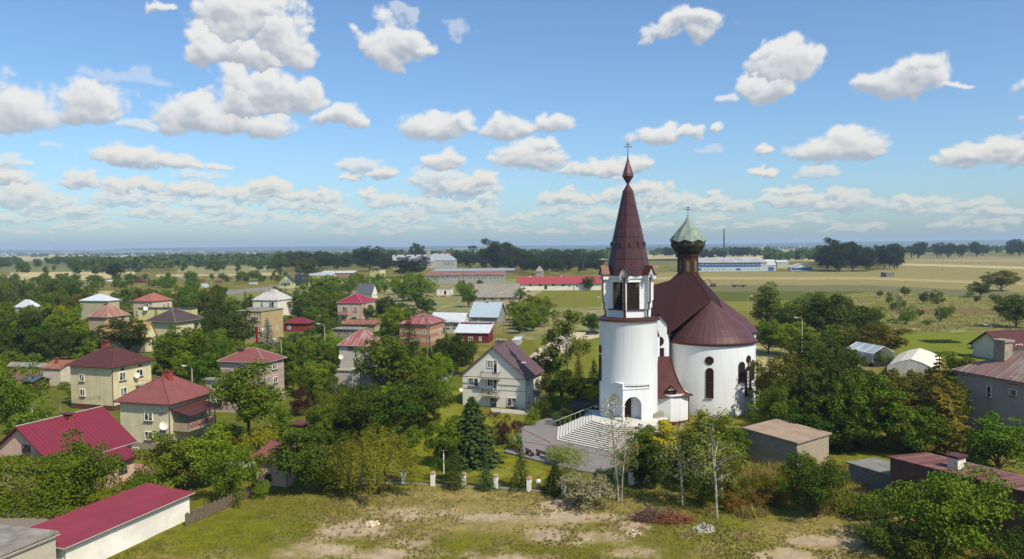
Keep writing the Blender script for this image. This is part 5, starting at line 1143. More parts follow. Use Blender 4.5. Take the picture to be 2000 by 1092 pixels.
# gutters, downpipes and ridge caps on the nearer houses
M_gut = P("gutter_paint", (.13,.06,.05), .5, .15); M_gutw = P("gutter_grey", (.34,.33,.32), .5, .1)
for root in [o for o in COL.objects if o.type == 'EMPTY' and o.get('category') in ('house', 'garage') and o.location.y < 300]:
    rf = [c for c in root.children if c.name.startswith('roof') and 'vent' not in c.name]; wl = [c for c in root.children if c.name.startswith('wall') and 'band' not in c.name]
    if not rf or not wl: continue
    rf, wl = rf[0], wl[0]; xs = [v.co.x for v in wl.data.vertices]; ysv = [v.co.y for v in wl.data.vertices]; X0, X1, Y0 = min(xs), max(xs), min(ysv)
    Rv_ = [v.co.copy() for v in rf.data.vertices]; rx = max(v.x for v in Rv_); rx0 = min(v.x for v in Rv_); ry = min(v.y for v in Rv_); ry1 = max(v.y for v in Rv_); zmax = max(v.z for v in Rv_); ze = min(v.z for v in Rv_)+.12
    m_ = M_gut if len(root.name) % 2 else M_gutw
    top = [v for v in Rv_ if v.z > zmax-.01]; mono = zmax-ze < 1.0
    if not mono:
        hipd = all(abs(v.x) < rx-.3 and abs(v.y) < abs(ry)-.3 for v in top)
        mb = MB()
        if hipd:
            for cx_, cy_ in ((rx, ry), (rx0, ry), (rx, ry1)): t_ = min(top, key=lambda v: (v.x-cx_)**2+(v.y-cy_)**2); mb.tube([(cx_, cy_, ze+.06), (t_.x, t_.y, t_.z+.03)], .07, 5)
        if len(top) > 1: a_, b_ = min(top, key=lambda v: v.x+v.y), max(top, key=lambda v: v.x+v.y); mb.tube([a_+Vector((0,0,.04)), b_+Vector((0,0,.04))], .09, 5)
        o_ = mb.build("ridge_cap", m_, rf)
    mb = MB(); mb.tube([(rx0, ry-.06, ze), (rx, ry-.06, ze)], .07, 5); mb.tube([(rx+.06, ry, ze), (rx+.06, ry1, ze)], .07, 5)
    mb.tube([(rx+.03, ry, ze-.05), (X1+.08, Y0-.08, ze-.6), (X1+.08, Y0-.08, .1)], .05, 5); mb.build("gutter", m_, rf)
# ---------------------------------------------------------------- vegetation
def crown_pts(seed, ncl, nleaf, rx=.36, z0=.22, z1=1.0, leaf=.02, cr=.11, irr=.3, flat=.85, core=.25, up=.3, top=0.0):
    g = np.random.default_rng(seed); zc = (z0+z1)/2; rz = (z1-z0)/2
    u = g.normal(size=(ncl, 3)); u /= np.linalg.norm(u, axis=1, keepdims=True); u[:, 2] = u[:, 2]*.9+.12
    rad = 1+irr*(np.sin(3*np.arctan2(u[:, 1], u[:, 0])+seed)*.5+g.normal(size=ncl)*.45)
    rr = np.where(g.random(ncl) < core, g.random(ncl)*.6, .66+.22*g.random(ncl))*np.clip(rad, .55, 1.25)
    c = u*np.stack([rx*rr, rx*rr, rz*rr], 1); tp_ = np.clip(1-top*(c[:, 2]/rz+.2), .25, 1.2); c[:, 0] *= tp_; c[:, 1] *= tp_; c[:, 2] += zc
    r = cr*(.6+.8*g.random(ncl))
    k = g.choice(ncl, nleaf, p=r**1.8/(r**1.8).sum()); v = g.normal(size=(nleaf, 3)); v /= np.linalg.norm(v, axis=1, keepdims=True)
    fl = (v[:, 2] < -.1) & (g.random(nleaf) < .55); v[fl, 2] *= -1
    rad2 = r[k]*(.55+.55*g.random(nleaf)**.6); p = c[k]+v*rad2[:, None]*np.array([1, 1, flat])
    p += g.normal(size=p.shape)*cr*.12
    n = v+g.normal(size=v.shape)*.8+np.array([0, 0, up])
    return p, n, c, r, g
def limbs(mb, c, z0, hr, n=8, seed=0):
    q = random.Random(seed); idx = q.sample(range(len(c)), min(n, len(c)))
    for i in idx:
        e = Vector(c[i]); b = Vector((0, 0, z0*(.8+q.random()*.9))); b.z = min(b.z, e.z*.8); m_ = (b+e)/2+Vector((0, 0, -.03)); mb.tube([b, m_, e], [hr*.5, hr*.35, hr*.12], 5)
def mk_broad(name, seed, ncl=46, nleaf=9000, leaf=.017, trunk_r=.02, tall_top=.7, **k):
    p, n, c, r, g = crown_pts(seed, ncl, nleaf, **k); V, Fq = cards(p, n, leaf, g); cr_ = npmesh("crown", V, Fq, M_leaf)
    mb = MB(); z0 = k.get('z0', .22); mb.tube([(0, 0, -.02), (.006, .004, z0*.6), (-.004, .008, z0+.15), (0, 0, tall_top)], [trunk_r*1.25, trunk_r, trunk_r*.8, trunk_r*.25], 7)
    limbs(mb, c, z0, trunk_r, 10, seed); t = mb.build("trunk", M_bark, None, True); return cr_, t
def mk_conifer(name, seed, levels=30, rmax=.2, nb=11, per=16, leaf=.016, droop=.3, z0=.06, pw=.85, gap=0.0):
    g = np.random.default_rng(seed); P_, N_ = [], []
    for i in range(levels):
        z = z0+(1-z0)*(i+g.random()*.6)/levels; R = rmax*(1-z)**pw*(.82+.36*g.random())+.008
        m = max(4, int(nb*(.5+.5*(1-z))))
        for b in range(m):
            if g.random() < gap: continue
            a = 2*np.pi*(b+g.random()*.8)/m+i*1.3; Rb = R*(.75+.45*g.random()); k = int(per*(.45+R/rmax))
            s = .15+.85*g.random(k)**.75; lat = (g.random(k)-.5)*.62*Rb*(1.12-s)
            x = np.cos(a)*Rb*s-np.sin(a)*lat; y = np.sin(a)*Rb*s+np.cos(a)*lat
            zz = z-droop*Rb*s**1.5+.10*Rb*s**3+(g.random(k)-.5)*.010-np.abs(lat)*.25
            P_.append(np.stack([x, y, zz], 1)); nn = np.stack([np.cos(a)*np.ones(k)*.45, np.sin(a)*np.ones(k)*.45, np.ones(k)], 1)+g.normal(size=(k, 3))*.38; N_.append(nn)
    P_, N_ = np.concatenate(P_), np.concatenate(N_); V, Fq = cards(P_, N_, leaf, g, .45); cr_ = npmesh("crown", V, Fq, M_need)
    mb = MB(); mb.tube([(0, 0, -.02), (0, 0, .5), (0, 0, .99)], [.017, .010, .002], 6); return cr_, mb.build("trunk", M_bark, None, True)
def mk_birch(seed, nleaf=2600, leaf=.0105, rx=.17, lean=.03):
    g = np.random.default_rng(seed); mb = MB(); tip = []; q = random.Random(seed)
    ax = [(0, 0, -.02), (lean*.3, 0, .3), (lean, .01, .6), (lean*1.2, 0, .96)]; mb.tube(ax, [.009, .007, .0045, .001], 7)
    P_ = []
    for i in range(34):
        z = .28+.66*q.random(); a = q.random()*6.28; R = rx*(1.15-z)**.6*(.6+.6*q.random()); b = Vector((lean*z, 0, z)); e = b+Vector((math.cos(a)*R, math.sin(a)*R, R*.8)); m_ = b.lerp(e, .5)+Vector((0, 0, .012))
        mb.tube([b, m_, e], [.0035, .0022, .0007], 4)
        d = e+Vector((math.cos(a)*.02, math.sin(a)*.02, -.07-.06*q.random())); mb.tube([e, (e+d)/2+Vector((math.cos(a)*.012, math.sin(a)*.012, .01)), d], [.0009, .0007, .0004], 3)
        k = nleaf//34; s = g.random(k); pts = np.array(m_)[None]*(1-s[:, None])+np.array(e)[None]*s[:, None]; dn = g.random(k) < .5; s2 = g.random(k); pts[dn] = (np.array(e)[None]*(1-s2[:, None])+np.array(d)[None]*s2[:, None])[dn]
        P_.append(pts+g.normal(size=(k, 3))*np.array([.02, .02, .025]))
    P_ = np.concatenate(P_); V, Fq = cards(P_, None, leaf, g); return npmesh("crown", V, Fq, M_leaf), mb.build("trunk", M_birch, None, True)
def mk_willow(seed, nleaf=11000):
    g = np.random.default_rng(seed); P_, N_ = [], []
    for i in range(150):
        a = g.random()*6.28; R = .42*np.sqrt(g.random())*(.9+.3*g.random()); zt = 1.0-.9*(R/.5)**2*.55-g.random()*.1; Ln = .25+.35*g.random(); k = nleaf//150; s = g.random(k)
        x = np.cos(a)*(R+.07*s); y = np.sin(a)*(R+.07*s); z = zt-Ln*s; z = np.maximum(z, .04*g.random(k))
        P_.append(np.stack([x, y, z], 1)+g.normal(size=(k, 3))*.018); N_.append(np.stack([np.full(k, np.cos(a)), np.full(k, np.sin(a)), np.full(k, .6)], 1)+g.normal(size=(k, 3))*.5)
    V, Fq = cards(np.concatenate(P_), np.concatenate(N_), .014, g, .4); c = npmesh("crown", V, Fq, M_leaf)
    mb = MB(); q = random.Random(seed)
    for i in range(9):
        a = q.random()*6.28; mb.tube([(math.cos(a)*.04, math.sin(a)*.04, 0), (math.cos(a)*.12, math.sin(a)*.12, .35), (math.cos(a)*.28, math.sin(a)*.28, .8)], [.012, .008, .003], 5)
    return c, mb.build("trunk", M_bark, None, True)
def mk_blob(seed, nleaf, leaf, **k):
    p, n, c, r, g = crown_pts(seed, k.pop('ncl', 26), nleaf, **k); V, Fq = cards(p, n, leaf, g); return npmesh("plant", V, Fq, M_leaf)
PROTO = {}
PROTO['round'] = [mk_broad("b", s, 72, 9500, .0195, rx=.48, z0=.08, cr=.092, irr=.55, core=.2) for s in (1, 2, 3)]
PROTO['open'] = [mk_broad("o", s, 50, 7500, .0180, rx=.36, z0=.26, cr=.105, irr=.45, core=.15, trunk_r=.018) for s in (4, 5)]
PROTO['tall'] = [mk_broad("t", s, 46, 8500, .0135, rx=.23, z0=.12, cr=.085, irr=.35, top=.35) for s in (6, 7)]
PROTO['wide'] = [mk_broad("w", s, 80, 12000, .020, rx=.66, z0=.02, cr=.135, irr=.5, core=.2) for s in (8, 9)]
PROTO['spruce'] = [mk_conifer("s", 10, rmax=.24), mk_conifer("s", 11, rmax=.27, droop=.35)]
PROTO['fat_spruce'] = [mk_conifer("s", 12, levels=38, rmax=.42, nb=16, per=40, leaf=.020, droop=.22, pw=.72)]
PROTO['ragged'] = [mk_conifer("s", 14, levels=26, rmax=.33, nb=9, per=34, leaf=.0145, droop=.45, pw=.85, gap=.18), mk_conifer("s", 15, levels=24, rmax=.36, nb=9, per=34, leaf=.0145, droop=.35, pw=.75, gap=.22)]
PROTO['birch'] = [mk_birch(20, 1300, .0095), mk_birch(21, 560, .0075, .12, lean=-.04), mk_birch(22, 6500, .0115, .22)]
PROTO['willow'] = [mk_willow(30), mk_willow(31)]
PROTO['column'] = [mk_broad("c", 33, 40, 6000, .018, rx=.16, z0=.02, cr=.075, irr=.15, top=.5)]
PROTO['far'] = [mk_broad("f", s, 22, 1300, .042, rx=.42, z0=.08, cr=.15, irr=.35) for s in (41, 42, 43)]
PROTO['far_tall'] = [mk_broad("f", s, 20, 1100, .036, rx=.27, z0=.08, cr=.11, irr=.3, top=.3) for s in (44, 45)]
BUSH = {'bush': [mk_blob(s, 4200, .027, rx=.64, z0=-.15, z1=1.0, cr=.17, irr=.5, ncl=32) for s in (50, 51, 52)], 'lowbush': [mk_blob(s, 3600, .05, rx=1.3, z0=-.3, z1=1.0, cr=.33, irr=.4, ncl=34) for s in (53, 54)],
        'farbush': [mk_blob(s, 500, .085, rx=.75, z0=-.2, z1=1.0, cr=.25, ncl=14) for s in (55, 56)], 'twiggy': [mk_blob(s, 2000, .02, rx=.6, z0=.0, z1=1.0, cr=.22, irr=.4) for s in (57,)]}
used = set()
COLS = {'dark': (.062, .100, .012), 'mid': (.090, .145, .014), 'light': (.140, .195, .016), 'yellow': (.195, .200, .018), 'olive': (.130, .130, .018), 'pine': (.050, .072, .016), 'bluegreen': (.045, .090, .032), 'blue': (.15, .20, .17), 'purple': (.070, .026, .028),
        'gold': (.50, .50, .02), 'pale': (.22, .27, .06), 'silver': (.27, .33, .15), 'rust': (.22, .14, .03), 'birch': (.21, .25, .05), 'yew': (.046, .058, .014), 'deep': (.026, .042, .012), 'thuja': (.105, .175, .012), 'ochre': (.17, .145, .018)}
for k_ in COLS: COLS[k_] = (COLS[k_][0]*(.95 if k_ in ('mid','light','thuja') else .83), COLS[k_][1]*(.88 if k_ in ('mid','light','thuja') else .78), COLS[k_][2]*(.5 if k_ not in ('blue','silver','pale') else .8))
def col4(c): 
    b = COLS[c]; return (*[x*rnd.uniform(.88, 1.12) for x in b], 1)
TREES = []
NAMES = {'spruce': 'spruce_tree', 'fat_spruce': 'spruce_tree', 'ragged': 'larch_tree', 'birch': 'birch_tree', 'willow': 'willow_tree', 'column': 'thuja', 'bush': 'bush', 'lowbush': 'bush', 'farbush': 'bush', 'twiggy': 'bush'}
NATW = {'round': .95, 'open': .80, 'tall': .52, 'wide': 1.35, 'spruce': .48, 'fat_spruce': .72, 'ragged': .68, 'birch': .38, 'willow': .95, 'column': .36, 'far': .9, 'far_tall': .6, 'bush': 1.3, 'lowbush': 2.7, 'farbush': 1.5, 'twiggy': 1.25}
def put(kind, loc, hgt, wid, color, label=None, group=None, var=None, cat=None, name=None):
    sw = (wid/NATW[kind]) if wid else hgt; rz = rnd.random()*6.28
    if kind in BUSH:
        pr = BUSH[kind][var if var is not None else rnd.randrange(len(BUSH[kind]))]
        o = bpy.data.objects.new(name or 'bush', pr.data); COL.objects.link(o); o.location = loc; o.rotation_euler = (0, 0, rz); o.scale = (sw, sw, hgt); o.color = col4(color)
        tag(o, label, cat or 'bush', group); return o
    cr_, tr_ = PROTO[kind][var if var is not None else rnd.randrange(len(PROTO[kind]))]
    e = empty(name or NAMES.get(kind, 'leafy_tree'), loc, rz); e.scale = (sw, sw, hgt)
    for pr in (tr_, cr_):
        o = pr.copy(); COL.objects.link(o); o.parent = e
        if pr is cr_: o.color = col4(color)
    tag(e, label, cat or 'tree', group); return e
def at(kind, u, vb, vt, wpx, color, label, group=None, **k):
    g = G(u, vb); h = atY(u, vt, g.y).z; wid = wpx/F*g.length if wpx else None
    return put(kind, g, h, wid, color, label, group, **k)
T_ = [  # kind, column, base row, top row, width, colour, label
('wide',155,985,862,135,'mid','spreading leafy tree in front of the pink gable house'),
('bush',205,1003,940,60,'yellow','yellow-green bush at the right end of the tall clipped hedge'),
('bush',262,975,915,70,'mid','green bush between the pink house and the magenta lean-to roof'),
('lowbush',300,968,930,90,'light','low pale green shrub behind the far end of the white garage'),
('round',345,955,845,120,'mid','broad green apple tree left of the pink garage, nearest the cream and grey house'),
('round',415,950,838,110,'light','light green fruit tree left of the pink garage'),
('bush',452,985,868,100,'mid','upright green shrub directly left of the pink garage'),
('bush',505,975,935,40,'light','small bright shrub at the foot of the pink garage wall'),
('open',487,868,716,135,'mid','tall walnut tree with bare lower trunk in front of the banded house',None,0),
('column',548,862,790,26,'mid','narrow dark green thuja right of the walnut trunk'),
('lowbush',510,880,842,80,'yellow','long yellow-green garden shrub below the walnut tree'),
('bush',455,868,820,50,'light','light green shrub between the veranda house and the walnut tree'),
('bush',548,838,795,44,'mid','round green shrub behind the narrow thuja'),
('bush',585,812,760,44,'purple','dark purple-leaved bush above the garden shelter'),
('round',585,965,832,125,'dark','big dark green tree right of the pink garage'),
('round',632,960,862,100,'dark','dark green tree between the pink garage and the willow'),
('willow',735,962,824,175,'yellow','large yellow-green willow left of the garden fence'),
('bush',668,965,880,90,'olive','olive shrub at the left foot of the willow'),
('bush',640,850,765,70,'olive','olive-green round shrub left of the blue spruce'),
('spruce',655,800,745,38,'blue','small silvery blue spruce among dark shrubs below the grey brick house',None,0),
('round',757,765,655,122,'mid','large round green tree covering the corner of the grey brick house'),
('round',700,860,765,105,'dark','dark green garden tree below the blue spruce, left one'),
('round',765,855,752,110,'dark','dark green garden tree in the middle of the hedge of trees above the lawn'),
('round',825,842,738,105,'dark','dark green garden tree at the edge of the mown lawn'),
('bush',858,795,725,62,'thuja','bright green creeper-covered bank beside the mown lawn'),
('bush',800,870,832,60,'mid','low shrub at the lower edge of the mown lawn'),
('bush',840,835,800,50,'mid','small shrub where the lawn narrows'),
('spruce',800,718,612,66,'pine','tall dark spruce left of the unfinished brick house',None,1),
('round',880,735,660,85,'dark','dark tree between the unfinished brick house and the white gable house'),
('round',905,700,665,60,'mid','green tree behind the left roof slope of the white gable house'),
('spruce',912,712,655,30,'bluegreen','slim blue-green spruce behind the white gable house'),
('fat_spruce',923,905,774,108,'bluegreen','very large dense blue-green spruce in front of the white gable house'),
('round',868,912,815,80,'mid','leafy green tree touching the left side of the large spruce'),
('bush',872,938,888,50,'dark','dark shrub between the willow and the lamp mast'),
('spruce',890,955,858,46,'pine','slender dark spruce behind the second white pillar from the left'),
('spruce',950,956,890,44,'bluegreen','small spruce behind the fence between two brick-capped pillars',None,0),
('spruce',1018,955,860,50,'pine','young spruce behind the fence left of the two benches'),
('fat_spruce',1085,962,905,50,'pine','dark young spruce behind the fence beside the standing man'),
('bush',985,868,808,62,'purple','large purple-leaved plum bush left of the paved square'),
('bush',1006,880,845,34,'mid','green shrub growing inside the purple plum bush'),
('bush',1040,832,795,34,'light','light green shrub on the lawn corner by the white gable house'),
('bush',1063,818,770,50,'dark','dark bush between the white gable house and the paved square'),
('round',1095,785,725,80,'dark','dark green tree right of the balcony of the white gable house'),
('bush',1135,780,745,60,'mid','green bush on the bank left of the bell tower'),
('bush',1155,785,755,36,'gold','small yellow-green conifer bush close to the bell tower'),
('bush',1085,800,775,40,'light','light shrub above the church path'),
('birch',1108,755,607,78,'birch','weeping birch with white trunk left of the bell tower',None,2),
('round',1072,750,680,60,'dark','dark round tree at the left foot of the weeping birch'),
('spruce',1130,745,690,30,'dark','dark spruce right of the weeping birch trunk'),
('spruce',1160,750,700,34,'bluegreen','spruce nearly touching the bell tower on its left'),
('spruce',1175,745,708,30,'blue','blue spruce peeping out left of the bell tower'),
('round',1155,650,612,40,'dark','round dark tree standing in the grass left of the belfry base'),
('bush',1105,830,800,60,'dark','low dark hedge bush along the top of the stairs'),
('bush',1120,818,795,40,'olive','bronze-green bush beside the stair handrail'),
('bush',1100,905,868,70,'pale','pale green feathery bush in front of the stairs'),
('twiggy',1125,930,872,80,'pale','pale loose shrub on the paved square edge'),
('bush',1140,990,925,110,'silver','silvery white-leaved bush in front of the fence corner'),
('bush',1190,962,905,60,'bluegreen','dark blue-green bush behind the birch pair'),
('birch',1207,978,760,120,'birch','front birch of a pair with white forked trunk before the stairs',None,1),
('birch',1214,982,810,70,'birch','shorter birch of the pair before the stairs',None,1),
('bush',1225,935,878,50,'olive','olive bush right of the birch pair'),
('column',1240,930,862,34,'olive','olive thuja at the lower right edge of the stairs'),
('column',1267,905,840,40,'gold','golden thuja nearest the stairs'),
('column',1299,905,816,46,'gold','taller golden thuja below the annex'),
('column',1252,950,872,40,'dark','dark green narrow conifer in front of the golden thujas'),
('round',1278,955,862,70,'dark','dark leafy tree at the fence below the golden thujas'),
('round',1328,930,868,60,'mid','green tree below the tile-roofed annex'),
('birch',1333,988,818,110,'birch','slim birch with leaning white stem in front of the annex',None,0),
('birch',1400,1012,790,120,'birch','tall birch with white stem in front of the round apse',None,0),
('birch',1392,960,812,100,'olive','bushy birch with forked white trunk against the apse wall',None,2),
('round',1360,940,858,80,'olive','olive tree below the apse between two birches'),
('bush',1375,985,915,80,'dark','dark shrub at the foot of the birches'),
('bush',1430,985,900,60,'olive','olive shrub right of the ruined hut'),
('wide',1512,866,752,95,'mid','spreading green tree between the apse and the concrete shed'),
('ragged',1572,868,640,150,'yew','tall ragged dark conifer behind the concrete shed, left one',None,0),
('ragged',1634,870,632,145,'yew','tall ragged dark conifer behind the concrete shed, right one',None,1),
('round',1600,880,790,120,'dark','dark tree crown directly above the concrete shed roof'),
('round',1690,882,738,130,'mid','green tree between the dark conifers and the brown larch'),
('round',1655,885,800,90,'mid','leafy tree at the right rear of the concrete shed'),
('ragged',1832,885,690,170,'ochre','large brownish-olive larch left of the big grey house',None,0),
('round',1755,880,760,110,'olive','olive tree left of the brownish larch'),
('round',1790,892,800,90,'mid','green tree at the foot of the brownish larch'),
('round',1950,925,815,130,'mid','light green tree in front of the big grey house'),
('bush',1895,905,868,50,'mid','bush behind the chimney of the brown garage'),
('spruce',1502,758,695,40,'blue','blue spruce on the lawn right of the apse',None,0),
('wide',1595,1010,892,125,'dark','wide dark bush in front of the concrete shed'),
('tall',1577,930,886,36,'light','small light sapling at the corner of the concrete shed'),
('wide',1860,1078,920,205,'mid','huge green shrub tree in front of the brown garage'),
('lowbush',1700,1010,965,110,'mid','low spreading bush below the grey block shed'),
('bush',1725,1075,1000,110,'dark','dark bush left of the huge green shrub tree'),
('bush',1985,1110,1012,90,'dark','dark bush in the bottom right corner'),
('lowbush',1795,1095,1050,120,'olive','low olive scrub below the huge green shrub tree'),
('round',1612,668,576,128,'dark','big round dark tree in the meadow behind the round apse'),
('tall',1499,648,555,60,'olive','tall olive poplar right of the rear apse roof'),
('round',1547,660,590,70,'mid','green tree between the poplar and the big round tree'),
('round',1500,690,625,70,'mid','green tree just right of the apse roof edge'),
('round',1545,695,632,80,'light','light green tree at the double lamp pole'),
('bush',1575,700,660,80,'dark','dark bush behind the tops of the ragged conifers'),
('round',1690,668,608,90,'dark','dark tree left of the garden lawn with the vegetable beds'),
('round',1715,700,635,90,'olive','olive tree directly behind the glass greenhouse'),
('bush',1660,690,640,70,'olive','olive bush between the big round tree and the greenhouse'),
('bush',1722,712,690,36,'mid','green shrub growing inside the greenhouse corner'),
('round',1955,568,530,52,'olive','lone spreading tree in the stubble field at right'),
('round',1915,580,552,36,'dark','dark tree at the edge of the rough meadow, far right'),
('round',1985,640,580,60,'dark','large dark tree at right edge above the maroon roof'),
('round',970,528,468,90,'deep','giant dark poplar group crown rising above the horizon, left part',None,0),
('round',1000,530,480,60,'deep','giant dark crown rising above the horizon, right part'),
('round',722,530,481,56,'deep','tall dark tree on the skyline left of the school'),
('round',800,542,501,78,'deep','broad dark tree standing in front of the school'),
('round',815,516,477,30,'deep','dark tree top just behind the school roof'),
('round',1640,530,466,72,'deep','highest dark tree of the clump in the right fields'),
('tall',548,545,490,34,'mid','slender green tree on the skyline above the pale green house'),
('round',600,545,504,46,'dark','dark tree behind the yellow workshop'),
('round',222,545,515,44,'deep','nearly black round tree in the left fields'),
('round',1015,588,562,34,'mid','round bush-like tree at the right end of the long grey barn'),
('round',1150,567,540,24,'dark','slim tree against the wall of the red-roofed stable'),
('spruce',523,680,620,42,'blue','blue spruce in front of the tan flat-roofed house',None,0),
('spruce',428,660,570,66,'pine','tall dark spruce between the brown-roofed house and the tan flat-roofed block',None,0),
('spruce',306,652,603,26,'dark','spruce standing before the yellow flat-roofed building',None,1),
('round',455,700,610,90,'pine','dense dark tree left of the tan flat-roofed house'),
('spruce',335,668,625,24,'mid','small spruce at the corner of the brown-roofed house'),
('round',370,735,640,110,'mid','wide green tree behind the red chimney of the veranda house'),
('round',250,690,626,90,'pine','dark tree in front of the ochre-roofed house'),
('round',772,576,540,30,'light','light green tree at the left end of the orchard below the broad dark tree'),
('round',812,588,538,56,'light','bright green orchard tree below the broad dark tree'),
('round',788,590,548,30,'mid','green orchard tree between two bright ones in the meadow'),
('bush',842,572,543,34,'light','light bush between the rusty factory and the white hut'),
('bush',905,578,548,40,'mid','green bush right of the white hut'),
('round',915,600,563,34,'mid','dark-green tree at the left end of the long grey barn'),
('round',633,578,538,74,'light','big yellow-green tree between the pale green house and the white cottage'),
('round',600,615,570,60,'mid','green tree between the white tin-roofed house and the rose house'),
('round',832,613,583,44,'dark','dark tree in the dry meadow above the unfinished brick house'),
('spruce',766,622,582,40,'pine','dark spruce right of the rose house',None,1),
('bush',682,575,548,36,'mid','green bush left of the white cottage'),
('bush',30,825,715,90,'mid','large round green tree at the left edge above the pink house',None,None,'leafy_tree'),
]
for r in T_:
    k = dict()
    if len(r) > 8 and r[8] is not None: k['var'] = r[8]
    if len(r) > 9: k['name'] = r[9]; k['cat'] = 'tree'
    at(r[0], r[1], r[2], r[3], r[4], r[5], r[6], **k)
    g = G(r[1], r[2]); TREES.append((g.x, g.y, r[4]/F*g.length*.4))
# filling trees of gardens, meadows and woods: each a tree of its own
def blocked(u, vb, vt, w, y):
    for (v, hy, c, rad, W_, D, th) in HOUSES:
        if y < hy+2 and u+w*.42 > v[0]+1 and u-w*.42 < v[2]-1 and vt < v[3]-3 and vb > v[1]: return True
    return False
def inhouse(g, r=1.0):
    for (v, hy, c, rad, W_, D, th) in HOUSES:
        t = math.radians(th); d = g-c; lx = d.x*math.cos(t)-d.y*math.sin(t); ly = d.x*math.sin(t)+d.y*math.cos(t)
        if abs(lx) < W_/2+r and abs(ly) < D/2+r: return True
    dx, dy = g.x-32, g.y-136
    return (dx*dx+dy*dy < 330) or ((g.x-17.6)**2+(g.y-115)**2 < 70)
CLEAR = [(770,770,905,860),(985,800,1165,905),(1020,650,1180,716),(800,722,890,748),(1760,650,1960,705),(1475,665,1570,760),(1628,880,1765,965),(425,565,575,600),(130,572,360,590),(405,556,560,580),(1690,665,1825,725),(830,570,930,600),(1040,568,1180,602),(60,762,140,800)]
AUTO = []
CWORD = {'dark': 'dark green', 'mid': 'green', 'light': 'light green', 'olive': 'olive', 'pine': 'blackish green', 'deep': 'nearly black', 'rust': 'reddish-brown', 'ochre': 'brownish', 'yellow': 'yellow-green'}
SWORD = {'round': 'broad tree', 'open': 'open-crowned tree', 'tall': 'slender tree', 'spruce': 'pointed spruce', 'bush': 'bush', 'ragged': 'ragged larch', 'column': 'narrow conifer', 'far': 'round tree', 'far_tall': 'tall tree'}
def zone(poly, n, kinds, hr, label, group, sp=.55, clear=True, wf=None, name=None, stuff=False):
    q = random.Random(hash(label) % 1000 if False else len(label)*31+n); us = [p[0] for p in poly]; vs = [p[1] for p in poly]; done = 0; tries = 0; PG = [tuple(G(*p)[:2]) for p in poly]; SV = []
    xs = [p[0] for p in PG]; yy = [p[1] for p in PG]
    while done < n and tries < n*60:
        tries += 1; X_ = q.uniform(min(xs), max(xs)); Y_ = q.uniform(min(yy), max(yy))
        if not inpoly(np.array([X_]), np.array([Y_]), PG)[0]: continue
        g = Vector((X_, Y_, 0)); kind, colr = q.choice(kinds); h = q.uniform(*hr); w = h*NATW[kind]*q.uniform(.85, 1.15)*(wf or 1)
        u, vb = proj(g); _, vt = proj((X_, Y_, h)); wp = w/g.length*F
        if u < -90 or u > 2090: continue
        if inhouse(g, w*.22+.6): continue
        if clear:
            if any(a < u < c and b < vb < d for a, b, c, d in CLEAR): continue
            if blocked(u, vb, vt, wp, Y_): continue
        if any((X_-a)**2+(Y_-b)**2 < (sp*(w*.5+c))**2 for a, b, c in TREES[-260:]): continue
        TREES.append((X_, Y_, w*.5)); done += 1
        if stuff: SV.append((kind, g, h, w/NATW[kind])); continue
        o_ = put(kind, g, h, w, colr, label, group, name=name); AUTO.append((o_, u, vb, h, hr, kind, colr))
    if SV:
        V_, F_, b_ = [], [], 0
        for kind, g, h, w in SV:
            for pr in ((PROTO[kind][q.randrange(len(PROTO[kind]))][0] if kind in PROTO else BUSH[kind][q.randrange(len(BUSH[kind]))]),):
                me = pr.data; nv = len(me.vertices); co = np.empty(nv*3, np.float32); me.vertices.foreach_get('co', co); co = co.reshape(-1, 3); a = q.random()*6.28; c_, s_ = math.cos(a), math.sin(a)
                V_.append(np.stack([(co[:, 0]*c_-co[:, 1]*s_)*w+g.x, (co[:, 0]*s_+co[:, 1]*c_)*w+g.y, co[:, 2]*h], 1)); F_.append(np.arange(nv).reshape(-1, 4)+b_); b_ += nv
        o = npmesh(name or "woodland", np.concatenate(V_), np.concatenate(F_), M_leaf); o.color = (*COLS[kinds[0][1]], 1); tag(o, label, 'trees', kind='stuff')
    print("zone", done, n, label)
GR = [('round','mid'),('round','dark'),('open','mid'),('round','light'),('tall','mid'),('spruce','pine'),('round','pine'),('spruce','dark'),('round','olive')]
HOUSES.append(((1690,664,1824,722), 160, Vector((80,165,0)), 4, 8, 8, 0))
zone([(-60,640),(-60,720),(230,700),(330,690),(270,640)], 30, GR, (8, 13), 'tall garden tree in the dense dark grove at far left', 'trees of the far left grove', .5)
zone([(-60,585),(-60,640),(280,645),(160,590)], 34, GR, (7, 12), 'tree in the belt around the white tin cottage at left', 'trees around the left tin cottage', .5)
zone([(-60,720),(-60,850),(120,830),(140,770),(40,760)], 12, GR[:5], (5, 9), 'garden tree left of the cream house by the flat sheds', 'trees by the flat sheds', .5)
zone([(260,600),(560,600),(560,680),(300,700)], 34, GR, (6, 12), 'garden tree among the houses left of the tan flat-roofed house', 'garden trees left of the tan house', .5)
zone([(300,680),(560,680),(470,790),(300,740)], 24, GR[:7], (6, 10), 'garden tree behind the banded house', 'garden trees behind the banded house', .5)
zone([(545,600),(700,590),(790,640),(790,700),(560,700)], 34, GR, (5, 10), 'garden tree between the tan flat house and the pale pink house', 'garden trees in the village centre', .5)
zone([(555,700),(670,700),(700,780),(560,830)], 26, GR[:6]+[('column','mid')], (4, 7.5), 'orchard tree below the lamp posts left of the grey brick house', 'orchard trees left of the grey brick house', .5, name='fruit_tree')
zone([(660,760),(880,720),(800,830),(620,870)], 18, GR[:4], (4, 6.5), 'shrubby tree in the thicket above the mown lawn', 'thicket trees above the lawn', .55)
zone([(930,640),(1080,610),(1060,660),(960,680)], 12, [('round','mid'),('round','light')], (6, 9), 'fresh green tree in the row right of the blue-grey barn', 'green trees right of the barn', .55)
zone([(790,640),(960,690),(940,720),(800,720)], 12, GR[:6], (4, 7), 'tree in the yards behind the white gable house', 'yard trees', .5)
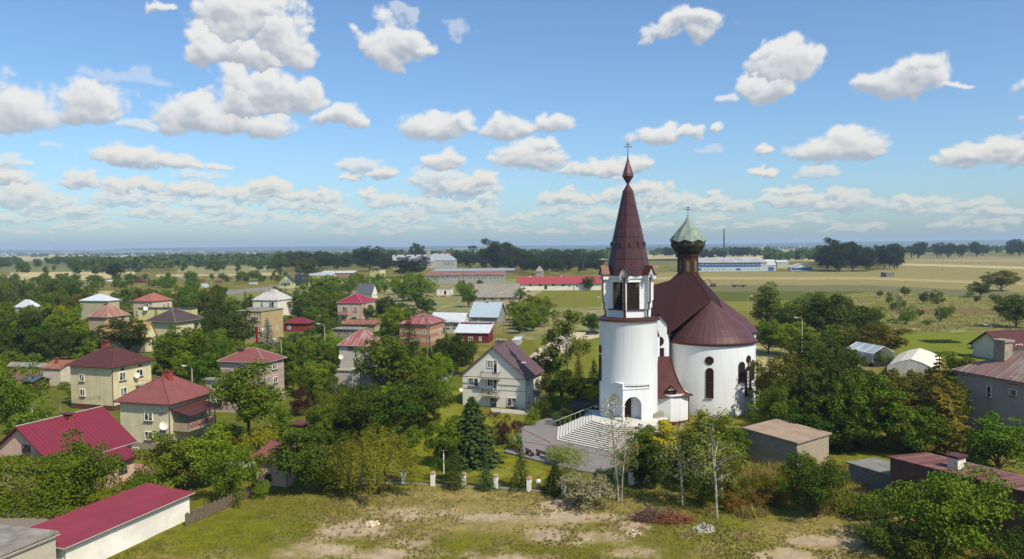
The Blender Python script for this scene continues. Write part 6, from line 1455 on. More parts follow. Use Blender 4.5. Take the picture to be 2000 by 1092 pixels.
zone([(560,552),(1000,548),(1000,572),(930,600),(820,600),(580,600)], 46, [('round','light'),('round','mid'),('round','light'),('open','light'),('bush','light')], (5, 9.5), 'light green orchard tree in the meadows before the school', 'orchard trees before the school', .6, name='fruit_tree')
zone([(-80,556),(560,545),(560,566),(400,600),(-80,600)], 150, [('far','mid'),('far','mid'),('far_tall','mid')], (5, 10), 'bushy green trees filling the allotment gardens beyond the village', None, .5, stuff=True, name='allotment_trees')
zone([(1480,600),(1700,605),(1760,660),(1700,715),(1560,712),(1480,670)], 30, [('round','mid'),('round','dark'),('bush','olive'),('bush','mid'),('tall','olive')], (4, 8), 'bush or tree in the thicket between the apse and the greenhouse', 'thicket behind the apse', .5)
zone([(1680,575),(2000,580),(2040,650),(1700,650)], 26, [('bush','mid'),('bush','dark'),('round','olive'),('bush','light')], (2.5, 5.5), 'scattered bush in the rough yellow meadow at right', 'bushes in the rough meadow', .9)
zone([(1440,800),(1760,740),(1880,760),(1900,880),(1640,870),(1450,850)], 20, [('round','mid'),('round','dark'),('ragged','ochre'),('round','olive')], (6, 11), 'tree in the dense stand behind the concrete shed', 'dense stand behind the concrete shed', .5)
zone([(1250,895),(1440,880),(1470,940),(1380,970),(1260,940)], 12, [('bush','dark'),('bush','olive'),('bush','mid'),('round','mid')], (2.5, 5), 'shrub in the thicket below the church apse', 'thicket below the apse', .5)
zone([(1420,960),(1560,940),(1500,1000),(1430,1000)], 14, [('bush','rust'),('bush','olive'),('bush','rust')], (1.4, 2.4), 'reddish-brown weed bush left of the concrete shed', 'weed bushes', .5, clear=False)
zone([(560,532),(1180,532),(1180,520),(560,512)], 150, [('far','deep'),('far_tall','deep'),('far','dark'),('far','deep')], (14, 24), 'dark wood behind the school and the long stable', None, .42, stuff=True)
zone([(1020,538),(1180,540),(1180,528),(1020,524)], 26, [('far','deep'),('far_tall','deep')], (12, 18), 'dark wood edge right behind the red-roofed stable', None, .4, stuff=True)
zone([(1285,514),(1520,505),(1520,500),(1285,500)], 40, [('far','deep'),('far_tall','dark')], (14, 24), 'dark wood behind the blue factory', None, .42, stuff=True)
zone([(1595,531),(1765,531),(1765,520),(1600,515)], 34, [('far','deep'),('far','deep'),('round','deep')], (15, 26), 'dark tree in the clump left of the field hut', 'dark clump in the right fields', .4)
zone([(1740,508),(2060,502),(2060,497),(1740,503)], 26, [('far','deep')], (22, 34), 'round dark tree in the alley along the stubble fields', 'alley trees along the fields', .7, name='roadside_tree')
zone([(-80,546),(540,534),(540,512),(300,508),(-80,530)], 90, [('far','dark'),('far','mid'),('far_tall','mid'),('far','deep'),('far','olive')], (9, 18), 'scattered dark groves on the left plain', None, .45, stuff=True)
UG = [('farbush','mid')]*3
zone([(-60,580),(-60,850),(120,850),(330,790),(560,780),(560,600)], 520, UG, (1.2, 3.2), 'low green undergrowth and shrubs filling the gardens at left', None, .25, stuff=True, name='undergrowth')
zone([(545,590),(560,840),(660,870),(800,830),(900,720),(800,600)], 330, [('farbush','dark')]*2, (1.0, 2.8), 'low green undergrowth and shrubs filling the village centre gardens', None, .25, stuff=True, name='undergrowth')
zone([(1440,800),(1480,690),(1700,700),(1900,760),(1900,880),(1640,880)], 200, [('farbush','olive')]*2, (1.0, 2.6), 'low undergrowth below the trees behind the concrete shed', None, .25, stuff=True, name='undergrowth')
# each filling tree gets the words that single it out: look, nearest landmark, then its place in the row
MK = [m for m in MARKS if m[0] != 'garden shed' and m[1] > 0]+[('church apse', 1390, 815), ('bell tower', 1227, 825)]
def say(o, u, vb, h, hr, kind, colr):
    f = (h-hr[0])/(hr[1]-hr[0]+1e-6); sz = 'tall' if f > .67 else ('small' if f < .33 else 'medium')
    m = min(MK, key=lambda m: math.hypot((m[1]-u), (m[2]-vb)*1.6)); du, dv = u-m[1], vb-m[2]
    rel = ('right of' if du > 0 else 'left of') if abs(du) > abs(dv)*1.2+14 else ('behind' if dv < 0 else 'in front of')
    return f"{sz} {CWORD[colr]} {SWORD[kind]} {rel} the {m[0]}"
seen_ = {}
for a in AUTO: seen_.setdefault(say(*a), []).append(a)
ORD = ['first', 'second', 'third', 'fourth', 'fifth', 'sixth', 'seventh', 'eighth', 'ninth', 'tenth']
for t_, L_ in seen_.items():
    L_.sort(key=lambda a: a[1])
    for i, a in enumerate(L_): a[0]['label'] = t_ if len(L_) == 1 else t_+', '+(ORD[i] if i < 10 else str(i+1)+'th')+' from left'
# tall clipped hedge, leaf walls
def hedge(name, label, p0, p1, wid, hgt, n, colr, leaf=.13):
    A_, B_ = G(*p0), G(*p1); d = B_-A_; Lh = d.length; d.normalize(); t = Vector((-d.y, d.x, 0)); g = np.random.default_rng(n)
    s = g.random(n); f = g.random(n); P_ = np.zeros((n, 3)); N_ = np.zeros((n, 3))
    top = f < .33; w = (g.random(n)-.5)*wid; z = g.random(n)*hgt; side = np.where(g.random(n) < .5, -1, 1)
    w = np.where(top, w, side*wid/2*(1-.15*(z/hgt)**3)); z = np.where(top, hgt-.25*(np.abs(w)/(wid/2))**3, z)
    wob = fbm(s*Lh*.6, z*.6, 3, 3)*.35; z = z+np.where(top, wob, 0); w = w+np.where(top, 0, side*wob)
    endc = g.random(n) < .08; s = np.where(endc, np.round(s)+ (g.random(n)-.5)*.01, s); w = np.where(endc, (g.random(n)-.5)*wid, w)
    P_[:, 0] = A_.x+d.x*s*Lh+t.x*w; P_[:, 1] = A_.y+d.y*s*Lh+t.y*w; P_[:, 2] = z; P_ += g.normal(size=P_.shape)*.10
    N_[:, 0] = np.where(top, 0, t.x*side); N_[:, 1] = np.where(top, 0, t.y*side); N_[:, 2] = np.where(top, 1, .4); N_ += g.normal(size=N_.shape)*.6
    V, Fq = cards(P_, N_, leaf, g); o = npmesh(name, V, Fq, M_leaf); o.color = col4(colr); tag(o, label, 'hedge'); return o
hedge("clipped_hedge", "tall clipped green hedge in front of the pink house", (-60,1000), (165,1003), 4.2, 5.6, 16000, 'thuja')
hedge("garden_hedge", "low yellow-green hedge below the walnut tree", (448,872), (545,858), 1.6, 1.4, 3000, 'yellow', .11)
hedge("path_hedge", "dark low hedge along the upper end of the stairs", (1092,836), (1158,808), 1.5, 1.3, 3000, 'dark', .11)
# far woods that read as one mass
def farwood(name, segs, seed, colr):
    g = np.random.default_rng(seed); P_, N_, S_ = [], [], []
    for (u0, u1, v0, v1, n, h0, h1) in segs:
        for i in range(n):
            g0 = G(g.uniform(u0, u1), g.uniform(v0, v1)); h = g.uniform(h0, h1); k = 26; R = h*.42
            v = g.normal(size=(k, 3)); v /= np.linalg.norm(v, axis=1, keepdims=True); v[:, 2] = np.abs(v[:, 2])*1.3-.45
            P_.append(np.array([g0.x, g0.y, h*.55])+v*np.array([R, R, h*.42])); N_.append(v+g.normal(size=(k, 3))*.3+np.array([0, 0, .3])); S_.append(np.full(k, h*.26))
    V, Fq = cards(np.concatenate(P_), np.concatenate(N_), np.concatenate(S_), g, .8); o = npmesh(name, V, Fq, M_leaf); o.color = (*COLS[colr], 1); tag(o, kind='stuff', label='far-off dark wood stretching across the plain', cat='woodland'); return o
farwood("far_woodland", [(100,250,514,519,60,11,17),(0,40,514,519,16,11,17),(250,345,508,514,30,10,16),(200,345,520,530,50,11,18),(340,520,513,519,70,13,20),(60,200,502,505,18,9,14),(420,700,506,512,70,11,17),(700,1200,507,513,120,16,25),
  (300,560,500,504,50,9,14),(560,1250,497,503,90,9,15),(-60,300,495,498,30,9,14),(1270,1520,496,503,80,14,22),(1500,1640,508,514,40,12,18),(1500,1760,495,500,60,12,18),(1740,2060,490,497,110,13,20),(1150,2060,485,490,130,10,15),(-60,1150,490,494,120,9,14)], 77, 'dark')
# ---------------------------------------------------------------- fence, benches, poles, cars, people, small things
FP = [(679,945),(735,945),(788.5,944),(845.7,948.6),(905.7,951),(968.6,954),(1033.7,959.4),(1101,966),(1168,972)]
FG = [G(u, v) for u, v in FP]
M_cap = P("pillar_cap", (.36,.21,.17), .8, .15); M_pil = P("pillar_white", (.78,.79,.82), .8, .1, 2); M_base = P("fence_base", (.30,.29,.27), .9, .2); M_iron = P("wrought_iron", (.05,.035,.03), .6, .2)
def pillar(g, rz, label):
    e = empty("fence_pillar", g, rz); tag(e, label, 'pillar', 'white fence pillars')
    MB().box(-.24, .24, -.24, .24, 0, 1.5).build("shaft", M_pil, e)
    mb = MB(); z = 1.5; mb.box(-.31, .31, -.31, .31, z, z+.07); b0 = [(-.31,-.31,z+.07),(.31,-.31,z+.07),(.31,.31,z+.07),(-.31,.31,z+.07)]
    for i in range(4): mb.face([b0[i], b0[(i+1) % 4], (0, 0, z+.3)])
    mb.build("cap", M_cap, e)
PLB = ['white fence pillar in the shade of the willow, left one','white fence pillar in the shade of the willow, right one','first clear white fence pillar right of the willow','white fence pillar left of the lamp mast','brick-capped fence pillar beside the slender dark spruce','brick-capped fence pillar between the small spruce and the young spruce','brick-capped fence pillar next to the standing man','fence pillar half hidden by the silvery bush','fence pillar behind the birch pair']
for i, g in enumerate(FG):
    d = (FG[min(i+1, len(FG)-1)]-FG[max(i-1, 0)]); pillar(g, math.atan2(d.y, d.x), PLB[i])
PL2 = [G(1233,946), G(1291,937)]
for g, l in zip(PL2, ('fence pillar hidden behind the dark conifer below the stairs','white fence pillar with cap right of the golden thujas')): pillar(g, .3, l)
PNL = ['fence panel below the willow, leftmost','fence panel below the willow, second','iron fence panel left of the first clear pillar, arched','arched iron fence panel just left of the lamp mast','arched iron fence panel with the slender spruce behind it','arched iron fence panel right of the slender spruce','arched iron fence panel before the young spruce','iron fence panel where the man stands']
allp = list(zip(FG[:-1], FG[1:]))+[(PL2[0], PL2[1])]
LBL = ['iron fence panel under the left part of the willow','iron fence panel under the right part of the willow','arched iron fence panel between the willow and the next pillar','arched iron fence panel in front of the lamp mast','arched iron fence panel in front of the first small spruce','arched iron fence panel in front of the young spruce','iron fence panel in front of the standing man','iron fence panel behind the silvery bush','iron fence panel below the golden thujas']
for (a, b_), l in zip(allp, LBL):
    d = b_-a; Ln = d.length; e = empty("fence_panel", a, math.atan2(d.y, d.x)); tag(e, l, 'fence', 'wrought iron fence panels'); mb = MB(); n = int((Ln-.6)/.13)
    pts = []
    for i in range(n+1):
        x = .3+(Ln-.6)*i/n; s = (x-.3)/(Ln-.6); zt = 1.0+.38*max(0,math.sin(math.pi*s))**1.5; pts.append((x, 0, zt)); mb.box(x-.012, x+.012, -.012, .012, .25, zt)
    mb.tube(pts, .03, 4); mb.box(.3, Ln-.3, -.02, .02, .28, .32); mb.box(.3, Ln-.3, -.02, .02, .85, .88); mb.build("grille", M_iron, e)
    MB().box(.24, Ln-.24, -.12, .12, 0, .22).build("footing", M_base, e)
# old wooden fence at lower left
A_, B_ = G(362,1030), G(520,958); d = B_-A_; mb = MB(); n = 70
fe = empty("board_fence", A_, math.atan2(d.y, d.x)); tag(fe, "weathered board fence running from the white garage towards the pink garage", "fence")
for i in range(n): x = d.length*i/n; h_ = 1.3+.12*math.sin(i*1.7)+.08*rnd.random(); mb.box(x, x+d.length/n*.9, -.02, .02, .05, h_)
mb.build("boards", P("old_boards", (.15,.12,.09), .9, .35, 4), fe)
# benches
M_bw = P("bench_wood", (.14,.05,.035), .6, .2, 4)
for (u0, v0, u1, v1, l) in ((989,877,1011,888,'brown park bench at the left corner of the paved square'),(1026,890,1038,896,'brown park bench half hidden behind the young spruce'),(1047,893,1074,902,'brown park bench in the open right of the young spruce')):
    a, b_ = G(u0, v0), G(u1, v1); d = b_-a; Ln = max(d.length, 1.6); e = empty("park_bench", a+Vector((0,0,.24)), math.atan2(d.y, d.x)); tag(e, l, 'bench', 'park benches on the square')
    mb = MB()
    for k in range(3): mb.box(0, Ln, .05+k*.15, .17+k*.15, .43, .47)
    mb.build("seat", M_bw, e); mb = MB()
    for k in range(2): mb.box(0, Ln, -.03, .0, .6+k*.16, .72+k*.16)
    mb.build("backrest", M_bw, e)
    for x in (.15, Ln-.2): mb = MB(); mb.box(x, x+.06, .02, .5, 0, .43); mb.box(x, x+.06, -.05, .02, 0, .9); mb.build("leg", M_dark, e)
# the man behind the fence
def person(loc, rz, label):
    verts = [(0,0,.95),(0,.01,1.12),(0,.0,1.36),(0,0,1.50),(0,.0,1.60),(0,.0,1.70),(.17,0,1.42),(.25,-.05,1.18),(.12,-.28,1.12),(-.17,0,1.42),(-.25,-.04,1.18),(-.10,-.27,1.15),(.10,0,.90),(.11,.0,.50),(.11,.03,.08),(.11,-.12,.04),(-.10,0,.90),(-.11,0,.50),(-.12,.03,.08),(-.12,-.12,.04)]
    ed = [(0,1),(1,2),(2,3),(3,4),(4,5),(2,6),(6,7),(7,8),(2,9),(9,10),(10,11),(0,12),(12,13),(13,14),(14,15),(0,16),(16,17),(17,18),(18,19)]
    rad = [.15,.15,.17,.06,.095,.08,.06,.045,.035,.06,.045,.035,.095,.065,.045,.04,.095,.065,.045,.04]
    me = bpy.data.meshes.new("person"); me.from_pydata(verts, ed, []); o = bpy.data.objects.new("person", me); COL.objects.link(o)
    o.location = loc; o.rotation_euler = (0, 0, rz); tag(o, label, 'person')
    m, nt, b = nodes("skin_and_clothes"); tc = objco(nt); sp = nt.nodes.new("ShaderNodeSeparateXYZ"); nt.links.new(tc, sp.inputs[0])
    z = sp.outputs[2]; c = mixc(nt, mth(nt, 'GREATER_THAN', z, .93), (.06,.06,.08), (.62,.64,.68)); c = mixc(nt, mth(nt, 'GREATER_THAN', z, 1.5), c, (.42,.26,.19)); nt.links.new(c, b.inputs['Base Color']); b.inputs['Roughness'].default_value = .8
    me.materials.append(m); sk_ = o.modifiers.new("skin", 'SKIN')
    for i, v in enumerate(me.skin_vertices[0].data): v.radius = (rad[i], rad[i]); v.use_root = (i == 0)
    o.modifiers.new("sub", 'SUBSURF').levels = 2; o.modifiers["sub"].render_levels = 2
    mb = MB(); mb.lathe([(.0, 1.80), (.07, 1.785), (.105, 1.73), (.108, 1.66), (.09, 1.62)], 14, (0, .015)); mb.build("hair", P("dark_hair", (.04,.03,.025), .8, .2), o, True)
    mb = MB(); mb.obox((.02, -.3, 1.22), (.13, 0, 0), (0, .02, .03), (0, -.05, .09)); mb.build("paper", M_white, o)
    return o
person(G(1052, 961), .3, "man in pale shirt and dark trousers reading a paper behind the fence")
# cars, trailer, excavator, horses
M_tyre = P("rubber", (.02,.02,.02), .9, .1); M_rim = P("rim", (.3,.3,.32), .4, .1, metal=.6)
def car(g, rz, c, label):
    e = empty("parked_car", g+Vector((0, 0, .25)), rz); tag(e, label, 'car'); pt = plain("car_paint_%d" % int(c[0]*1000+c[2]*37), c, .25, .05)
    prof = [(-2.1,.35),(-2.12,.75),(-1.95,.95),(-1.3,1.02),(-.75,1.42),(.75,1.45),(1.35,1.0),(2.0,.85),(2.12,.6),(2.1,.35)]; mb = MB()
    a = [(x, -.85 if z < 1.1 else -.68, z) for x, z in prof]; b_ = [(x, .85 if z < 1.1 else .68, z) for x, z in prof]; n = len(prof)
    for i in range(n): j = (i+1) % n; mb.face([a[i], a[j], b_[j], b_[i]])
    mb.face(a[::-1]); mb.face(b_); mb.build("body", pt, e)
    mb = MB()
    for s in (-1, 1): mb.face([(-1.15, s*.80, 1.03), (1.15, s*.80, 1.03), (.7, s*.70, 1.38), (-.7, s*.70, 1.38)])
    mb.face([(1.32, -.68, 1.04), (1.32, .68, 1.04), (.8, .6, 1.44), (.8, -.6, 1.44)]); mb.face([(-1.27, -.68, 1.06), (-1.27, .68, 1.06), (-.8, .6, 1.42), (-.8, -.6, 1.42)]); mb.build("windows", M_glass, e, fix=False)
    for x in (-1.3, 1.3):
        for s in (-1, 1):
            mb = MB(); mb.tube([(x, s*.70, .32), (x, s*.90, .32)], .32, 14); w = mb.build("wheel", M_tyre, e); mb = MB(); mb.tube([(x, s*.88, .32), (x, s*.92, .32)], .18, 10); mb.build("rim", M_rim, w)
car(G(1157, 655), .12, (.02,.025,.04), 'dark car parked on the sandy road beside the bell tower')
car(G(425, 571), .2, (.20,.26,.33), 'blue-grey car driving on the country road at left')
car(G(402, 563), .1, (.45,.5,.55), 'pale car beside the garden shed left of the country road')
car(G(1312, 527), .5, (.10,.22,.45), 'bright blue car seen between the belfry and the lantern')
def horse(g, rz, label, c=(.22,.09,.04)):
    V_ = [(0,0,1.15),(-.45,0,1.2),(.45,0,1.2),(.75,0,1.35),(1.1,0,1.0),(1.35,0,.55),(1.5,0,.3),(.5,.16,.75),(.5,.16,.4),(.5,.16,.03),(.5,-.16,.75),(.55,-.16,.4),(.5,-.16,.03),(-.55,.17,.8),(-.68,.17,.45),(-.6,.17,.03),(-.55,-.17,.8),(-.68,-.17,.45),(-.6,-.17,.03),(-.75,0,1.15),(-.9,0,.7)]
    E_ = [(0,1),(0,2),(2,3),(3,4),(4,5),(5,6),(2,7),(7,8),(8,9),(2,10),(10,11),(11,12),(1,13),(13,14),(14,15),(1,16),(16,17),(17,18),(1,19),(19,20)]
    R_ = [.28,.3,.27,.2,.14,.12,.08,.11,.06,.06,.11,.06,.06,.13,.06,.06,.13,.06,.06,.07,.05]
    me = bpy.data.meshes.new("horse"); me.from_pydata(V_, E_, []); o = bpy.data.objects.new("horse", me); COL.objects.link(o); o.location = g; o.rotation_euler = (0, 0, rz); o.scale = (1.15,)*3; me.materials.append(P("horse_coat", c, .7, .2)); o.modifiers.new("skin", 'SKIN')
    for i, v in enumerate(me.skin_vertices[0].data): v.radius = (R_[i], R_[i]); v.use_root = (i == 0)
    o.modifiers.new("sub", 'SUBSURF').render_levels = 2; tag(o, label, 'horse', 'grazing horses')
horse(G(864, 583), .1, 'brown horse grazing in the dry meadow, nearer the long barn'); horse(G(843, 583.5), 2.9, 'brown horse grazing behind the shrubs, farther from the barn')
g = G(1391, 560); e = empty("excavator", g, .1); tag(e, 'rusty excavator with raised arm at the field edge', 'excavator'); MR = P("machine_rust", (.22,.08,.05), .7, .3)
MB().box(-.5, 2.2, -1, 1, .9, 2.4).build("body", MR, e); mb = MB(); mb.box(-1.2, 2.4, -1.4, -.8, 0, .9); mb.build("track", M_tyre, e); mb = MB(); mb.box(-1.2, 2.4, .8, 1.4, 0, .9); mb.build("track", M_tyre, e)
MB().tube([(-.3, 0, 2), (-2.4, 0, 5), (-5, 0, 4.4), (-5.6, 0, 2.2)], [.3, .28, .22, .18], 5).build("arm", MR, e); MB().box(-6.1, -5.2, -.5, .5, 1.4, 2.3).build("bucket", MR, e)
for (u, v, l, c, s) in ((1372,560,'flat white and dark trailer parked left of the excavator',(.45,.5,.55),1.0),(1443,561,'long dark flat trailer with a crane post in the field',(.05,.05,.05),1.3)):
    e = empty("farm_trailer", G(u, v), .05); tag(e, l, 'trailer'); mb = MB(); mb.box(-3.6*s, 3.6*s, -1.2, 1.2, .9, 1.5); mb.build("bed", plain("trailer_%d" % u, c, .7, .2), e)
    for x in (-2.2*s, 2.2*s):
        for y in (-1.0, 1.0): MB().tube([(x, y-.15, .5), (x, y+.15, .5)], .5, 10).build("wheel", M_tyre, e)
    MB().tube([(-3.4*s, 0, 1.4), (-3.4*s, 0, 3.4)], .12, 5).build("post", M_tyre, e)
# poles and lamps
M_pole = P("concrete_pole", (.42,.40,.37), .9, .15); M_wood = P("wood_pole", (.22,.19,.15), .9, .2); M_lampw = P("lamp_shade", (.75,.76,.78), .4, .05)
def lamp(u, vb, vt, label, side=-1, r=.11):
    g = G(u, vb); H_ = atY(u, vt, g.y).z; e = empty("street_lamp", g); tag(e, label, 'street lamp', 'concrete street lamps'); MB().tube([(0,0,0), (0,0,H_*.93)], [r*1.3, r], 7).build("pole", M_pole, e)
    MB().tube([(0,0,H_*.92), (side*.12,0,H_*.98), (side*1.1,0,H_)], [.07,.05,.04], 5).build("arm", M_pole, e); MB().obox((side*1.5,0,H_-.0), (.42,0,.05*side), (0,.15,0), (0,0,.08)).build("lamp_head", M_lampw, e)
    return g, H_
def pole(u, vb, vt, label, kind='T', r=.13, m=None):
    g = G(u, vb); H_ = atY(u, vt, g.y).z; e = empty("utility_pole", g); tag(e, label, 'utility pole', 'overhead line poles')
    m = m or M_wood
    MB().tube([(0,0,0), (0,0,H_)], [r*1.2, r*.8], 6).build("pole", m, e)
    if 'A' in kind: MB().tube([(1.5,.3,0), (.1,0,H_*.92)], [r, r*.7], 6).build("strut", m, e)
    if 'T' in kind: mb = MB(); mb.box(-1.1, 1.1, -.06, .06, H_-.5, H_-.38); [mb.tube([(x,0,H_-.38), (x,0,H_-.15)], .05, 5) for x in (-1,0,1)]; mb.build("crossarm", m, e)
    if 'B' in kind: MB().box(-.35, .35, -.3, .3, H_*.80, H_*.93).build("transformer", GRCH, e)
    return g, H_
K = {}
K['a'] = lamp(376, 770, 714, 'street lamp left of the banded house, arm to the left'); K['b'] = lamp(64, 828, 796, 'street lamp at the left edge above the pink house', -1); K['c'] = lamp(635, 705, 632, 'tall street lamp with curved arm left of the grey brick house')
K['d'] = lamp(515, 608, 567, 'street lamp right behind the white tin-roofed house', 1); K['e'] = lamp(616, 600, 566, 'street lamp in front of the rose house trees', 1); K['f'] = lamp(147, 574, 553, 'left one of two street lamps before the yellow field strip', -1); K['g'] = lamp(174, 574, 549, 'right one of two street lamps before the yellow field strip', 1)
K['h'] = lamp(413, 573, 544, 'street lamp standing at the country road beside the blue-grey car', -1); K['i'] = lamp(1566, 705, 620, 'double-legged street lamp right of the apse behind ragged conifers', -1); K['j'] = lamp(1460, 622, 578, 'street lamp behind the rear apse roof', 1); K['k'] = lamp(1176, 615, 580, 'street lamp close behind the belfry on the left', -1)
K['l'] = lamp(1934, 680, 634, 'street lamp in front of the maroon-roofed house', -1); K['m'] = lamp(1994, 855, 778, 'street lamp at the right edge in front of the big grey house', -1); K['n'] = lamp(972, 590, 571, 'street lamp in front of the long grey barn', 1); K['o'] = lamp(756, 592, 568, 'street lamp right of the rose house', 1); K['p'] = lamp(550, 712, 662, 'street lamp between the tan house and the banded house', -1)
Q = {}
for k, a in {'1': (582,690,650,'short pole right of the tan flat-roofed house','I'), '2': (835,722,610,'double wooden pole in front of the unfinished brick house','A'), '3': (881,690,660,'white pole right of the unfinished brick house','I'), '4': (1083,650,582,'wooden pole with crossarms in the rough grass','T'), '5': (1121,640,550,'tall double pole behind the weeping birch','A'), '6': (1014,610,567,'pole with striped insulators at the barn','T'),
   '7': (968,700,627,'left leg of the transformer stand behind the white gable house','T'), '8': (984,700,627,'right leg of the transformer stand behind the white gable house','T'), '9': (656,553,518,'wooden pole at the grey-roofed bungalow','T'), '10': (743,560,524,'pole left of the orchard before the school','T'), '11': (905,553,512,'tall pole in front of the rusty factory','T'), '12': (195,575,551,'A-shaped double pole before the yellow field strip','A'), '13': (220,575,552,'single pole right of the A-shaped pole at left','I'), '14': (289,578,530,'taller of the twin poles beyond the salmon-roofed house','I'), '15': (295,578,540,'shorter of the twin poles beyond the salmon-roofed house','I'),
   '16': (456,570,537,'left strutted pole beside the country road','A'), '17': (473,568,540,'right strutted pole beside the country road','A'), '18': (588,600,562,'strutted wooden pole in the orchard above the rose house','A'), '19': (118,815,785,'concrete pole above the magenta roof of the pink house','I'), '20': (24,845,820,'short pole at the left edge above the pink house','I'), '21': (1752,615,563,'leaning pylon with strut in the rough meadow','AT'), '22': (1833,640,566,'slim pole in the rough meadow right of the pylon','T'), '23': (1817,515,503,'left small pole far out in the stubble','I'), '24': (1841,530,505,'small pole alone in the stubble field','I'), '25': (1890,905,842,'thin white pole behind the brown garage','I'), '26': (1593,498,483,'pair of thin poles left of the dark clump','A'), '27': (1106,545,518,'pole in front of the woods behind the stable','I'), '28': (1139,545,510,'tall pole in the woods behind the stable','I')}.items():
    Q[k] = pole(a[0], a[1], a[2], a[3], a[4])
g = G(867, 940); H_ = atY(867, 880, g.y).z; e = empty("floodlight_mast", g); tag(e, 'thin grey mast with floodlights behind the fence', 'floodlight mast'); MB().tube([(0,0,0), (0,0,H_)], [.09, .07], 6).build("pole", M_lampw, e)
for s in (-1, 1): MB().obox((s*.3, -.1, H_), (.2, 0, 0), (0, .12, -.08), (0, .04, .08)).build("floodlight", M_dark, e)
g = G(925, 520); H_ = atY(925, 466, g.y).z; e = empty("radio_mast", g); tag(e, 'very thin radio mast left of the giant dark poplars', 'mast'); MB().tube([(0,0,0), (0,0,H_)], [.4, .12], 5).build("mast", M_dark, e)
g = G(1414, 505); H_ = atY(1414, 448, g.y).z; e = empty("factory_chimney", g); tag(e, 'tall dark factory chimney behind the blue factory', 'chimney'); MB().tube([(0,0,0), (0,0,H_)], [1.5, 1.15], 14).build("stack", P("stack_dark", (.05,.045,.045), .8, .1), e); MB().tube([(0,0,H_), (0,0,H_+.8)], [1.3, 1.3], 14).build("rim", M_dark, e)
def wires(pts, label, n=3, sag=.9):
    mb = MB()
    for (a, ha), (b_, hb) in zip(pts[:-1], pts[1:]):
        for k in range(n):
            o = Vector((0, 0, -.22*k)); mb.tube([a+Vector((0,0,ha*.97))+o]+[a.lerp(b_, t)+Vector((0,0,(ha*(1-t)+hb*t)*.97-sag*4*t*(1-t)))+o for t in (.25,.5,.75)]+[b_+Vector((0,0,hb*.97))+o], .022, 3)
    o = mb.build("overhead_line", M_dark, None, fix=False); tag(o, label, 'cable', 'overhead lines')
wires([K['p'], Q['1'], K['c'], Q['2'], Q['7'], Q['8'], Q['4']], 'overhead wires strung from the tan house across to the birch'); wires([K['b'], Q['19'], K['a'], K['p']], 'overhead wires passing above the pink house roof'); wires([Q['4'], Q['5'], Q['6']], 'overhead wires over the green field by the stable', 2); wires([K['j'], K['i'], K['l']], 'overhead wires running behind the ragged conifers'); wires([Q['9'], Q['10'], Q['11']], 'overhead wires in front of the factory', 2, 2)
# greenhouse, poly tunnel, pool
a = G(1696, 716); e = empty("greenhouse", a+Vector((2.2, 4, 0)), .25); tag(e, 'glass greenhouse with gabled roof, left of the white tunnel', 'greenhouse')
mg, nt, b = nodes("milky_glass"); b.inputs['Base Color'].default_value = (.62,.70,.75,1); b.inputs['Roughness'].default_value = .3; b.inputs['Alpha'].default_value = .55
gw, gd, gh, gr = 2.9, 4.5, 3.1, 1.5; mb = MB()
for s in (-1, 1): mb.face([(s*gw, -gd, gh), (s*gw, gd, gh), (0, gd, gh+gr), (0, -gd, gh+gr)])
mb.build("glass_roof", mg, e, fix=False); mb = MB()
for s in (-1, 1): mb.face([(s*gw, -gd, 1), (s*gw, gd, 1), (s*gw, gd, gh), (s*gw, -gd, gh)])
mb.face([(-gw, gd, 1), (gw, gd, 1), (gw, gd, gh), (0, gd, gh+gr), (-gw, gd, gh)]); mb.build("glass_wall", mg, e, fix=False)
mb = MB()
for s in (-1, 1):
    for y in (-gd, -gd/3, gd/3, gd): mb.tube([(s*gw, y, 0), (s*gw, y, gh), (0, y, gh+gr)], .06, 4)
    mb.tube([(s*gw, -gd, gh), (s*gw, gd, gh)], .06, 4)
mb.tube([(0, -gd, gh+gr), (0, gd, gh+gr)], .07, 4); mb.build("frame", M_lampw, e); MB().box(-gw-.06, gw+.06, -gd-.06, gd+.06, 0, 1).build("base", M_dark, e)
e = empty("polytunnel", (88, 165, 0), math.radians(57)); tag(e, 'long white film greenhouse with gabled end beside the glass greenhouse', 'greenhouse'); mb = MB(); prof = [(-4.4,0),(-4.3,2.1),(-2.2,3.15),(0,3.8),(2.2,3.15),(4.3,2.1),(4.4,0)]
L2 = 9.5
mf = P("greenhouse_film", (.68,.67,.62), .5, .12, 1.2, streak=True)
for i in range(6): (x0, z0), (x1, z1) = prof[i], prof[i+1]; mb.face([(-L2, x0, z0), (L2, x0, z0), (L2, x1, z1), (-L2, x1, z1)])
mb.build("film", mf, e, fix=False)
for s in (-1, 1): mb = MB(); mb.face([(s*L2, x, z) for x, z in prof]); mb.build("end_wall", mf, e, fix=False)
mb = MB()
for k in range(5): mb.tube([(-L2+2*L2*k/4, x*1.01, z*1.01) for x, z in prof], .06, 4)
mb.build("hoop", M_lampw, e)
g0 = G(1931, 684); e = empty("swimming_pool", g0+Vector((0, 2.5, 0))); tag(e, 'round blue garden pool behind the tall grey chimney', 'pool'); MB().lathe([(2.6,0),(2.6,1.1),(2.5,1.1)], 24).build("side", P("pool_blue", (.03,.18,.55), .4, .1), e); MB().lathe([(0,1.0),(2.5,1.0)], 24).build("water", P("pool_water", (.15,.4,.55), .1, .1), e)
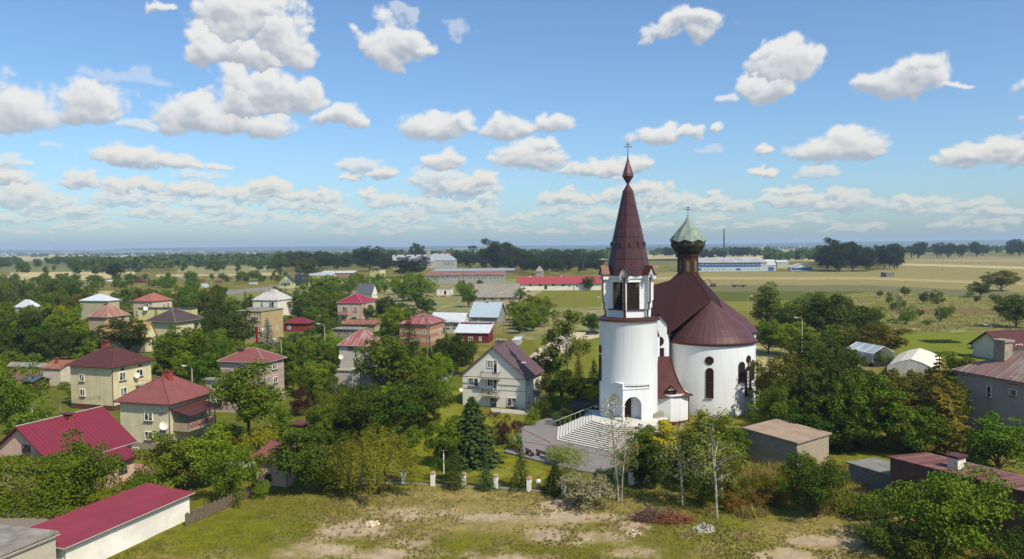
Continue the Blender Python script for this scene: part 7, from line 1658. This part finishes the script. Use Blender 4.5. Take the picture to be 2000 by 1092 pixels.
# vegetable beds, heaps, rubble, brushwood
for (u, v, w, n, c, l) in ((1836,668,54,520,'bluegreen','dark blue-green cabbage bed in the right garden'),(1840,692,56,420,'light','bright green salad bed below the cabbages')):
    g0 = G(u, v); g_ = np.random.default_rng(u); hw = w/2/F*g0.length; pts = np.stack([g_.uniform(-hw, hw, n*3), np.round(g_.uniform(-3, 3, n*3)/.9)*.9+g_.normal(size=n*3)*.12, g_.uniform(.05, .35, n*3)], 1); V, Fq = cards(pts, g_.normal(size=pts.shape)*.4+np.array([0,0,1]), .22, g_); o = npmesh("vegetable_bed", V, Fq, M_leaf); o.location = g0; o.color = col4(c); tag(o, l, 'vegetable bed', kind='stuff')
def heap(u, v, wpx, hpx, n, m, label, nm, cat, size):
    g0 = G(u, v); R_ = wpx/2/F*g0.length; Hh = hpx/F*g0.length; q = random.Random(u); mb = MB()
    for i in range(n):
        a = q.random()*6.28; r = R_*math.sqrt(q.random()); z = Hh*(1-(r/R_)**2)*q.random(); s = size*(.4+q.random())
        ax = Vector((q.gauss(0,1), q.gauss(0,1), q.gauss(0,1))).normalized(); bx = ax.orthogonal().normalized(); mb.obox((r*math.cos(a), r*math.sin(a)*.7, z+s*.2), ax*s, bx*s*.7, ax.cross(bx)*s*.5)
    o = mb.build(nm, m, None, fix=False); o.location = g0; tag(o, label, cat, kind='stuff')
heap(725, 1026, 32, 8, 60, P("rubble_pale", (.60,.52,.42), .9, .2, 3), 'pale rubble heap on the sandy ground at left', 'rubble_heap', 'rubble', .13)
heap(1376, 1036, 44, 12, 110, P("rubble_grey", (.36,.34,.31), .9, .35, 3), 'grey rubble heap in the grass right of the brushwood', 'rubble_heap', 'rubble', .14)
heap(1237, 1045, 34, 10, 60, P("rubble_pale", (.6,.5,.4)), 'scattered stones below the brushwood pile', 'scattered_stones', 'stones', .08)
g0 = G(1668, 722); mb = MB(); mb.lathe([(0, 1.6), (.8, 1.3), (2, .6), (3.2, 0)], 14); o = mb.build("gravel_heap", P("gravel", (.42,.36,.28), .95, .2, 4), None, True); o.location = g0; tag(o, 'heap of gravel between the ragged conifer and the greenhouse', 'heap')
def brush(u, v, wpx, h, n, c, label):
    g0 = G(u, v); R_ = wpx/2/F*g0.length; q = random.Random(n); mb = MB()
    for i in range(n):
        a = q.random()*6.28; r = R_*math.sqrt(q.random()); p = Vector((r*math.cos(a), r*math.sin(a)*.5, q.random()*h*(1-(r/R_)**2))); d = Vector((q.gauss(0,1), q.gauss(0,.6), abs(q.gauss(0,.35)))).normalized()*q.uniform(.5,1.5)
        mb.tube([p, p+d*.5+Vector((0,0,.08)), p+d], [.03,.022,.01], 3)
    o = mb.build("brushwood_pile", plain("brush_%d" % u, c, .9, .3, 3), None, fix=False); o.location = g0; tag(o, label, 'brushwood', kind='stuff')
brush(1270, 1016, 66, 1.2, 420, (.15,.10,.085), 'grey-brown brushwood pile in front of the birches'); brush(1314, 1020, 64, .8, 420, (.24,.10,.055), 'rusty red brushwood pile right of the grey one')
# meadow tufts and weeds over the waste ground
def tufts(name, n, box, hr, colA, label, seed, dens=None, bl=9, wd=.05):
    g = np.random.default_rng(seed); u = g.uniform(box[0], box[1], n); v = box[2]+(box[3]-box[2])*g.random(n)**1.0; 
    pts = []
    for a, b_ in zip(u, v): q = G(a, b_); pts.append((q.x, q.y))
    pts = np.array(pts); pn = fbm(pts[:, 0]/3.2, pts[:, 1]/3.2, 4, 2)+fbm(pts[:, 0]/14, pts[:, 1]/14, 3, 91)
    keep = pn > np.quantile(pn, .08 if seed < 3 else .35); sd = np.zeros(len(pts))
    for q in SANDQ:
        c = G(q[0], q[1]); a_ = G(q[0]+q[2], q[1]); b2 = G(q[0], q[1]-q[3]); sd = np.maximum(sd, q[4]*np.exp(-(((pts[:, 0]-c.x)/abs(a_.x-c.x))**2+((pts[:, 1]-c.y)/abs(b2.y-c.y))**2)))
    keep &= (sd+.35*fbm(pts[:, 0]/1.7, pts[:, 1]/1.7, 3, 3)) < (.62 if seed < 3 else .9); keep &= np.array([not inhouse(Vector((a, b_, 0)), .4) for a, b_ in pts]); pts = pts[keep]; N = len(pts); h = g.uniform(*hr, N)*(1+.5*np.clip(pn[keep], -.5, .6))
    c = np.repeat(pts, bl, 0); hh = np.repeat(h, bl)*g.uniform(.5, 1.1, N*bl); a = g.random(N*bl)*6.28; r = g.random(N*bl)*.28*np.repeat(h, bl)/.4; x = c[:, 0]+np.cos(a)*r; y = c[:, 1]+np.sin(a)*r; le = g.random(N*bl)*6.28; ln = hh*.45
    w = wd*np.ones(N*bl); p0 = np.stack([x-np.cos(le)*w, y-np.sin(le)*w, np.zeros_like(x)-.03], 1); p1 = np.stack([x+np.cos(le)*w, y+np.sin(le)*w, np.zeros_like(x)-.03], 1); a2 = g.random(N*bl)*6.28; p2 = np.stack([x+np.cos(a2)*ln, y+np.sin(a2)*ln, hh], 1)
    V = np.stack([p0, p1, p2], 1).reshape(-1, 3); o = npmesh(name, V, np.arange(len(V)).reshape(-1, 3), M_leaf); o.color = (*colA, 1); tag(o, label, 'grass', kind='stuff')
tufts("meadow_grass", 16000, (0, 2000, 955, 1110), (.07, .19), (.155, .15, .016), 'green grass of the waste ground in front', 1, wd=.03)
tufts("dry_grass", 8000, (520, 2000, 945, 1110), (.08, .24), (.27, .22, .07), 'dry yellow grass of the waste ground in front', 2, wd=.03)
tufts("brown_weeds", 900, (640, 1500, 955, 1060), (.2, .45), (.26, .18, .09), 'brown weeds scattered over the waste ground', 3, bl=7)
tufts("tall_weeds", 2200, (1420, 1720, 915, 1020), (.6, 1.3), (.28, .22, .06), 'tall ochre weeds around the concrete shed', 4, bl=14, wd=.06)
tufts("meadow_straw", 3200, (1640, 2000, 576, 648), (.4, .8), (.36, .29, .12), 'tall pale straw grass of the right meadow', 5, bl=7, wd=.12)
tufts("orchard_grass", 3500, (570, 1010, 550, 640), (.3, .6), (.28, .24, .08), 'dry meadow grass before the barn', 6, bl=6, wd=.12)
# far-off village specks and the twin-towered church on the horizon
mb = MB(); q = random.Random(9)
for i in range(170):
    u = q.uniform(0, 560) if i < 100 else q.uniform(560, 2000); v = hor(u)+q.uniform(5, 12); g0 = G(u, v); s = g0.length/1483*q.uniform(.7, 1.8); mb.box(g0.x-s, g0.x+s, g0.y-s, g0.y+s, 0, s*q.uniform(.7, 1.3))
o = mb.build("distant_village", P("distant_white", (.65,.64,.6), .8, .1), None, fix=False); tag(o, 'white specks of a far-off town on the plain', 'village', kind='stuff')
g0 = G(138, hor(138)+7); s = g0.length/1483; e = empty("distant_church", g0); tag(e, 'tiny twin-towered church on the far left horizon', 'church')
for x in (-2.3, 2.3): mb = MB(); mb.box((x-.7)*s, (x+.7)*s, -s, s, 0, 6*s); mb.build("tower", P("far_church", (.5,.36,.33), .8, .1), e)
mb = MB(); mb.box(-2*s, 2*s, -s, 4*s, 0, 3.6*s); mb.build("nave", P("far_church2", (.5,.4,.36), .8, .1), e)
for k in PROTO:
    for a_, b_ in PROTO[k]: bpy.data.objects.remove(a_); bpy.data.objects.remove(b_)
for k in BUSH:
    for a_ in BUSH[k]: bpy.data.objects.remove(a_)
